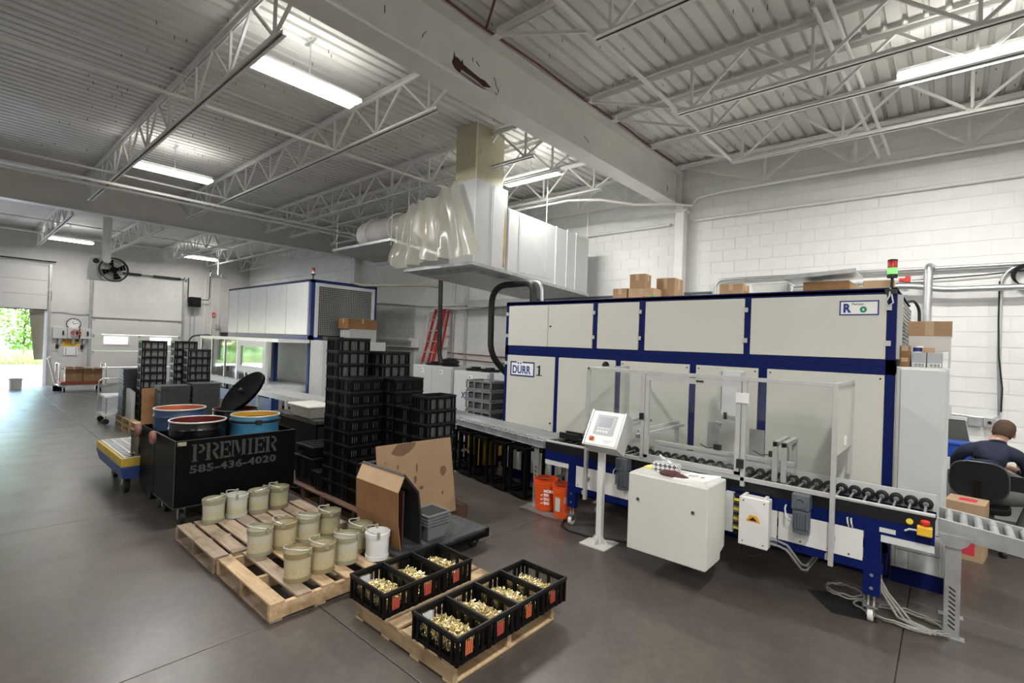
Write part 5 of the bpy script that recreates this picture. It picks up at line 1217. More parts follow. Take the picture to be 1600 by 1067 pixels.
# ================================================================== PAILS
def pail_material(name, col, speck=(.75, .66, .35)):
    m = bpy.data.materials.new(name); m.use_nodes = True; nt = m.node_tree; n = nt.nodes; l = nt.links; b = n['Principled BSDF']
    tc = n.new('ShaderNodeTexCoord'); sx_ = n.new('ShaderNodeSeparateXYZ'); l.new(tc.outputs['Object'], sx_.inputs[0])
    vz = n.new('ShaderNodeTexVoronoi'); vz.inputs['Scale'].default_value = 75; l.new(tc.outputs['Object'], vz.inputs[0])
    nz = n.new('ShaderNodeTexNoise'); nz.inputs['Scale'].default_value = 9; nz.inputs['Detail'].default_value = 4; l.new(tc.outputs['Object'], nz.inputs[0])
    # the load shows through the clear wall below about half height
    ad = n.new('ShaderNodeMath'); ad.operation = 'MULTIPLY_ADD'; ad.inputs[1].default_value = .09; l.new(nz.outputs[0], ad.inputs[0]); l.new(sx_.outputs[2], ad.inputs[2])
    mr = n.new('ShaderNodeMapRange'); mr.inputs['From Min'].default_value = .17; mr.inputs['From Max'].default_value = .12; l.new(ad.outputs[0], mr.inputs[0])
    rp = n.new('ShaderNodeValToRGB'); e = rp.color_ramp.elements; e[0].position = .0; e[1].position = .55
    e[0].color = (*speck, 1); e[1].color = (*[c*.62 for c in speck], 1); l.new(vz.outputs['Distance'], rp.inputs[0])
    fm = n.new('ShaderNodeMath'); fm.operation = 'MULTIPLY'; fm.inputs[1].default_value = .6; l.new(mr.outputs[0], fm.inputs[0])
    mx = n.new('ShaderNodeMix'); mx.data_type = 'RGBA'; l.new(fm.outputs[0], mx.inputs['Factor']); mx.inputs['A'].default_value = (*col, 1); l.new(rp.outputs[0], mx.inputs['B'])
    l.new(mx.outputs['Result'], b.inputs['Base Color']); b.inputs['Roughness'].default_value = .24; b.inputs['Subsurface Weight'].default_value = .0
    return m
pcol = {'clear': ((.50, .485, .40), (.31, .29, .205)), 'amber': ((.48, .43, .29), (.27, .22, .115)), 'olive': ((.37, .355, .25), (.22, .20, .12)), 'white': ((.74, .75, .74), (.70, .71, .70)), 'mint': ((.58, .59, .52), (.50, .52, .46))}
PM = {}
for k, (c, d) in pcol.items():
    m = MB(); m.lathe([(.0, .012), (.104, .012), (.106, .03), (.1115, .205), (.1085, .205), (.103, .035), (.0, .03)], n=28); body = m.mesh('body', pail_material('pail_' + k, c) if k != 'white' else mat('pail_white', c, .35), 35)
    m = MB(); m.lathe([(.106, .0), (.1115, .0), (.1125, .034), (.107, .036)], n=28, closed=True); skirt = m.mesh('base_band', mat('pail_band_' + k, d, .4), 35, True)
    m = MB(); m.lathe([(.108, .180), (.1165, .180), (.1185, .222), (.1125, .226), (.1095, .205)], n=28, closed=True); rimm = m.mesh('rim_band', MATS['pail_band_' + k], 35, True)
    m = MB(); m.lathe([(.0, .105), (.06, .11), (.1045, .09), (.1045, .088), (.0, .088)], n=20); fill = m.mesh('contents', mat('pail_granules', (.36, .32, .23), .6, var=.4, scale=90), 40)
    PM[k] = (body, skirt, rimm, fill)
hm = MB(); hm.tube([(math.cos(a)*.120, math.sin(a)*.112, .232+.026*math.sin(a)) for a in [PI*i/22 for i in range(23)]], .0058, 7); hmesh = hm.mesh('wire_handle', mat('dull_chrome', (.62, .61, .57), .3, .55), 60)
em = MB(); em.box(.110, .128, -.014, .014, .195, .246); emesh = em.mesh('handle_ear', MATS['pail_band_clear'], fixn=True)
def pail(lb, x, y, z, kind, rz):
    t = thing('pail', lb, 'pail', (x, y, z), rz, 'plastic pails on the pallets'); t.scale = (.91, .91, 1.02)
    for me in PM[kind]: place(me.name.split('.')[0], me, t)
    place('wire_handle', hmesh, t); place('handle_ear', emesh, t); place('handle_ear', emesh, t, rot=(0, 0, PI))
rowA = [('clear', 1.845), ('mint', 2.065), ('clear', 2.283), ('olive', 2.50)]
rowB = [('clear', 1.86), ('amber', 2.075), ('clear', 2.295), ('olive', 2.51)]
rowC = [('amber', 1.88), ('amber', 2.09), ('clear', 2.315)]
nmz = ['nearest the camera', 'second from the camera', 'third from the camera', 'farthest from the camera']
nmc = {'clear': 'cloudy', 'mint': 'pale greenish', 'olive': 'olive-tinted', 'amber': 'amber-tinted', 'white': 'white'}
for k, (kd, y) in enumerate(rowA): pail(nmc[kd] + ' plastic pail in the row beside the black cart, ' + nmz[k], -5.60, y, .141, kd, R([-60, 160, -50, 170][k]))
for k, (kd, y) in enumerate(rowB): pail(nmc[kd] + ' plastic pail in the middle row, ' + nmz[k], -4.50, y, .141, kd, R([190, 150, 200, 160][k]))
for k, (kd, y) in enumerate(rowC): pail(nmc[kd] + ' plastic pail in the front row, ' + nmz[k], -3.83+[.0, -.01, -.02][k], y, .141, kd, R([210, 170, 205][k]))
pail('olive-tinted plastic pail half hidden behind the white one', -3.98, 2.53, .141, 'olive', R(160))
pail('clean white plastic pail at the end of the front row', -3.73, 2.545, .141, 'white', R(150))

# ================================================================== PLATFORM CART with folded cardboard, bins and the tall sheet
pc = thing('platform_cart', 'low dark platform cart with the folded cardboard standing on it', 'cart', (-3.85, 3.15, 0)); off = (-3.85, 3.15, 0)
MB(off).box(-4.21, -3.46, 2.62, 3.66, .16, .20).build('deck', mat('worn_dark_deck', (.035, .036, .038), .6, var=.4, scale=9, dirt=(.09, .09, .09), dirt_scale=12, dirt_lo=.55, dirt_hi=.7), pc, bevel=.01)
MB(off).box(-3.49, -3.44, 2.62, 3.64, .11, .165).build('side_rail', black_st, pc, bevel=.008); MB(off).box(-4.2, -3.45, 3.63, 3.68, .10, .19).build('end_rail', black_st, pc, bevel=.008)
for x in (-4.12, -3.56):
    for y in (2.75, 3.56):
        w = MB(off).lathe([(.02, -.02), (.062, -.02), (.068, -.014), (.068, .014), (.062, .02), (.02, .02)], (x, y, .068), 18, Matrix(((0, 0, 1), (0, 1, 0), (-1, 0, 0)))).build('wheel', black_rub, pc, smooth=35)
        MB(off).cyl((x-.025, y, .068), (x+.025, y, .068), .025, 10).build('hub', steel, w); MB(off).box(x-.03, x+.03, y-.03, y+.03, .135, .16).build('caster_plate', steel, w)
# folded cardboard: house-shaped sleeve
fb = thing('folded_cardboard', 'folded cardboard sleeve standing like a small house on the dark cart', 'cardboard', (-3.9, 2.75, .2)); off = (-3.9, 2.75, .2)
xa, xb, th = -4.235, -3.57, .008
prof = [(2.675, .201), (2.635, .44), (2.625, .72), (2.695, .872), (2.86, .685), (2.90, .45), (2.905, .201)]
def strip(i, nm, mt, w=th, dx=0):
    (ya, za), (yb, zb) = prof[i], prof[i+1]
    d = Vector((0, yb-ya, zb-za)).normalized(); nrm = Vector((0, -d.z, d.y))*w
    pts = []
    for y, z in ((ya, za), (yb, zb)):
        for x in (xa-dx, xb): pts.append(Vector((x, y, z)))
    a, b, c, e = pts
    MB(off).hexa([a, b, b-nrm, a-nrm, c, e, e-nrm, c-nrm]).build(nm, mt, fb)
strip(0, 'front_panel', card_d); strip(1, 'front_panel', card_d); strip(2, 'slanted_panel', card2)
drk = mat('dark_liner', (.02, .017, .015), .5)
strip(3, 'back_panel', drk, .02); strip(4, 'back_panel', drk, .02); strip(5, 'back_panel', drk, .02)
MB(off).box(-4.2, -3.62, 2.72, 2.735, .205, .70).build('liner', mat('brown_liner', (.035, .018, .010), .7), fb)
# nested bins on the cart
for k in range(4):
    z = .201+k*.028
    t = thing('grey_bin', 'grey plastic bin nested on the dark cart, ' + ORD[k] + ' from the bottom', 'bin', (-3.68, 3.09, z), 0, 'nested bins on the cart')
    bmn = MB(); bmn.hexa([(-.10, -.10, 0), (.10, -.10, 0), (.10, .10, 0), (-.10, .10, 0), (-.125, -.125, .15), (.125, -.125, .15), (.125, .125, .15), (-.125, .125, .15)]) if k == 0 else bmn.box(-.126, .126, -.126, .126, .128, .15)
    bmn.build('shell', mat('bin_grey', (.15, .155, .16), .4), t); 
    for s in (-1, 1): MB().box(-.14, .14, s*.132-.009, s*.132+.009, .142, .155).build('rim_side', MATS['bin_grey'], t); MB().box(s*.132-.009, s*.132+.009, -.123, .123, .142, .155).build('rim_side', MATS['bin_grey'], t)
    if k == 3: MB().box(-.115, .115, -.115, .115, .1495, .1515).build('dark_mouth_sheet', dark_gap, t)  # near-black sheet across the bin mouth paints its shaded inside
# tall sheet of cardboard leaning on the crates
m = MB((-4.2, 3.3, .16)); m.hexa([(-4.14, 2.86, .155), (-4.135, 3.845, .155), (-4.143, 3.845, .155), (-4.148, 2.86, .155), (-4.19, 2.80, .998), (-4.195, 3.775, .978), (-4.203, 3.775, .978), (-4.198, 2.80, .998)])
sheet = tag(m.build('cardboard_sheet', mat('stained_cardboard', (.33, .215, .12), .8, var=.06, scale=4, dirt=(.17, .10, .055), dirt_scale=6.5, dirt_lo=.63, dirt_hi=.68), loc=(-4.2, 3.3, .16)), 'tall stained cardboard sheet leaning against the crate stacks', 'cardboard')
stain = mat('grease_stain', (.15, .085, .05), .7)
def on_sheet(y, z, e=.0012):
    u = (z-.155)/.83; return Vector((-4.1375-.0545*u+e, y, z)) - Vector((-4.2, 3.3, .16))
def blob(cy_, cz_, ry, rz_, clip=None, n=18):
    m = MB(); pts = []
    for i in range(n):
        a = 2*PI*i/n; z = cz_ + rz_*math.sin(a)*(1+.12*math.sin(3*a)); y = cy_ + ry*math.cos(a)
        if clip: z = min(z, clip(y))
        pts.append((y, z))
    m.v = [tuple(on_sheet(y, z)) for y, z in pts]; m.f = [tuple(range(n))]
    m.build('stain', stain, sheet)
blob(3.10, .985, .19, .11, lambda y: .997-.0205*(y-2.8)/.975)
blob(3.66, .63, .045, .055); blob(3.65, .39, .014, .02); blob(3.28, .60, .02, .04); blob(3.30, .72, .012, .05); blob(3.06, .76, .010, .03); blob(3.36, .50, .03, .02)
# ================================================================== BLACK LETTERED CART WITH DRUMS
kc = thing('steel_cart', 'black steel box cart with stencilled lettering, holding drums', 'cart', (-6.4, 2.24, 0)); off = (-6.4, 2.24, 0)
KX0, KX1, KY0, KY1, KZ0, KZ1 = -6.78, -6.03, 1.60, 2.87, .20, .905
MB(off).box(KX1-.012, KX1, KY0, KY1, KZ0, KZ1).build('front_wall', black_st, kc); MB(off).box(KX0, KX0+.012, KY0, KY1, KZ0, KZ1).build('back_wall', black_st, kc)
MB(off).box(KX0+.0125, KX1-.0125, KY0, KY0+.012, KZ0, KZ1).build('end_wall', black_st, kc); MB(off).box(KX0+.0125, KX1-.0125, KY1-.012, KY1, KZ0, KZ1).build('end_wall', black_st, kc)
MB(off).box(KX0+.0125, KX1-.0125, KY0+.0125, KY1-.0125, KZ0, KZ0+.02).build('bottom', black_st, kc)
edge = mat('worn_edge', (.11, .11, .105), .4, .5)
MB(off).box(KX1-.014, KX1+.002, KY0-.002, KY1, KZ1, KZ1+.004).build('edge_trim', edge, kc); MB(off).box(KX0, KX1-.0145, KY0-.002, KY0+.012, KZ1, KZ1+.004).build('edge_trim', edge, kc); MB(off).box(KX1-.002, KX1+.003, KY0, KY1, KZ0-.004, KZ0+.004).build('edge_trim', edge, kc)
MB(off).box(KX0, KX1, KY0-.003, KY0+.002, KZ0-.004, KZ0+.004).build('edge_trim', edge, kc); MB(off).box(KX1-.002, KX1+.002, KY0-.002, KY0+.002, KZ0+.0045, KZ1).build('edge_trim', edge, kc)
lk = lambda x, y, z: Vector((x, y, z)) - Vector(off)
# stencil letters: built with thick slab serifs and gaps
def stencil_text(s, y0, y1, z0, h, gapz):
    o = text('lettering', s, 1.0, (0, 0, 0), FACE_PX, stencil, kc, ext=.0008, bold=.035, sp=1.08)
    w = o.dimensions.x if o.dimensions.x > .01 else 1
    xs_ = [v.co.x for v in o.data.vertices]; ys_ = [v.co.y for v in o.data.vertices]
    sx_ = (y1-y0)/(max(xs_)-min(xs_)); sy_ = h/(max(ys_)-min(ys_)); x_, y_ = min(xs_), min(ys_)
    for v in o.data.vertices: v.co.x = (v.co.x-x_)*sx_; v.co.y = (v.co.y-y_)*sy_
    o.scale = (1, 1, 1); o.location = lk(KX1+.0012, y0, z0)
    return o
def glyph(ch, y0, w, z0, h):
    """thick slab-serif stencil letters, drawn from bars and half rings"""
    def bar(u0, v0, u1, v1): MB(off).box(KX1+.0004, KX1+.002, y0+u0*w, y0+u1*w, z0+v0*h, z0+v1*h).build('lettering', stencil, kc)
    def poly(ps): MB(off).prism([(y0+u*w, z0+v*h) for u, v in ps], 'x', KX1+.0004, KX1+.002).build('lettering', stencil, kc)
    def bowl(v0, v1, u0=.52, ur=.46, th=.55):
        c = (v0+v1)/2; r = (v1-v0)/2
        out = [(u0+ur*math.sin(a), c+r*math.cos(a)) for a in [PI*i/12 for i in range(13)]]; inn = [(u0+ur*th*math.sin(a), c+r*.62*math.cos(a)) for a in [PI*i/12 for i in range(12, -1, -1)]]
        poly(out+inn)
    stem = lambda u: bar(u, .0, u+.24, 1)
    if ch in 'PR':
        stem(.10); bar(.0, .93, .10, 1); bar(.0, 0, .10, .07); bar(.34, 0, .44, .07); bowl(.46, 1.0)
        if ch == 'R': poly([(.50, .44), (.72, .44), (1.0, .05), (1.0, 0), (.78, 0)])
    if ch == 'E':
        stem(.10); bar(.0, .93, .10, 1); bar(.0, 0, .10, .07); bar(.40, .88, .95, 1); bar(.40, 0, .95, .12); bar(.40, .46, .72, .56); bar(.84, .70, .95, .88); bar(.84, .12, .95, .32); bar(.64, .36, .72, .46); bar(.64, .56, .72, .66)
    if ch == 'M':
        bar(.04, 0, .14, .93); bar(.72, 0, .94, 1); bar(.0, .93, .20, 1); bar(.0, 0, .2, .07); bar(.66, 0, 1.0, .07); poly([(.16, 1), (.38, 1), (.56, .34), (.48, .12)]); poly([(.60, .36), (.52, .12), (.70, .85), (.70, 1)])
    if ch == 'I':
        bar(.33, 0, .67, 1); bar(.15, .93, .33, 1); bar(.67, .93, .85, 1); bar(.15, 0, .33, .07); bar(.67, 0, .85, .07)
yy = 1.755
for ch, w in zip('PREMIER', (.125, .135, .12, .155, .08, .12, .135)):
    glyph(ch, yy, w, .672, .185); yy += w+.0035
stencil_text('585-436-4020', 1.74, 2.64, .548, .088, 0)
for k in range(10): MB(off).box(KX1+.0005, KX1+.0028, 1.765+.09*k, 1.770+.09*k, .545, .64).build('stencil_bridge', black_st, kc)
MB(off).box(KX1+.0005, KX1+.002, 1.62, 1.70, .855, .895).build('sticker', mat('worn_label', (.38, .36, .27), .6, dirt=(.05, .05, .05), dirt_scale=30, dirt_lo=.5, dirt_hi=.6), kc)
for x in (KX0+.09, KX1-.09):
    for y in (KY0+.1, KY1-.1):
        w = MB(off).lathe([(.02, -.022), (.07, -.022), (.075, -.015), (.075, .015), (.07, .022), (.02, .022)], (x, y, .076), 18, Matrix(((1, 0, 0), (0, 0, -1), (0, 1, 0)))).build('wheel', black_rub, kc, smooth=35)
        MB(off).box(x-.05, x+.05, y-.05, y+.05, .185, .198).build('caster_plate', steel, w)
        for s in (-1, 1): MB(off).box(x-.025, x+.025, y+s*.03-.004, y+s*.03+.004, .06, .19).build('caster_fork', steel, w)
# second black cart right behind, with rags over the corners
k2 = thing('steel_cart', 'second black steel box cart standing behind the lettered one', 'cart', (-7.1, 2.24, 0)); off = (-7.1, 2.24, 0)
HX0, HX1 = -7.40, -6.795
MB(off).box(HX1-.012, HX1, KY0, KY1, KZ0, KZ1).build('front_wall', black_st, k2); MB(off).box(HX0, HX0+.012, KY0, KY1, KZ0, KZ1).build('back_wall', black_st, k2)
MB(off).box(HX0+.0125, HX1-.0125, KY0, KY0+.012, KZ0, KZ1).build('end_wall', black_st, k2); MB(off).box(HX0+.0125, HX1-.0125, KY1-.012, KY1, KZ0, KZ1).build('end_wall', black_st, k2)
MB(off).box(HX0+.0125, HX1-.0125, KY0+.0125, KY1-.0125, KZ0, KZ0+.02).build('bottom', black_st, k2)
for x in (HX0+.09, HX1-.09):
    for y in (KY0+.1, KY1-.1):
        w = MB(off).lathe([(.02, -.022), (.07, -.022), (.075, -.015), (.075, .015), (.07, .022), (.02, .022)], (x, y, .076), 18, Matrix(((1, 0, 0), (0, 0, -1), (0, 1, 0)))).build('wheel', black_rub, k2, smooth=35)
        MB(off).box(x-.05, x+.05, y-.05, y+.05, .185, .198).build('caster_plate', steel, w)
tag(MB((-7.55, 1.60, .507)).lathe([(.065, .0), (.07, .01), (.07, .30), (.065, .30), (.065, .012)], (-7.55, 1.60, .508), 16).build('clear_jar', glass_material('jar_clear', (.55, .52, .46), .2, .1), loc=(-7.55, 1.60, .507), smooth=40), 'clear plastic jar standing on the yellow spill deck', 'jar')
for k, (x, y) in enumerate(((-7.34, 1.592), (-6.70, 1.592))):
    m = MB(); m.lathe([(.01, -.12), (.045, -.09), (.05, -.02), (.04, .03), (.02, .04)], n=12); m.v = [(x_*1.1+.015*mnoise.noise(Vector((x_, y_, z_))*20), y_*.7+.01*mnoise.noise(Vector((y_, z_, x_))*20), z_) for x_, y_, z_ in m.v]
    tag(m.build('rag', mat('pink_rag', (.24, .11, .09), .9, var=.25, scale=25), loc=(x, y-.035, .89), smooth=60), ['pinkish rag hung over the corner of the second black cart', 'pinkish rag hung over the near end of the lettered cart'][k], 'rag')
# drums
def drum(lb, x, y, z, ext_m, int_m, h=.86, r=.285, band=None, hoops=True):
    t = thing('steel_drum', lb, 'drum', (x, y, z), 0, 'open drums')
    pf = [(.0, .0), (r-.01, .0), (r, .015), (r, h*.33-.03), (r+.012, h*.33), (r, h*.33+.03), (r, h*.68-.03), (r+.012, h*.68), (r, h*.68+.03), (r, h-.10), (r+.008, h-.085), (r, h-.07), (r, h)]
    MB().lathe(pf + [(r-.006, h)], n=36).build('shell', ext_m, t, smooth=40)
    l = MB(); a = l.lathe([(r-.007, h-.002), (r-.007, .06), (.0, .06)], n=36); l.f = l.f[:-2] + [l.f[-1]]; l.f = [tuple(reversed(f)) for f in l.f]
    l.build('lining', int_m, t, smooth=40, fixn=False)
    MB().tube([(math.cos(2*PI*i/36)*(r+.001), math.sin(2*PI*i/36)*(r+.001), h) for i in range(36)], .009, 6, closed=True).build('rim', steel if band is None else band, t, smooth=60)
    return t
# drum shells are cut open at the top: no cap on the shell
navy_d = mat('drum_navy', (.018, .045, .10), .4, var=.1, scale=5); black_d = mat('drum_black', (.005, .005, .006), .25, spec=.4); blue_d = mat('drum_blue', (.06, .24, .42), .35, var=.06, scale=5)
def open_drum(*a, **k):
    t = drum(*a, **k); sh = [c for c in t.children if c.name.startswith('shell')][0]; bm = bmesh.new(); bm.from_mesh(sh.data)
    zt = max(v.co.z for v in bm.verts); bmesh.ops.delete(bm, geom=[f for f in bm.faces if len(f.verts) > 4 and f.calc_center_median().z > zt-.01], context='FACES_ONLY'); bm.to_mesh(sh.data); bm.free()
    return t
rim_l = mat('rim_pale', (.62, .60, .56), .35, .4)
lin_o = mat('lining_orange', (.42, .10, .035), .5, var=.12, scale=5); lin_r = mat('lining_dark_red', (.12, .014, .012), .4); lin_y = mat('lining_yellow', (.50, .27, .02), .5)
open_drum('navy drum with an orange-brown lining behind the lettered cart', -6.90+.02, 1.86+.02, .20, navy_d, lin_o, h=.90, r=.268, band=rim_l).location = (-7.097, 1.92, .222)
d2 = open_drum('black drum with a dark red lining at the near end of the lettered cart', -6.36, 1.90, .222, black_d, lin_r, h=.85, r=.275, band=rim_l)
d3 = open_drum('light blue drum with a yellow lining in the lettered cart', -6.36, 2.52, .222, blue_d, lin_y, h=.86, r=.265, band=rim_l)
m = MB(); m.tube([(math.cos(2*PI*i/36)*.272, math.sin(2*PI*i/36)*.272, .80) for i in range(36)], .016, 6, closed=True); m.build('clamp_band', black_rub, d3, smooth=60)
MB().box(.255, .295, -.10, -.04, .775, .825).build('clamp_latch', black_rub, d3)
open_drum('black drum further back carrying the tilted black lid', 0, 0, 0, black_d, lin_r, h=.84, r=.265, band=mat('rim_dark', (.10, .10, .10), .35, .5)).location = (-7.10, 2.56, .222)
ax = Vector((.077, -.758, .64)).normalized(); q = ax.to_track_quat('Z', 'Y').to_matrix()
m = MB(); m.lathe([(.0, .0), (.30, .0), (.32, -.02), (.332, -.02), (.332, .012), (.315, .018), (.29, .010), (.0, .010)], n=36, axis=q)
lid = tag(m.build('round_cover', mat('lid_black', (.0015, .0015, .0015), .5, spec=.03), loc=(-7.05, 2.62, 1.29), smooth=40), 'round black drum lid tilted upright on the back drum', 'lid')
MB().lathe([(.02, .012), (.03, .012), (.03, .05), (.02, .06)], (0, .0, 0), 10, axis=q).build('bung', black_rub, lid)
# ================================================================== SPILL DECK ON WHEELS, left of the cart
sp_ = thing('spill_deck', 'wheeled spill deck with a yellow grate frame and a dark blue base', 'spill deck', (-7.75, 1.75, 0)); off = (-7.75, 1.75, 0)
SX0_, SX1_, SY0_, SY1_ = -8.90, -7.43, 1.42, 2.10; ZS = -.10
bluep = mat('spill_blue', (.03, .06, .20), .5, var=.1, scale=5); yel = mat('spill_yellow', (.46, .31, .03), .5, var=.1, scale=6)
MB(off).hexa([(SX0_+.03, SY0_+.03, .34+ZS), (SX1_-.03, SY0_+.03, .34+ZS), (SX1_-.03, SY1_-.03, .34+ZS), (SX0_+.03, SY1_-.03, .34+ZS), (SX0_-.01, SY0_-.01, .50+ZS), (SX1_+.01, SY0_-.01, .50+ZS), (SX1_+.01, SY1_+.01, .50+ZS), (SX0_-.01, SY1_+.01, .50+ZS)]).build('sump', bluep, sp_, bevel=.012)
for a in ((SX0_, SX1_, SY0_, SY0_+.03), (SX0_, SX1_, SY1_-.03, SY1_), (SX0_, SX0_+.03, SY0_+.03, SY1_-.03), (SX1_-.03, SX1_, SY0_+.03, SY1_-.03)): MB(off).box(*a, .501+ZS, .60+ZS).build('frame_side', yel, sp_, bevel=.004)
MB(off).box(SX0_+.03, SX1_-.03, SY0_+.03, SY1_-.03, .56+ZS, .575+ZS).build('tray', dark_gap, sp_)
gm = mat('grate_grey', (.60, .60, .61), .5)
for k in range(15):
    x = SX0_+.03+k*.1; MB(off).box(x-.014, x+.014, SY0_+.03, SY1_-.03, .598+ZS, .606+ZS).build('grate_bar', gm, sp_)
for k in range(6):
    y = SY0_+.07+k*.105; MB(off).box(SX0_+.03, SX1_-.03, y-.030, y-.016, .5975+ZS, .605+ZS).build('grate_bar', gm, sp_)
for x, y in ((SX0_+.2, SY0_+.18), (SX1_-.35, SY0_+.12), (SX0_+.2, SY1_-.15), (SX1_-.35, SY1_-.12)):
    w = MB(off).lathe([(.03, -.028), (.09, -.028), (.10, -.018), (.10, .018), (.09, .028), (.03, .028)], (x, y, .10), 20, Matrix(((1, 0, 0), (0, 0, -1), (0, 1, 0)))).build('wheel', black_rub, sp_, smooth=35)
    for s in (-1, 1): MB(off).prism([(x-.03, .10), (x+.03, .10), (x+.11, .23), (x+.02, .23)], 'y', y+s*.04-.004, y+s*.04+.004).build('caster_fork', galv, w)
    MB(off).box(x-.02, x+.14, y-.06, y+.06, .228, .242).build('caster_plate', galv, w)
# ================================================================== THINGS ON TOP OF THE BLUE MACHINE
carton('cardboard_box', 'small taped carton at the left end of the machine top', (-3.50, 6.35, 2.704), (.22, .22, .185))
carton('cardboard_box', 'lower carton under the pair of taller cartons on the machine top', (-3.20, 6.45, 2.704), (.36, .40, .175), R(4), card2)
carton('cardboard_box', 'upright carton on top of the lower carton, front of two', (-3.26, 6.38, 2.882), (.22, .22, .20), R(3))
carton('cardboard_box', 'upright carton on top of the lower carton, rear of two', (-2.98, 6.72, 2.704), (.26, .34, .34), R(3))
t = thing('cable_scraps', 'tangle of orange and green scraps beside the cartons on the machine', 'scraps', (-2.98, 6.2, 2.704))
for k in range(3): MB().tube([(-.10+.07*k+.03*math.sin(a+k), -.05+.05*math.cos(a*1.3), .02+.03*abs(math.sin(a*.7))) for a in [i*.5 for i in range(14)]], .009, 6).build('strand', [mat('scrap_orange', (.5, .16, .08), .6), card2, mat('scrap_green', (.12, .35, .14), .6)][k], t, smooth=60)
carton('cardboard_box', 'brown carton on the middle of the machine top', (-2.02, 6.45, 2.704), (.27, .30, .18), R(2))
t = thing('white_bin', 'translucent white bin on the machine top left of the steel tray', 'bin', (-1.60, 6.5, 2.704))
MB().hexa([(-.17, -.13, 0), (.17, -.13, 0), (.17, .13, 0), (-.17, .13, 0), (-.19, -.15, .16), (.19, -.15, .16), (.19, .15, .16), (-.19, .15, .16)]).build('body', mat('bin_white', (.66, .66, .62), .4), t); MB().box(-.20, .20, -.16, .16, .16, .18).build('rim', MATS['bin_white'], t, bevel=.005)
t = thing('steel_tray', 'flat grey steel tray lying tilted on cartons on the machine top', 'tray', (-1.05, 6.3, 2.86)); tr_ = Matrix.Rotation(R(-3), 3, 'Y')
MB().obox((0, 0, .03), (.66, .55, .015), tr_).build('plate', galv, t)
for s in (-1, 1): MB().obox((0, s*.27, .045), (.66, .012, .04), tr_).build('lip', galv, t)
MB().obox((-.31, 0, .02), (.05, .40, .02), tr_).build('handle_bar', black_rub, t)
carton('cardboard_box', 'flat carton under the steel tray on the machine top', (-1.0, 6.35, 2.704), (.42, .40, .135), 0, card_d, False)
carton('cardboard_box', 'open carton with paper at the right end of the machine top', (-.56, 6.4, 2.704), (.26, .36, .13), R(3), card2, False)
tag(MB((-.77, 6.35, 2.704)).prism([(-.86, 2.704), (-.69, 2.704), (-.71, 2.78), (-.80, 2.83)], 'y', 6.2, 6.5).build('paper_bag', card2, loc=(-.77, 6.35, 2.704)), 'crumpled paper bag beside the open carton on the machine', 'bag')
# ---- boxes on the electrical cabinet
carton('grey_carton', 'grey carton with a bar-coded strip on the cabinet, left one', (-.205, 5.98, 1.973), (.105, .20, .135), 0, mat('carton_blue_grey', (.36, .38, .40), .6), False)
carton('grey_carton', 'grey carton with a bar-coded strip on the cabinet, right one', (-.095, 5.98, 1.973), (.105, .20, .135), 0, MATS['carton_blue_grey'], False)
for o_ in [o for o in COL.objects if o.name.startswith('grey_carton')]:
    MB().box(-.045, .045, -.1012, -.1, .006, .04).build('white_strip', paper, o_)
    for k in range(9): MB().box(-.04+k*.0088, -.0365+k*.0088+.0012*(k % 3), -.1020, -.1012, .008, .036).build('bar', ink, o_)
carton('white_carton', 'small white carton on the cabinet, lower of two', (-.022, 6.0, 1.973), (.04, .16, .075), 0, paper, False)
carton('white_carton', 'small white carton on the cabinet, upper of two', (-.022, 6.0, 2.049), (.04, .16, .07), 0, paper, False)
carton('cardboard_box', 'small brown carton at the left edge of the cabinet top, lower one', (-.305, 5.95, 1.973), (.07, .20, .085), 0, card_d)
carton('cardboard_box', 'small brown carton at the left edge of the cabinet top, upper one', (-.305, 5.95, 2.059), (.072, .20, .11), 0, card_d)
carton('cardboard_box', 'small carton lying on the grey cartons of the cabinet', (-.14, 5.99, 2.109), (.09, .14, .045), 0, card2)
t = thing('tape_roll', 'roll of blue and white tape on the grey cartons', 'tape', (-.215, 5.97, 2.109))
MB().lathe([(.022, 0), (.036, 0), (.036, .06), (.022, .06)], n=18, closed=True).build('roll', paper, t, smooth=40); MB().lathe([(.0365, .01), (.0372, .01), (.0372, .045), (.0365, .045)], n=18, closed=True).build('print', ink_blue, t)
t = carton('large_carton', 'large brown-topped white carton standing at the back of the cabinet', (-.14, 6.33, 1.973), (.31, .42, .30), 0, mat('carton_white_side', (.58, .56, .53), .7), False)
MB().box(-.16, .16, -.215, .215, .295, .435).build('brown_lid', card, t, bevel=.004); MB().box(-.035, .03, -.2162, -.215, .30, .435).build('tape', tape, t)
# ---- right wall pipes and boxes
pipe('wall_conduit', bend([(-.95, 8.9, 3.09), (-.34, 8.9, 3.06), (-.09, 8.9, 3.0), (3, 8.9, 3.0)], .15, 5), .042, 'thick bright conduit along the wall right of the signal tower', conduit, n=12)
pipe('wall_conduit', bend([(-.24, 8.86, 1.9), (-.235, 8.86, 3.33), (-.20, 9.08, 3.33)], .08, 5), .05, 'vertical bright conduit rising behind the cabinet cartons', conduit, n=12)
pipe('wall_conduit', bend([(-3.15, 9.02, 2.85), (-3.15, 9.02, 3.31), (-2.9, 9.02, 3.325), (3, 9.02, 3.30)], .15, 5), .026, 'grey conduit running level above the machine top cartons', conduit, n=10)
pipe('wall_cable', [(-.95, 9.04, 3.13), (-.2, 9.04, 3.17), (.3, 9.04, 3.19), (.8, 9.04, 3.23), (3, 9.04, 3.24)], .009, 'thin dark cable along the wall above the thick conduit', black_rub, 'cable')
pipe('wall_conduit', [(-2.2, 9.02, 3.14), (-.25, 9.02, 3.14)], .022, 'thin grey conduit behind the steel tray, left of the vertical conduit', conduit)
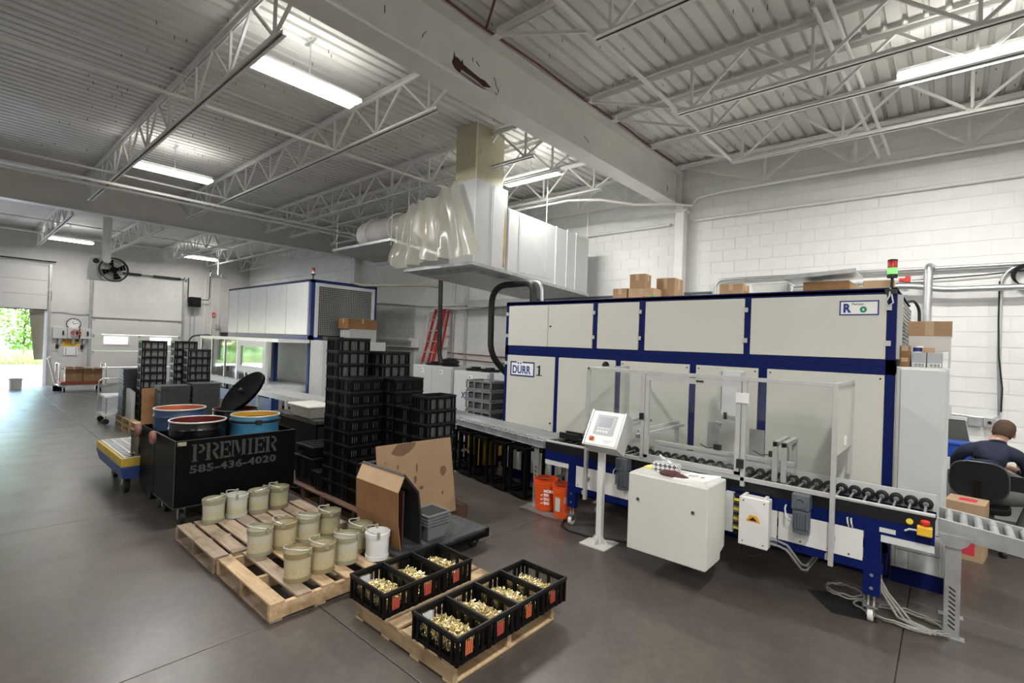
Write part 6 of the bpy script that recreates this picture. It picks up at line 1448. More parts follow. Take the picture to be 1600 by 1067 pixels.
pipe('wall_conduit', bend([(.515, 9.05, 1.35), (.49, 9.05, 2.1), (.49, 9.05, 3.15), (.62, 9.05, 3.30), (.8, 9.05, 3.28)], .12, 5), .022, 'vertical grey conduit above the seated man', conduit, n=10)
pipe('wall_cable', [(.525, 9.02, 1.40), (.53, 9.02, 1.7), (.49, 9.02, 2.1), (.475, 9.02, 2.6), (.475, 9.02, 3.1)], .009, 'black cable tied to the vertical conduit above the seated man', black_rub, 'cable')
t = thing('cable_loop', 'coil of black cable hanging on the wall at the right edge', 'cable', (.72, 9.0, 3.17))
for k in range(4): MB().tube([(.14*math.cos(a)+.01*k, -.01*k, .13*math.sin(a)-.01*k) for a in [2*PI*i/24 for i in range(24)]], .008, 6, closed=True).build('turn', black_rub, t, smooth=60)
t = thing('red_valve', 'red pipe fitting on the wall beside the vertical conduit', 'valve', (-.52, 8.98, 3.17))
MB().box(-.04, .03, -.02, .02, -.02, .02).build('body', red, t); MB().box(.03, .09, -.035, .035, -.04, .045).build('head', red, t)
pipe('wall_conduit', bend([(-.3, 8.6, 2.2), (-.31, 8.6, 2.72), (-.36, 8.5, 2.82), (-.55, 7.8, 2.72)], .12, 5), .018, 'black cable arching from the machine louvres down behind the cartons', black_rub, 'cable')
pipe('wall_conduit', bend([(.05, 9.03, 1.32), (.45, 9.03, 1.30), (.52, 9.03, 1.35)], .06, 4), .012, 'thin grey conduit to the socket box above the desk', conduit)
t = thing('socket_box', 'grey metal socket boxes on the wall beside the seated man', 'socket', (.36, 9.05, 1.25))
MB().box(-.15, -.02, -.05, .05, -.06, .06).build('box', galv, t, bevel=.004); MB().box(.0, .12, -.05, .05, -.06, .06).build('box', galv, t, bevel=.004); MB().cyl((.06, -.055, 0), (.06, -.05, 0), .022, 12).build('socket', ink, t)
# ---- cartons with red labels on the floor behind the conveyor
pk = mat('label_pink_red', (.62, .04, .07), .6)
def labelled(lb, x, y, z, s, red_face):
    t = carton('labelled_carton', lb, (x, y, z), s, R(-8), card2, False)
    if red_face: MB().box(-s[0]*.10, s[0]*.30, -s[1]/2-.001, -s[1]/2, .06, .22).build('red_label', pk, t)
    else: MB().box(-.06, .08, -.08, .06, s[2], s[2]+.001).build('red_label', pk, t)
labelled('carton with a red label on its front, under the right conveyor', .17, 7.15, 0, (.33, .36, .30), True)
labelled('carton with a red label on top, above the other labelled carton', .18, 7.12, .301, (.31, .34, .29), False)
# ---- desk with things and the seated man
dk = thing('work_desk', 'white work desk against the wall in front of the seated man', 'desk', (1.2, 8.55, 0)); off = (1.2, 8.55, 0)
MB(off).box(.03, 2.6, 8.10, 9.04, .74, .775).build('top', box_white, dk, bevel=.004)
for x in (.08, 2.5):
    for y in (8.15, 8.98): MB(off).box(x-.025, x+.025, y-.025, y+.025, 0, .74).build('leg', galv, dk)
MB(off).box(.1, 2.5, 9.0, 9.03, .3, .74).build('back_panel', motor, dk)
t = thing('blue_bin', 'blue plastic bin on the desk beside the cabinet', 'bin', (.12, 8.35, .776)); bb = mat('bin_blue', (.02, .08, .45), .4)
MB().hexa([(-.10, -.14, 0), (.10, -.14, 0), (.10, .14, 0), (-.10, .14, 0), (-.12, -.16, .24), (.12, -.16, .24), (.12, .16, .24), (-.12, .16, .24)]).build('body', bb, t); MB().box(-.13, .13, -.17, .17, .24, .26).build('rim', bb, t)
for k in range(2): MB().box(-.06+k*.08, -.02+k*.08, -.16, -.13, .03, .22).build('rib', bb, t)
t = thing('document_stand', 'dark slanted screen stand behind the blue bin', 'stand', (.13, 8.72, .776))
MB().hexa([(-.12, -.06, 0), (.14, -.06, 0), (.14, .0, 0), (-.12, .0, 0), (-.12, .02, .50), (.05, .02, .50), (.05, .08, .50), (-.12, .08, .50)]).build('screen', mat('dark_screen', (.03, .035, .03), .3), t); MB().box(-.13, .06, .0, .09, .50, .53).build('top_frame', cab_grey, t)
carton('parts_tray', 'brown shallow carton on the desk at the right edge', (.86, 8.45, .776), (.42, .4, .16), 0, card_d, False)
tag(MB((.80, 8.45, .937)).box(.66, 1.0, 8.30, 8.6, .937, .945).build('papers', paper, loc=(.80, 8.45, .937)), 'white papers lying on the brown shallow carton', 'paper')

def skinned(name, joints, edges, parent=None, sub=2):
    me = bpy.data.meshes.new(name); me.from_pydata([j[:3] for j in joints], edges, [])
    o = bpy.data.objects.new(name, me); COL.objects.link(o)
    sk = o.modifiers.new('skin', 'SKIN'); 
    if not me.skin_vertices: me.skin_vertices.new() if hasattr(me.skin_vertices, 'new') else None
    for i, j in enumerate(joints):
        r = j[3]; me.skin_vertices[0].data[i].radius = r if isinstance(r, tuple) else (r, r)
    me.skin_vertices[0].data[0].use_root = True
    s = o.modifiers.new('sub', 'SUBSURF'); s.levels = sub; s.render_levels = sub
    dg = bpy.context.evaluated_depsgraph_get(); ev = bpy.data.meshes.new_from_object(o.evaluated_get(dg))
    bpy.data.objects.remove(o); return ev
J = [(.30, 7.50, .60, .135), (.31, 7.55, .76, .135), (.34, 7.63, .93, .15), (.385, 7.70, 1.06, .13), (.425, 7.76, 1.135, .062), (.455, 7.80, 1.19, .058), (.475, 7.83, 1.26, .088), (.485, 7.85, 1.315, .078),   # 0-7 spine, neck, head
     (.17, 7.66, 1.045, .075), (.09, 7.74, .92, .058), (.06, 7.84, .82, .046), (.10, 8.05, .82, .036), (.13, 8.17, .825, .030),      # 8-12 left arm
     (.60, 7.72, 1.03, .075), (.67, 7.80, .90, .058), (.68, 7.90, .81, .046), (.60, 8.07, .82, .036), (.56, 8.17, .825, .030),       # 13-17 right arm
     (.21, 7.54, .58, .10), (.19, 7.78, .57, .085), (.17, 8.02, .56, .065), (.17, 8.00, .34, .055), (.17, 7.98, .10, .042), (.17, 8.10, .045, .040), (.17, 8.18, .04, .03),   # 18-24 left leg
     (.42, 7.54, .58, .10), (.58, 7.68, .57, .085), (.74, 7.84, .55, .065), (.66, 7.76, .34, .055), (.58, 7.68, .11, .042), (.62, 7.76, .045, .040), (.66, 7.83, .04, .03)]
E_ = [(0, 1), (1, 2), (2, 3), (3, 4), (4, 5), (5, 6), (6, 7), (3, 8), (8, 9), (9, 10), (10, 11), (11, 12), (3, 13), (13, 14), (14, 15), (15, 16), (16, 17), (0, 18), (18, 19), (19, 20), (20, 21), (21, 22), (22, 23), (23, 24), (0, 25), (25, 26), (26, 27), (27, 28), (28, 29), (29, 30), (30, 31)]
def add_hand(w, d, s):
    b = len(J); px, py, pz = J[w][:3]
    pal = (px+d[0]*.05, py+d[1]*.05, pz-.005, .026); J.append(pal); E_.append((w, b)); k = b
    side = Vector((-d[1], d[0], 0))
    for f in range(4):
        o_ = side*(.030-.020*f); L_ = (.07, .08, .075, .06)[f]
        k0 = len(J); J.append((pal[0]+d[0]*.035+o_.x, pal[1]+d[1]*.035+o_.y, pal[2]+.006, .011)); E_.append((k, k0))
        J.append((pal[0]+d[0]*(.035+L_*.5)+o_.x, pal[1]+d[1]*(.035+L_*.5)+o_.y, pal[2]+.004, .009)); E_.append((k0, k0+1))
        J.append((pal[0]+d[0]*(.035+L_*.85)+o_.x, pal[1]+d[1]*(.035+L_*.85)+o_.y, pal[2]-.018, .008)); E_.append((k0+1, k0+2))
    k0 = len(J); o_ = side*(.045*s); J.append((pal[0]+o_.x, pal[1]+o_.y, pal[2]-.004, .011)); E_.append((k, k0))
    J.append((pal[0]+o_.x*1.25+d[0]*.04, pal[1]+o_.y*1.25+d[1]*.04, pal[2]-.010, .009)); E_.append((k0, k0+1))
add_hand(12, (.25, .97), -1); add_hand(17, (-.3, .95), 1)
pm = skinned('person', J, E_, sub=2)
pm.name = 'person'; pm.materials.clear()
for q in (navy, grey_cloth, skin, mat('black_shoe', (.012, .012, .012), .5)): pm.materials.append(q)
for p in pm.polygons:
    c = p.center; mi = 0
    if c.z < .66 and not (c.z > .60 and abs(c.x-.31) < .16): mi = 1
    if c.z < .66 and c.y > 7.42 and mi == 0 and c.z < .62: mi = 1
    if c.z < .12: mi = 3
    if c.z > 1.145+.3*(7.76-c.y) and c.y > 7.68 and abs(c.x-.45) < .16: mi = 2
    if c.z > .74 and c.z < .90 and c.y > (7.97 if c.x > .4 else 7.88): mi = 2
    p.material_index = mi; p.use_smooth = True
for v in pm.vertices: v.co = v.co - Vector((.30, 7.5, 0))
person = tag(place('person', pm, None, (.30, 7.5, 0)), 'seated man in a navy shirt and grey trousers bent over the desk, seen from behind', 'person')
# hair cap, ears, collar
po = Vector((.30, 7.5, 0)); hc = Vector((.482, 7.835, 1.285)); hq = (Matrix.Rotation(R(-24), 3, 'X') @ Matrix.Rotation(R(14), 3, 'Y'))
m = MB(); prof_h = [(.0001, .118), (.035, .113), (.065, .097), (.084, .07), (.094, .03), (.0955, -.015), (.088, -.05), (.078, -.078)]
m.lathe(prof_h, n=24); vs = []
for v in m.v:
    v = Vector(v); v.y *= 1.14
    if v.y > .045 and v.z < .05: v = v*.86            # face side left bare
    v += v.normalized()*(.004*mnoise.noise(v*60)); vs.append(tuple(hq @ v + hc - po))
m.v = vs; m.f = [f for f in m.f if len(f) <= 4 or True]; m.build('hair', hair_m, person, smooth=60)
for s in (-1, 1):
    m = MB(); m.lathe([(.004, -.006), (.022, -.004), (.026, .004), (.018, .010), (.006, .004)], n=12, axis=Matrix(((0, 0, 1), (0, .75, 0), (-1, 0, 0))))
    m.v = [tuple(hq @ (Vector(v)*1.15 + Vector((s*.094, .012, -.030))) + hc - po) for v in m.v]; m.build('ear', skin, person, smooth=50)
m = MB(); m.hexa([Vector(p) for p in ((-.012, 0, -.02), (.012, 0, -.02), (.008, .035, -.02), (-.008, .035, -.02), (-.007, 0, .03), (.007, 0, .03), (.004, .008, .03), (-.004, .008, .03))])
m.v = [tuple(hq @ (Vector(v) + Vector((0, .098, -.035))) + hc - po) for v in m.v]; m.build('nose', skin, person, smooth=60)
m = MB(); m.tube([Vector((.425+.066*math.cos(a), 7.755+.066*math.sin(a), 1.135-.03*math.sin(a)+.012)) - po for a in [2*PI*i/20 for i in range(20)]], .014, 8, closed=True); m.build('collar', navy, person, smooth=60)
# office chair
ch = thing('office_chair', 'black office chair with a rounded backrest under the seated man', 'chair', (.29, 7.46, 0)); off = (.29, 7.46, 0)
chm = mat('chair_black', (.005, .005, .005), .6, var=.2, scale=30, spec=.2)
pts = []
for k in range(28):
    a = 2*PI*k/28; ca, sa = math.cos(a), math.sin(a); pts.append((.27 + .235*math.copysign(abs(ca)**.6, ca), .775 + .19*math.copysign(abs(sa)**.7, sa)))
m = MB(off); m.prism(pts, 'y', 7.315, 7.345); m.v = [(x, y + .10*(x+.02)**2*3 + .10*(z-.775), z) for x, y, z in m.v]; m.build('backrest', chm, ch, bevel=.008)
m = MB(off); m.tube([(u, 7.33 + .3*(u-.29+.02)**2 + .10*(w-.775), w) for u, w in pts], .012, 6, closed=True); m.build('backrest_rim', mat('chair_rim', (.05, .05, .05), .35), ch, smooth=60)
MB(off).bar((.26, 7.28, .78), (.27, 7.34, .42), .06, .03, up=(0, 1, 0)).build('back_bracket', chm, ch)
pts = [(.29+.25*math.copysign(abs(math.cos(2*PI*k/24))**.6, math.cos(2*PI*k/24)), 7.56+.24*math.copysign(abs(math.sin(2*PI*k/24))**.6, math.sin(2*PI*k/24))) for k in range(24)]
MB(off).prism(pts, 'z', .43, .50).build('seat', chm, ch, bevel=.015); MB(off).box(.18, .40, 7.34, 7.66, .40, .43).build('seat_plate', black_rub, ch)
MB(off).cyl((.29, 7.56, .10), (.29, 7.56, .41), .026, 12).build('gas_lift', galv, ch, smooth=50)
for k in range(5):
    a = 2*PI*k/5+.4; e = Vector((.29+.28*math.cos(a), 7.56+.28*math.sin(a), .075)); MB(off).bar((.29, 7.56, .11), e, .045, .03).build('base_arm', black_rub, ch)
    MB(off).cyl((e.x-.02*math.sin(a), e.y+.02*math.cos(a), .03), (e.x+.02*math.sin(a), e.y-.02*math.cos(a), .03), .03, 12).build('caster', black_rub, ch, smooth=40)

# ================================================================== FAR PALLETS WITH CRATES AND TRAYS
for k, xa in enumerate((-13.35, -12.1, -10.85)):
    for j in range(2):
        pallet(['lower', 'upper'][j] + ' pallet of the far pair, ' + ['nearest the loading doors', 'under the tall far crate stack', 'nearest the lettered cart'][k], xa, xa+1.2, 2.42, 3.62, z0=j*.135, h=.13, along='x', n=6, wood=wood_new, bw=.12, group='far pallets in double layers')
G2 = 'black crates on the far pallets'; ZP = .267
stack(-12.07, 2.56, 10, 'open', 'the tall far stack below the door window', G2, z0=ZP)
stack(-12.40, 3.20, 10, 'open', 'the far stack right of the tall far one', G2, z0=ZP)
stack(-11.85, 3.30, 9, 'open', 'the far stack nearest the mesh-sided machine', G2, z0=ZP-.0)
tray_m = mat('grey_tray', (.055, .06, .06), .45, var=.3, scale=20); tray_l = mat('pale_tray', (.28, .29, .29), .4, var=.2, scale=20)
def nth(i):
    s = {1: 'st', 2: 'nd', 3: 'rd'}.get(i % 10 if i not in (11, 12, 13) else 0, 'th'); return str(i)+s
def traystack(x, y, n, lb, z0=ZP, sx_=.40, sy_=.46, mt=tray_m, dz=.034):
    me = MB(); me.box(-sx_/2, sx_/2, -sy_/2, sy_/2, 0, .022); me.box(-sx_/2-.012, sx_/2+.012, -sy_/2-.012, sy_/2+.012, .022, .031); me = me.mesh('shallow_tray', mt, fixn=False)
    rr = random.Random(n)
    for k in range(n):
        o = place('shallow_tray', me, None, (x+rr.uniform(-.006, .006), y+rr.uniform(-.006, .006), z0+k*dz), (0, 0, rr.uniform(-.015, .015)))
        tag(o, 'shallow tray, ' + nth(n-k) + ' from top of ' + lb, 'tray', 'trays in ' + lb)
traystack(-11.0, 2.84, 23, 'the left tray stack before the far crates')
traystack(-10.95, 3.34, 24, 'the right tray stack before the far crates')
traystack(-13.0, 2.66, 29, 'the tray stack nearest the loading doors')
# upright slats, cardboard, small carton
for k in range(5):
    y = 2.44+.0*k; x = -12.72+.11*k
    tag(MB((x, 2.5, ZP)).box(x-.012, x+.012, 2.47, 2.53, ZP, .86-.01*k).build('metal_strip', alu, loc=(x, 2.5, ZP)), 'upright pale metal strip between the far trays and crates, ' + ORD[k] + ' from the doors', 'strip', 'upright metal strips')
tag(MB((-11.45, 2.6, ZP)).hexa([(-11.5, 2.48, ZP), (-11.49, 2.82, ZP), (-11.5, 2.82, ZP), (-11.51, 2.48, ZP), (-11.55, 2.48, .95), (-11.54, 2.80, .97), (-11.55, 2.80, .97), (-11.56, 2.48, .95)]).build('cardboard_sheet', card_d, loc=(-11.45, 2.6, ZP)), 'small brown cardboard sheet beside the far trays', 'cardboard')
carton('cardboard_box', 'carton on the far pallet right of the tray stacks', (-10.75, 3.9, .599), (.3, .34, .26), 0, card)
traystack(-10.75, 3.9, 17, 'the low tray stack under the far carton', z0=.02)
t = thing('hand_cart', 'small grey hand cart beside the far tray stack', 'cart', (-13.95, 2.55, 0))
MB().box(-.35, .35, -.3, .3, .18, .22).build('deck', cab_grey, t); MB().tube(bend([(-.33, -.28, .2), (-.33, -.28, .95), (-.33, .28, .95), (-.33, .28, .2)], .1, 5), .016, 8).build('handle', steel, t, smooth=50); MB().box(-.3, .3, -.27, .27, .58, .62).build('shelf', paper, t)
for x in (-.28, .28):
    for y in (-.24, .24): MB().cyl((x-.02, y, .06), (x+.02, y, .06), .06, 14).build('wheel', black_rub, t, smooth=40); MB().cyl((x, y, .1), (x, y, .6), .014, 8).build('post', steel, t)

# ================================================================== FAR WALL: DOORS AND EQUIPMENT
door_w = mat('door_white', (.62, .61, .58), .45, var=.03, scale=2)
XW = X0
d2_ = thing('door_2', 'closed white sectional loading door with two small windows', 'door', (XW, 5.0, 0)); d2_['kind'] = 'structure'; off = (XW, 5.0, 0)
del d2_['category']
secs = [(0, .62), (.625, 1.245), (1.25, 1.87), (1.875, 2.49)]
WY = ((3.93, 4.66), (5.38, 6.10))
for k, (z0, z1) in enumerate(secs):
    if k == 2:      # window section: cut round the two openings
        m = MB(off); m.box(XW+.03, XW+.08, 3.56, 6.45, z0, 1.52); m.box(XW+.03, XW+.08, 3.56, 6.45, 1.80, z1)
        for ya, yb in ((3.56, WY[0][0]), (WY[0][1], WY[1][0]), (WY[1][1], 6.45)): m.box(XW+.03, XW+.08, ya, yb, 1.52, 1.80)
        s = m.build('section', door_w, d2_)
        for y0, y1 in WY:
            w = MB(off)
            w.box(XW+.081, XW+.095, y0-.05, y1+.05, 1.47, 1.52); w.box(XW+.081, XW+.095, y0-.05, y1+.05, 1.80, 1.85); w.box(XW+.081, XW+.095, y0-.05, y0, 1.52, 1.80); w.box(XW+.081, XW+.095, y1, y1+.05, 1.52, 1.80)
            w = w.build('window_frame', paper, s)
            MB(off).box(XW+.05, XW+.056, y0, y1, 1.52, 1.80).build('window_pane', MATS.get('frosted_pane') or film_material('frosted_pane', (.9, .92, .95)), w)
    else:
        s = MB(off).box(XW+.03, XW+.08, 3.56, 6.45, z0, z1).build('section', door_w, d2_, bevel=.006)
        MB(off).box(XW+.08, XW+.085, 3.56, 6.45, z0+.29, z0+.305).build('section_rib', door_w, s)
    for y in (3.62, 6.38): MB(off).box(XW+.08, XW+.11, y-.03, y+.03, z1-.08, z1-.0).build('roller_hinge', galv, s)
    MB(off).box(XW+.08, XW+.10, 5.0, 5.06, z1-.07, z1-.01).build('centre_hinge', galv, s)
MB(off).box(XW+.03, XW+.12, 3.56, 6.45, 2.49, 2.53).build('top_seal', mat('seal_grey', (.35, .33, .30), .6), d2_)
for y in (3.50, 6.50):
    MB(off).box(XW+.02, XW+.12, y-.035, y+.035, 0, 4.25).build('track', galv, d2_)
MB(off).cyl((XW+.12, 3.45, 4.27), (XW+.12, 6.6, 4.27), .016, 8).build('torsion_shaft', black_st, d2_)
for a, b in ((4.4, 5.0), (5.4, 6.35)): MB(off).cyl((XW+.12, a, 4.27), (XW+.12, b, 4.27), .045, 12).build('torsion_spring', black_rub, d2_, smooth=50)
for y in (3.5, 6.5): MB(off).cyl((XW+.12, y-.02, 4.27), (XW+.12, y+.02, 4.27), .10, 16).build('cable_drum', galv, d2_)
d1 = thing('door_1', None, None, (XW, .5, 0)); d1['kind'] = 'structure'; off = (XW, .5, 0)
for k in range(3):
    z0 = 2.69+k*.51; s = MB(off).box(XW+.03, XW+.08, -1.4, 2.32, z0, z0+.505).build('section', door_w, d1, bevel=.006)
    MB(off).box(XW+.08, XW+.085, -1.4, 2.32, z0+.24, z0+.255).build('section_rib', door_w, s)
MB(off).box(XW+.03, XW+.09, -1.4, 2.32, 2.66, 2.69).build('bottom_seal', black_rub, d1)
for y in (2.37,): MB(off).box(XW+.02, XW+.12, y-.035, y+.035, 0, 4.3).build('track', galv, d1); MB(off).box(XW+.0, XW+.03, y-.11, y-.035, 0, 2.7).build('jamb', paper, d1)
MB(off).cyl((XW+.14, -1.4, 4.40), (XW+.14, 2.5, 4.40), .02, 8).build('torsion_shaft', black_st, d1)
MB(off).box(XW+.02, XW+.10, 2.33, 2.42, 3.0, 3.35).build('lift_bracket', black_st, d1)
MB(off).hexa([(XW-.10, 2.04, .9), (XW-.06, 2.28, .9), (XW-.07, 2.28, .9), (XW-.11, 2.04, .9), (XW-.10, 1.86, 2.7), (XW-.06, 2.28, 2.7), (XW-.07, 2.28, 2.7), (XW-.11, 1.86, 2.7)]).build('side_curtain', mat('curtain_tan', (.26, .235, .175), .8), d1)
def wallbox(name, lb, cat, y, z, w, h, d, mt, group=None):
    t = thing(name, lb, cat, (XW+.002, y, z), 0, group); MB().box(0, d, -w/2, w/2, -h/2, h/2).build('case', mt, t, bevel=.006); return t
for k, (y, w) in enumerate(((2.68, .38), (3.06, .36), (3.36, .34))):
    t = wallbox('electrical_box', ['left', 'middle', 'right'][k] + ' grey electrical box on the far wall below the clock', 'electrical box', y, 1.88, w, .40, .12, cab_grey, 'electrical boxes on the far wall')
    MB().box(.12, .15, .06, .11, -.08, .08).build('switch', black_rub, t); MB().box(.02, .08, -.03, .03, -.40, -.20).build('conduit', galv, t)
t = thing('wall_clock', 'round white clock on the far wall', 'clock', (XW, 3.05, 2.22)); q = Matrix(((0, 0, 1), (0, 1, 0), (-1, 0, 0)))
MB().lathe([(.0, .0), (.21, .0), (.21, .05), (.185, .05), (.185, .035), (.0, .035)], n=28, axis=q).build('rim', black_rub, t, smooth=40); MB().lathe([(.0, .036), (.184, .036), (.184, .04), (.0, .04)], n=28, axis=q).build('dial', paper, t)
for k in range(12): a = 2*PI*k/12; MB().obox((.042, .155*math.sin(a), .155*math.cos(a)), (.004, .014, .03), Matrix.Rotation(-a, 3, 'X')).build('hour_mark', ink, t)
MB().bar((.044, 0, 0), (.044, -.03, .09), .014, .004, up=(1, 0, 0)).build('hour_hand', ink, t); MB().bar((.046, 0, 0), (.046, .13, .04), .01, .004, up=(1, 0, 0)).build('minute_hand', ink, t)
t = thing('hose_coil', 'red and white coiled hose hanging on the middle electrical box', 'hose', (XW+.17, 3.10, 1.90))
for k in range(3): MB().tube([(.012*k, .13*math.sin(a)+.006*k, .10*math.cos(a)) for a in [2*PI*i/22 for i in range(22)]], .018, 6, closed=True).build('turn', mat('hose_red', (.55, .10, .08), .5), t, smooth=60)
t = wallbox('caution_sign', 'yellow caution sign below the electrical boxes', 'sign', 2.99, 1.53, .46, .26, .01, sticker_y if False else mat('caution_yellow', (.75, .45, .03), .5))
MB().box(.01, .012, -.22, .22, .05, .12).build('header_band', ink, t); text('header_word', 'CAUTION', .085, (.0122, -.19, .058), FACE_PX, MATS['caution_yellow'], t, ext=.0005, bold=.003, sx=.85)
for k in range(3): MB().box(.01, .0115, -.17, .17, .015-k*.04, .03-k*.04).build('text_line', ink, t)
t = wallbox('notice_board', 'white notice with dark marks below the caution sign', 'notice', 3.0, 1.22, .40, .30, .03, paper)
for k in range(8): MB().box(.03, .032, -.15 + (k % 2)*.28, -.12 + (k % 2)*.28, -.11+(k//2)*.065, -.08+(k//2)*.065).build('mark', ink, t)
for k, y in enumerate((2.62, 3.30)):
    t = thing('push_button', ['left', 'right'][k] + ' hanging push button station below the electrical boxes', 'switch', (XW+.05, y, 1.38)); MB().box(-.03, .03, -.04, .04, -.08, .08).build('case', black_rub, t, bevel=.01); MB().cyl((0, 0, .08), (0, 0, .30), .008, 6).build('cable', black_rub, t)
pipe('wall_cable', [(XW+.04, 2.45, 2.62), (XW+.05, 2.7, 2.66), (XW+.05, 3.05, 2.60), (XW+.05, 3.35, 2.60), (XW+.04, 3.48, 2.63)], .014, 'grey cable across the far wall above the clock', conduit, 'cable')
# air heater with fan
t = thing('air_heater', 'white unit heater with a black round fan hanging below the far beam', 'heater', (-17.6, 2.85, 3.4)); off = (-17.6, 2.85, 3.4)
MB(off).box(-17.95, -17.6, 2.50, 3.22, 3.42, 4.03).build('case', panel_w, t, bevel=.01)
MB(off).cyl((-17.6, 2.63, 3.93), (-17.585, 2.63, 3.93), .07, 14).build('port', black_rub, t); MB(off).cyl((-17.3, 2.80, 3.95), (-17.3, 2.80, 5.5), .10, 16).build('flue', pipe_white, t, smooth=40)
MB(off).cyl((-17.6, 2.80, 3.95), (-17.2, 2.80, 3.95), .09, 14).build('flue_elbow', pipe_white, t, smooth=40)
fr = MB(off).lathe([(.30, -.06), (.33, -.06), (.33, .06), (.30, .06)], (-17.35, 2.98, 3.71), 26, q, closed=True).build('fan_ring', black_rub, t, smooth=40)
for k in range(4):
    a = PI/2*k+.3; MB(off).hexa([Vector((-17.35, 2.98, 3.71)) + Vector((dx, r_*math.cos(a+w_), r_*math.sin(a+w_))) for dx, r_, w_ in ((-.03, .05, -.5), (-.03, .28, -.25), (.03, .28, .35), (.03, .05, .5), (-.024, .05, -.5), (-.024, .28, -.25), (.036, .28, .35), (.036, .05, .5))]).build('blade', black_st, fr)
MB(off).cyl((-17.42, 2.98, 3.71), (-17.28, 2.98, 3.71), .08, 14).build('hub', black_st, fr, smooth=40)
for r_ in (.12, .2, .27): MB(off).tube([(-17.285, 2.98+r_*math.cos(a), 3.71+r_*math.sin(a)) for a in [2*PI*i/24 for i in range(24)]], .005, 5, closed=True).build('guard_wire', steel, fr)
t = thing('unit_heater', 'small black heater on the far wall right of the closed door', 'heater', (XW+.25, 6.85, 3.35))
MB().box(-.15, .15, -.2, .2, -.2, .2).build('case', black_st, t, bevel=.01)
for k in range(5): MB().box(.15, .17, -.17, .17, -.16+k*.07, -.13+k*.07).build('louvre', black_rub, t)
MB().cyl((0, -.25, -.05), (0, -.25, 1.0), .02, 8).build('bracket_pipe', black_rub, t); MB().tube([(0, .2, .12), (0, .5, .12), (0, .55, .25), (0, .55, 1.4)], .018, 8).build('gas_pipe', black_rub, t, smooth=50)
for k in range(2): pipe('wall_conduit', [(XW+.03, 6.78+.15*k, .3), (XW+.03, 6.78+.15*k, 3.12)], .02, ['left', 'right'][k] + ' conduit below the small black heater', conduit)
for k in range(3): pipe('wall_conduit', [(XW+.03, 7.3+.28*k, .2), (XW+.03, 7.3+.28*k, 4.4)], .018, ORD[k] + ' vertical white conduit right of the small black heater', pipe_white)
t = wallbox('fire_alarm', 'small red fire alarm on the far wall', 'alarm', 7.65, 2.88, .12, .16, .08, red); MB().cyl((.08, 0, -.03), (.09, 0, -.03), .03, 10).build('strobe', paper, t)
wallbox('beige_box', 'small beige box on the far wall above the dark panel', 'box', 7.83, 2.35, .16, .2, .08, mat('beige', (.42, .38, .32), .6))
t = wallbox('dark_panel', 'dark green electrical panel with a yellow sticker on the far wall', 'electrical panel', 8.15, 1.50, .42, 1.25, .2, mat('dark_green', (.03, .04, .035), .5)); MB().box(.2, .203, -.16, .16, .05, .22).build('sticker', sticker_y, t)
t = thing('emergency_light', 'twin-head emergency light on the far wall above the heater', 'light', (-21.9, 7.05, 4.35))
for s in (-1, 1): MB().lathe([(.03, -.05), (.12, .06), (.12, .08), (.0, .08)], (0, s*.2, 0), 14, axis=q).build('head', panel_w, t, smooth=40)
MB().cyl((0, 0, -.1), (0, 0, 1.05), .03, 8).build('stem', panel_w, t); MB().box(-.04, .04, -.2, .2, -.05, .05).build('bar', panel_w, t)
t = thing('gooseneck_post', 'bent black gooseneck arm with a yellow tag beyond the far crates', 'arm', (-20.5, 5.9, 0))
MB().tube(bend([(0, -.25, 1.5), (0, -.1, 1.95), (0, .5, 2.0), (0, .6, 1.85)], .2, 5), .03, 8).build('arm', motor, t, smooth=50); MB().cyl((0, .25, 0), (0, .25, 1.97), .03, 8).build('post', motor, t); MB().box(-.01, .01, -.36, -.16, 1.45, 1.6).build('tag', sticker_y, t)
# loaded trolley by the far wall
t = thing('trolley', 'steel trolley loaded with cartons beside the open loading door', 'trolley', (-21.5, 2.95, 0))
MB().box(-.42, .42, -.58, .58, .20, .24).build('deck', galv, t); MB().box(-.40, .40, -.55, .50, .245, .34).build('red_pad', mat('pad_red', (.35, .06, .03), .6), t, bevel=.02)
for s in (-1, 1): MB().tube(bend([(-.4, s*.58, .22), (-.4, s*.58, .92), (.4, s*.58, .92), (.4, s*.58, .22)], .08, 4), .018, 8).build('end_frame', steel, t, smooth=50)
MB().cyl((.4, -.56, .76), (.4, .56, .76), .012, 8).build('side_bar', steel, t); MB().cyl((.42, .40, .14), (.42, .75, .2), .02, 8).build('foot_bar', steel, t)
for x in (-.32, .32):
    for y in (-.45, .45): MB().cyl((x, y-.025, .075), (x, y+.025, .075), .075, 14).build('wheel', black_rub, t, smooth=40); MB().box(x-.04, x+.04, y-.04, y+.04, .14, .20).build('caster_plate', steel, t)
for k, (x, y, z, s) in enumerate(((.15, -.22, .341, (.42, .42, .25)), (.15, -.22, .592, (.42, .42, .22)), (.15, .25, .341, (.42, .48, .23)), (.15, .25, .572, (.42, .48, .21)))):
    carton('cardboard_box', 'carton on the loaded trolley, ' + ['lower left', 'upper left', 'lower right', 'upper right'][k], (-21.5+x, 2.95+y, z), s, 0, card_d if k % 2 else card, True)
t = thing('pallet_jack_handle', 'white lever handle leaning beside the loaded trolley', 'handle', (-21.9, 2.26, 0)); MB().cyl((0, 0.14, .15), (0, -.06, 1.05), .04, 10).build('lever', panel_w, t, smooth=50); MB().box(-.1, .1, .04, .25, .0, .16).build('foot', black_st, t); MB().cyl((0, -.10, 1.02), (0, -.02, 1.09), .05, 10).build('grip', panel_w, t)
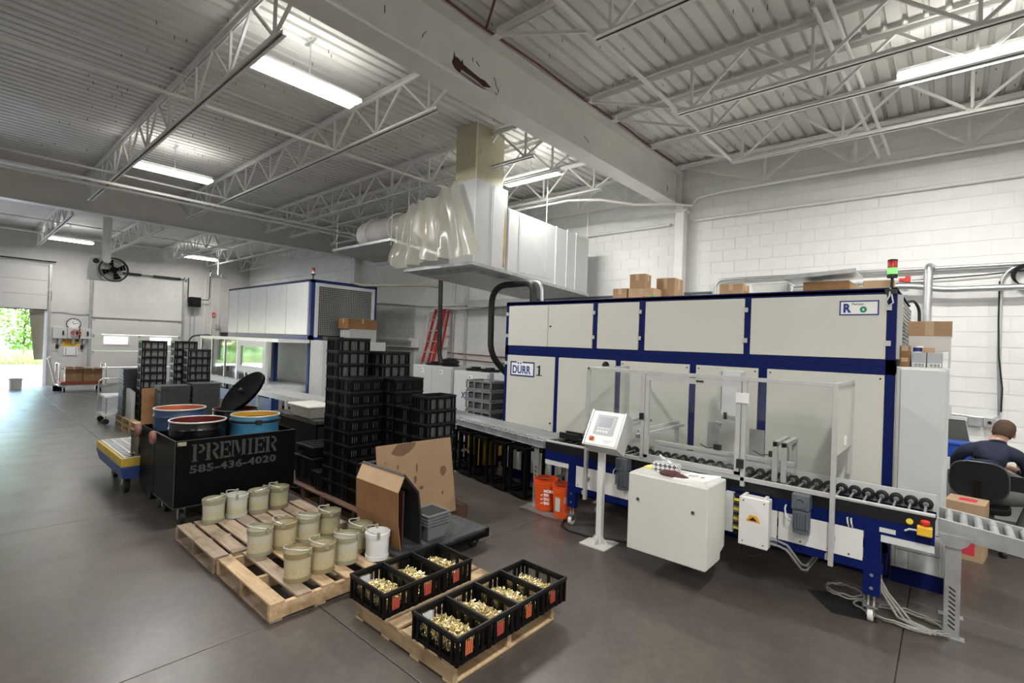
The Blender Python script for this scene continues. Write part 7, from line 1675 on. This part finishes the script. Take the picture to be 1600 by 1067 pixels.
t = thing('white_bucket', 'white bucket standing in the open loading doorway', 'bucket', (-22.8, 1.50, 0)); MB().lathe([(.0, .0), (.15, .0), (.17, .34), (.18, .34), (.18, .36), (.165, .36), (.145, .02), (.0, .02)], n=20).build('body', mat('bucket_dull_white', (.55, .52, .5), .5), t, smooth=40); MB().tube(arc((0, 0, .33), .17, PI, 2*PI, 10, (0, 1, 0), (.4, 0, .9)), .005, 5).build('handle', steel, t)

# ================================================================== OUTSIDE THE OPEN DOOR
tag(MB().box(-38, X0-.21, -30, 30, -.3, -.03).build('ground_apron', mat('sunlit_concrete', (.62, .60, .56), .8, var=.06, scale=2)), kind='structure')
tag(MB().box(-90, -38.01, -50, 50, -.3, -.0).build('ground_grass', mat('grass_ground', (.10, .22, .03), .9, var=.3, scale=3)), kind='structure')
rr = random.Random(21); m = MB()
for i in range(9000):
    x, y = -38.2-rr.random()**1.6*5, rr.uniform(-9, 8); h = rr.uniform(.15, .9)*(.5+.5*min(1, (-38-x)/1.5)); a = rr.uniform(0, PI); w = .02; dx, dy = w*math.cos(a), w*math.sin(a); lx_, ly_ = rr.uniform(-.15, .15), rr.uniform(-.15, .15)
    b = m._a([(x-dx, y-dy, 0), (x+dx, y+dy, 0), (x+lx_, y+ly_, h)]); m.f.append((b, b+1, b+2))
tag(m.build('tall_grass', mat('grass_blade', (.30, .36, .09), .7, var=.35, scale=1.5), fixn=False), 'tall pale grass along the edge of the yard outside', 'grass', kind='stuff')
leaf = mat('leaf_green', (.22, .36, .05), .6, var=.45, scale=1.2); bark = mat('bark', (.10, .07, .05), .9)
for k in range(9):
    x, y, h = -43.5-rr.uniform(0, 4), -7.5+k*1.75+rr.uniform(-.4, .4), rr.uniform(6.5, 9.5)
    t = thing('tree', 'leafy tree outside the open door, ' + ORD[k] + ' from the left', 'tree', (x, y, 0), 0, 'trees outside the open door')
    m = MB(); m.tube([(0, 0, 0), (.1, .05, h*.3), (-.05, .1, h*.6), (0, 0, h*.9)], .08, 7)
    for b_ in range(6): z = h*(.25+.1*b_); a = rr.uniform(0, 6.28); m.tube([(0, .05, z), (math.cos(a)*.7, math.sin(a)*.7, z+.5), (math.cos(a)*1.3, math.sin(a)*1.3, z+1.3)], .035, 5)
    m.build('trunk', bark, t)
    m = MB()
    for i in range(2600):
        z = rr.uniform(.5, h); rad = 1.5*(math.sin(PI*min(1, max(.12, z/h)))**.6)*rr.random()**.5; a = rr.uniform(0, 6.28); c = Vector((rad*math.cos(a), rad*math.sin(a), z))
        u = Vector((rr.uniform(-1, 1), rr.uniform(-1, 1), rr.uniform(-1, 1))).normalized()*.11; w = u.cross(Vector((rr.uniform(-1, 1), rr.uniform(-1, 1), rr.uniform(-1, 1)))).normalized()*.07
        b = m._a([c-u, c+w, c+u, c-w]); m.f.append((b, b+1, b+2, b+3))
    tag(m.build('foliage', leaf, t, fixn=False), kind='stuff')
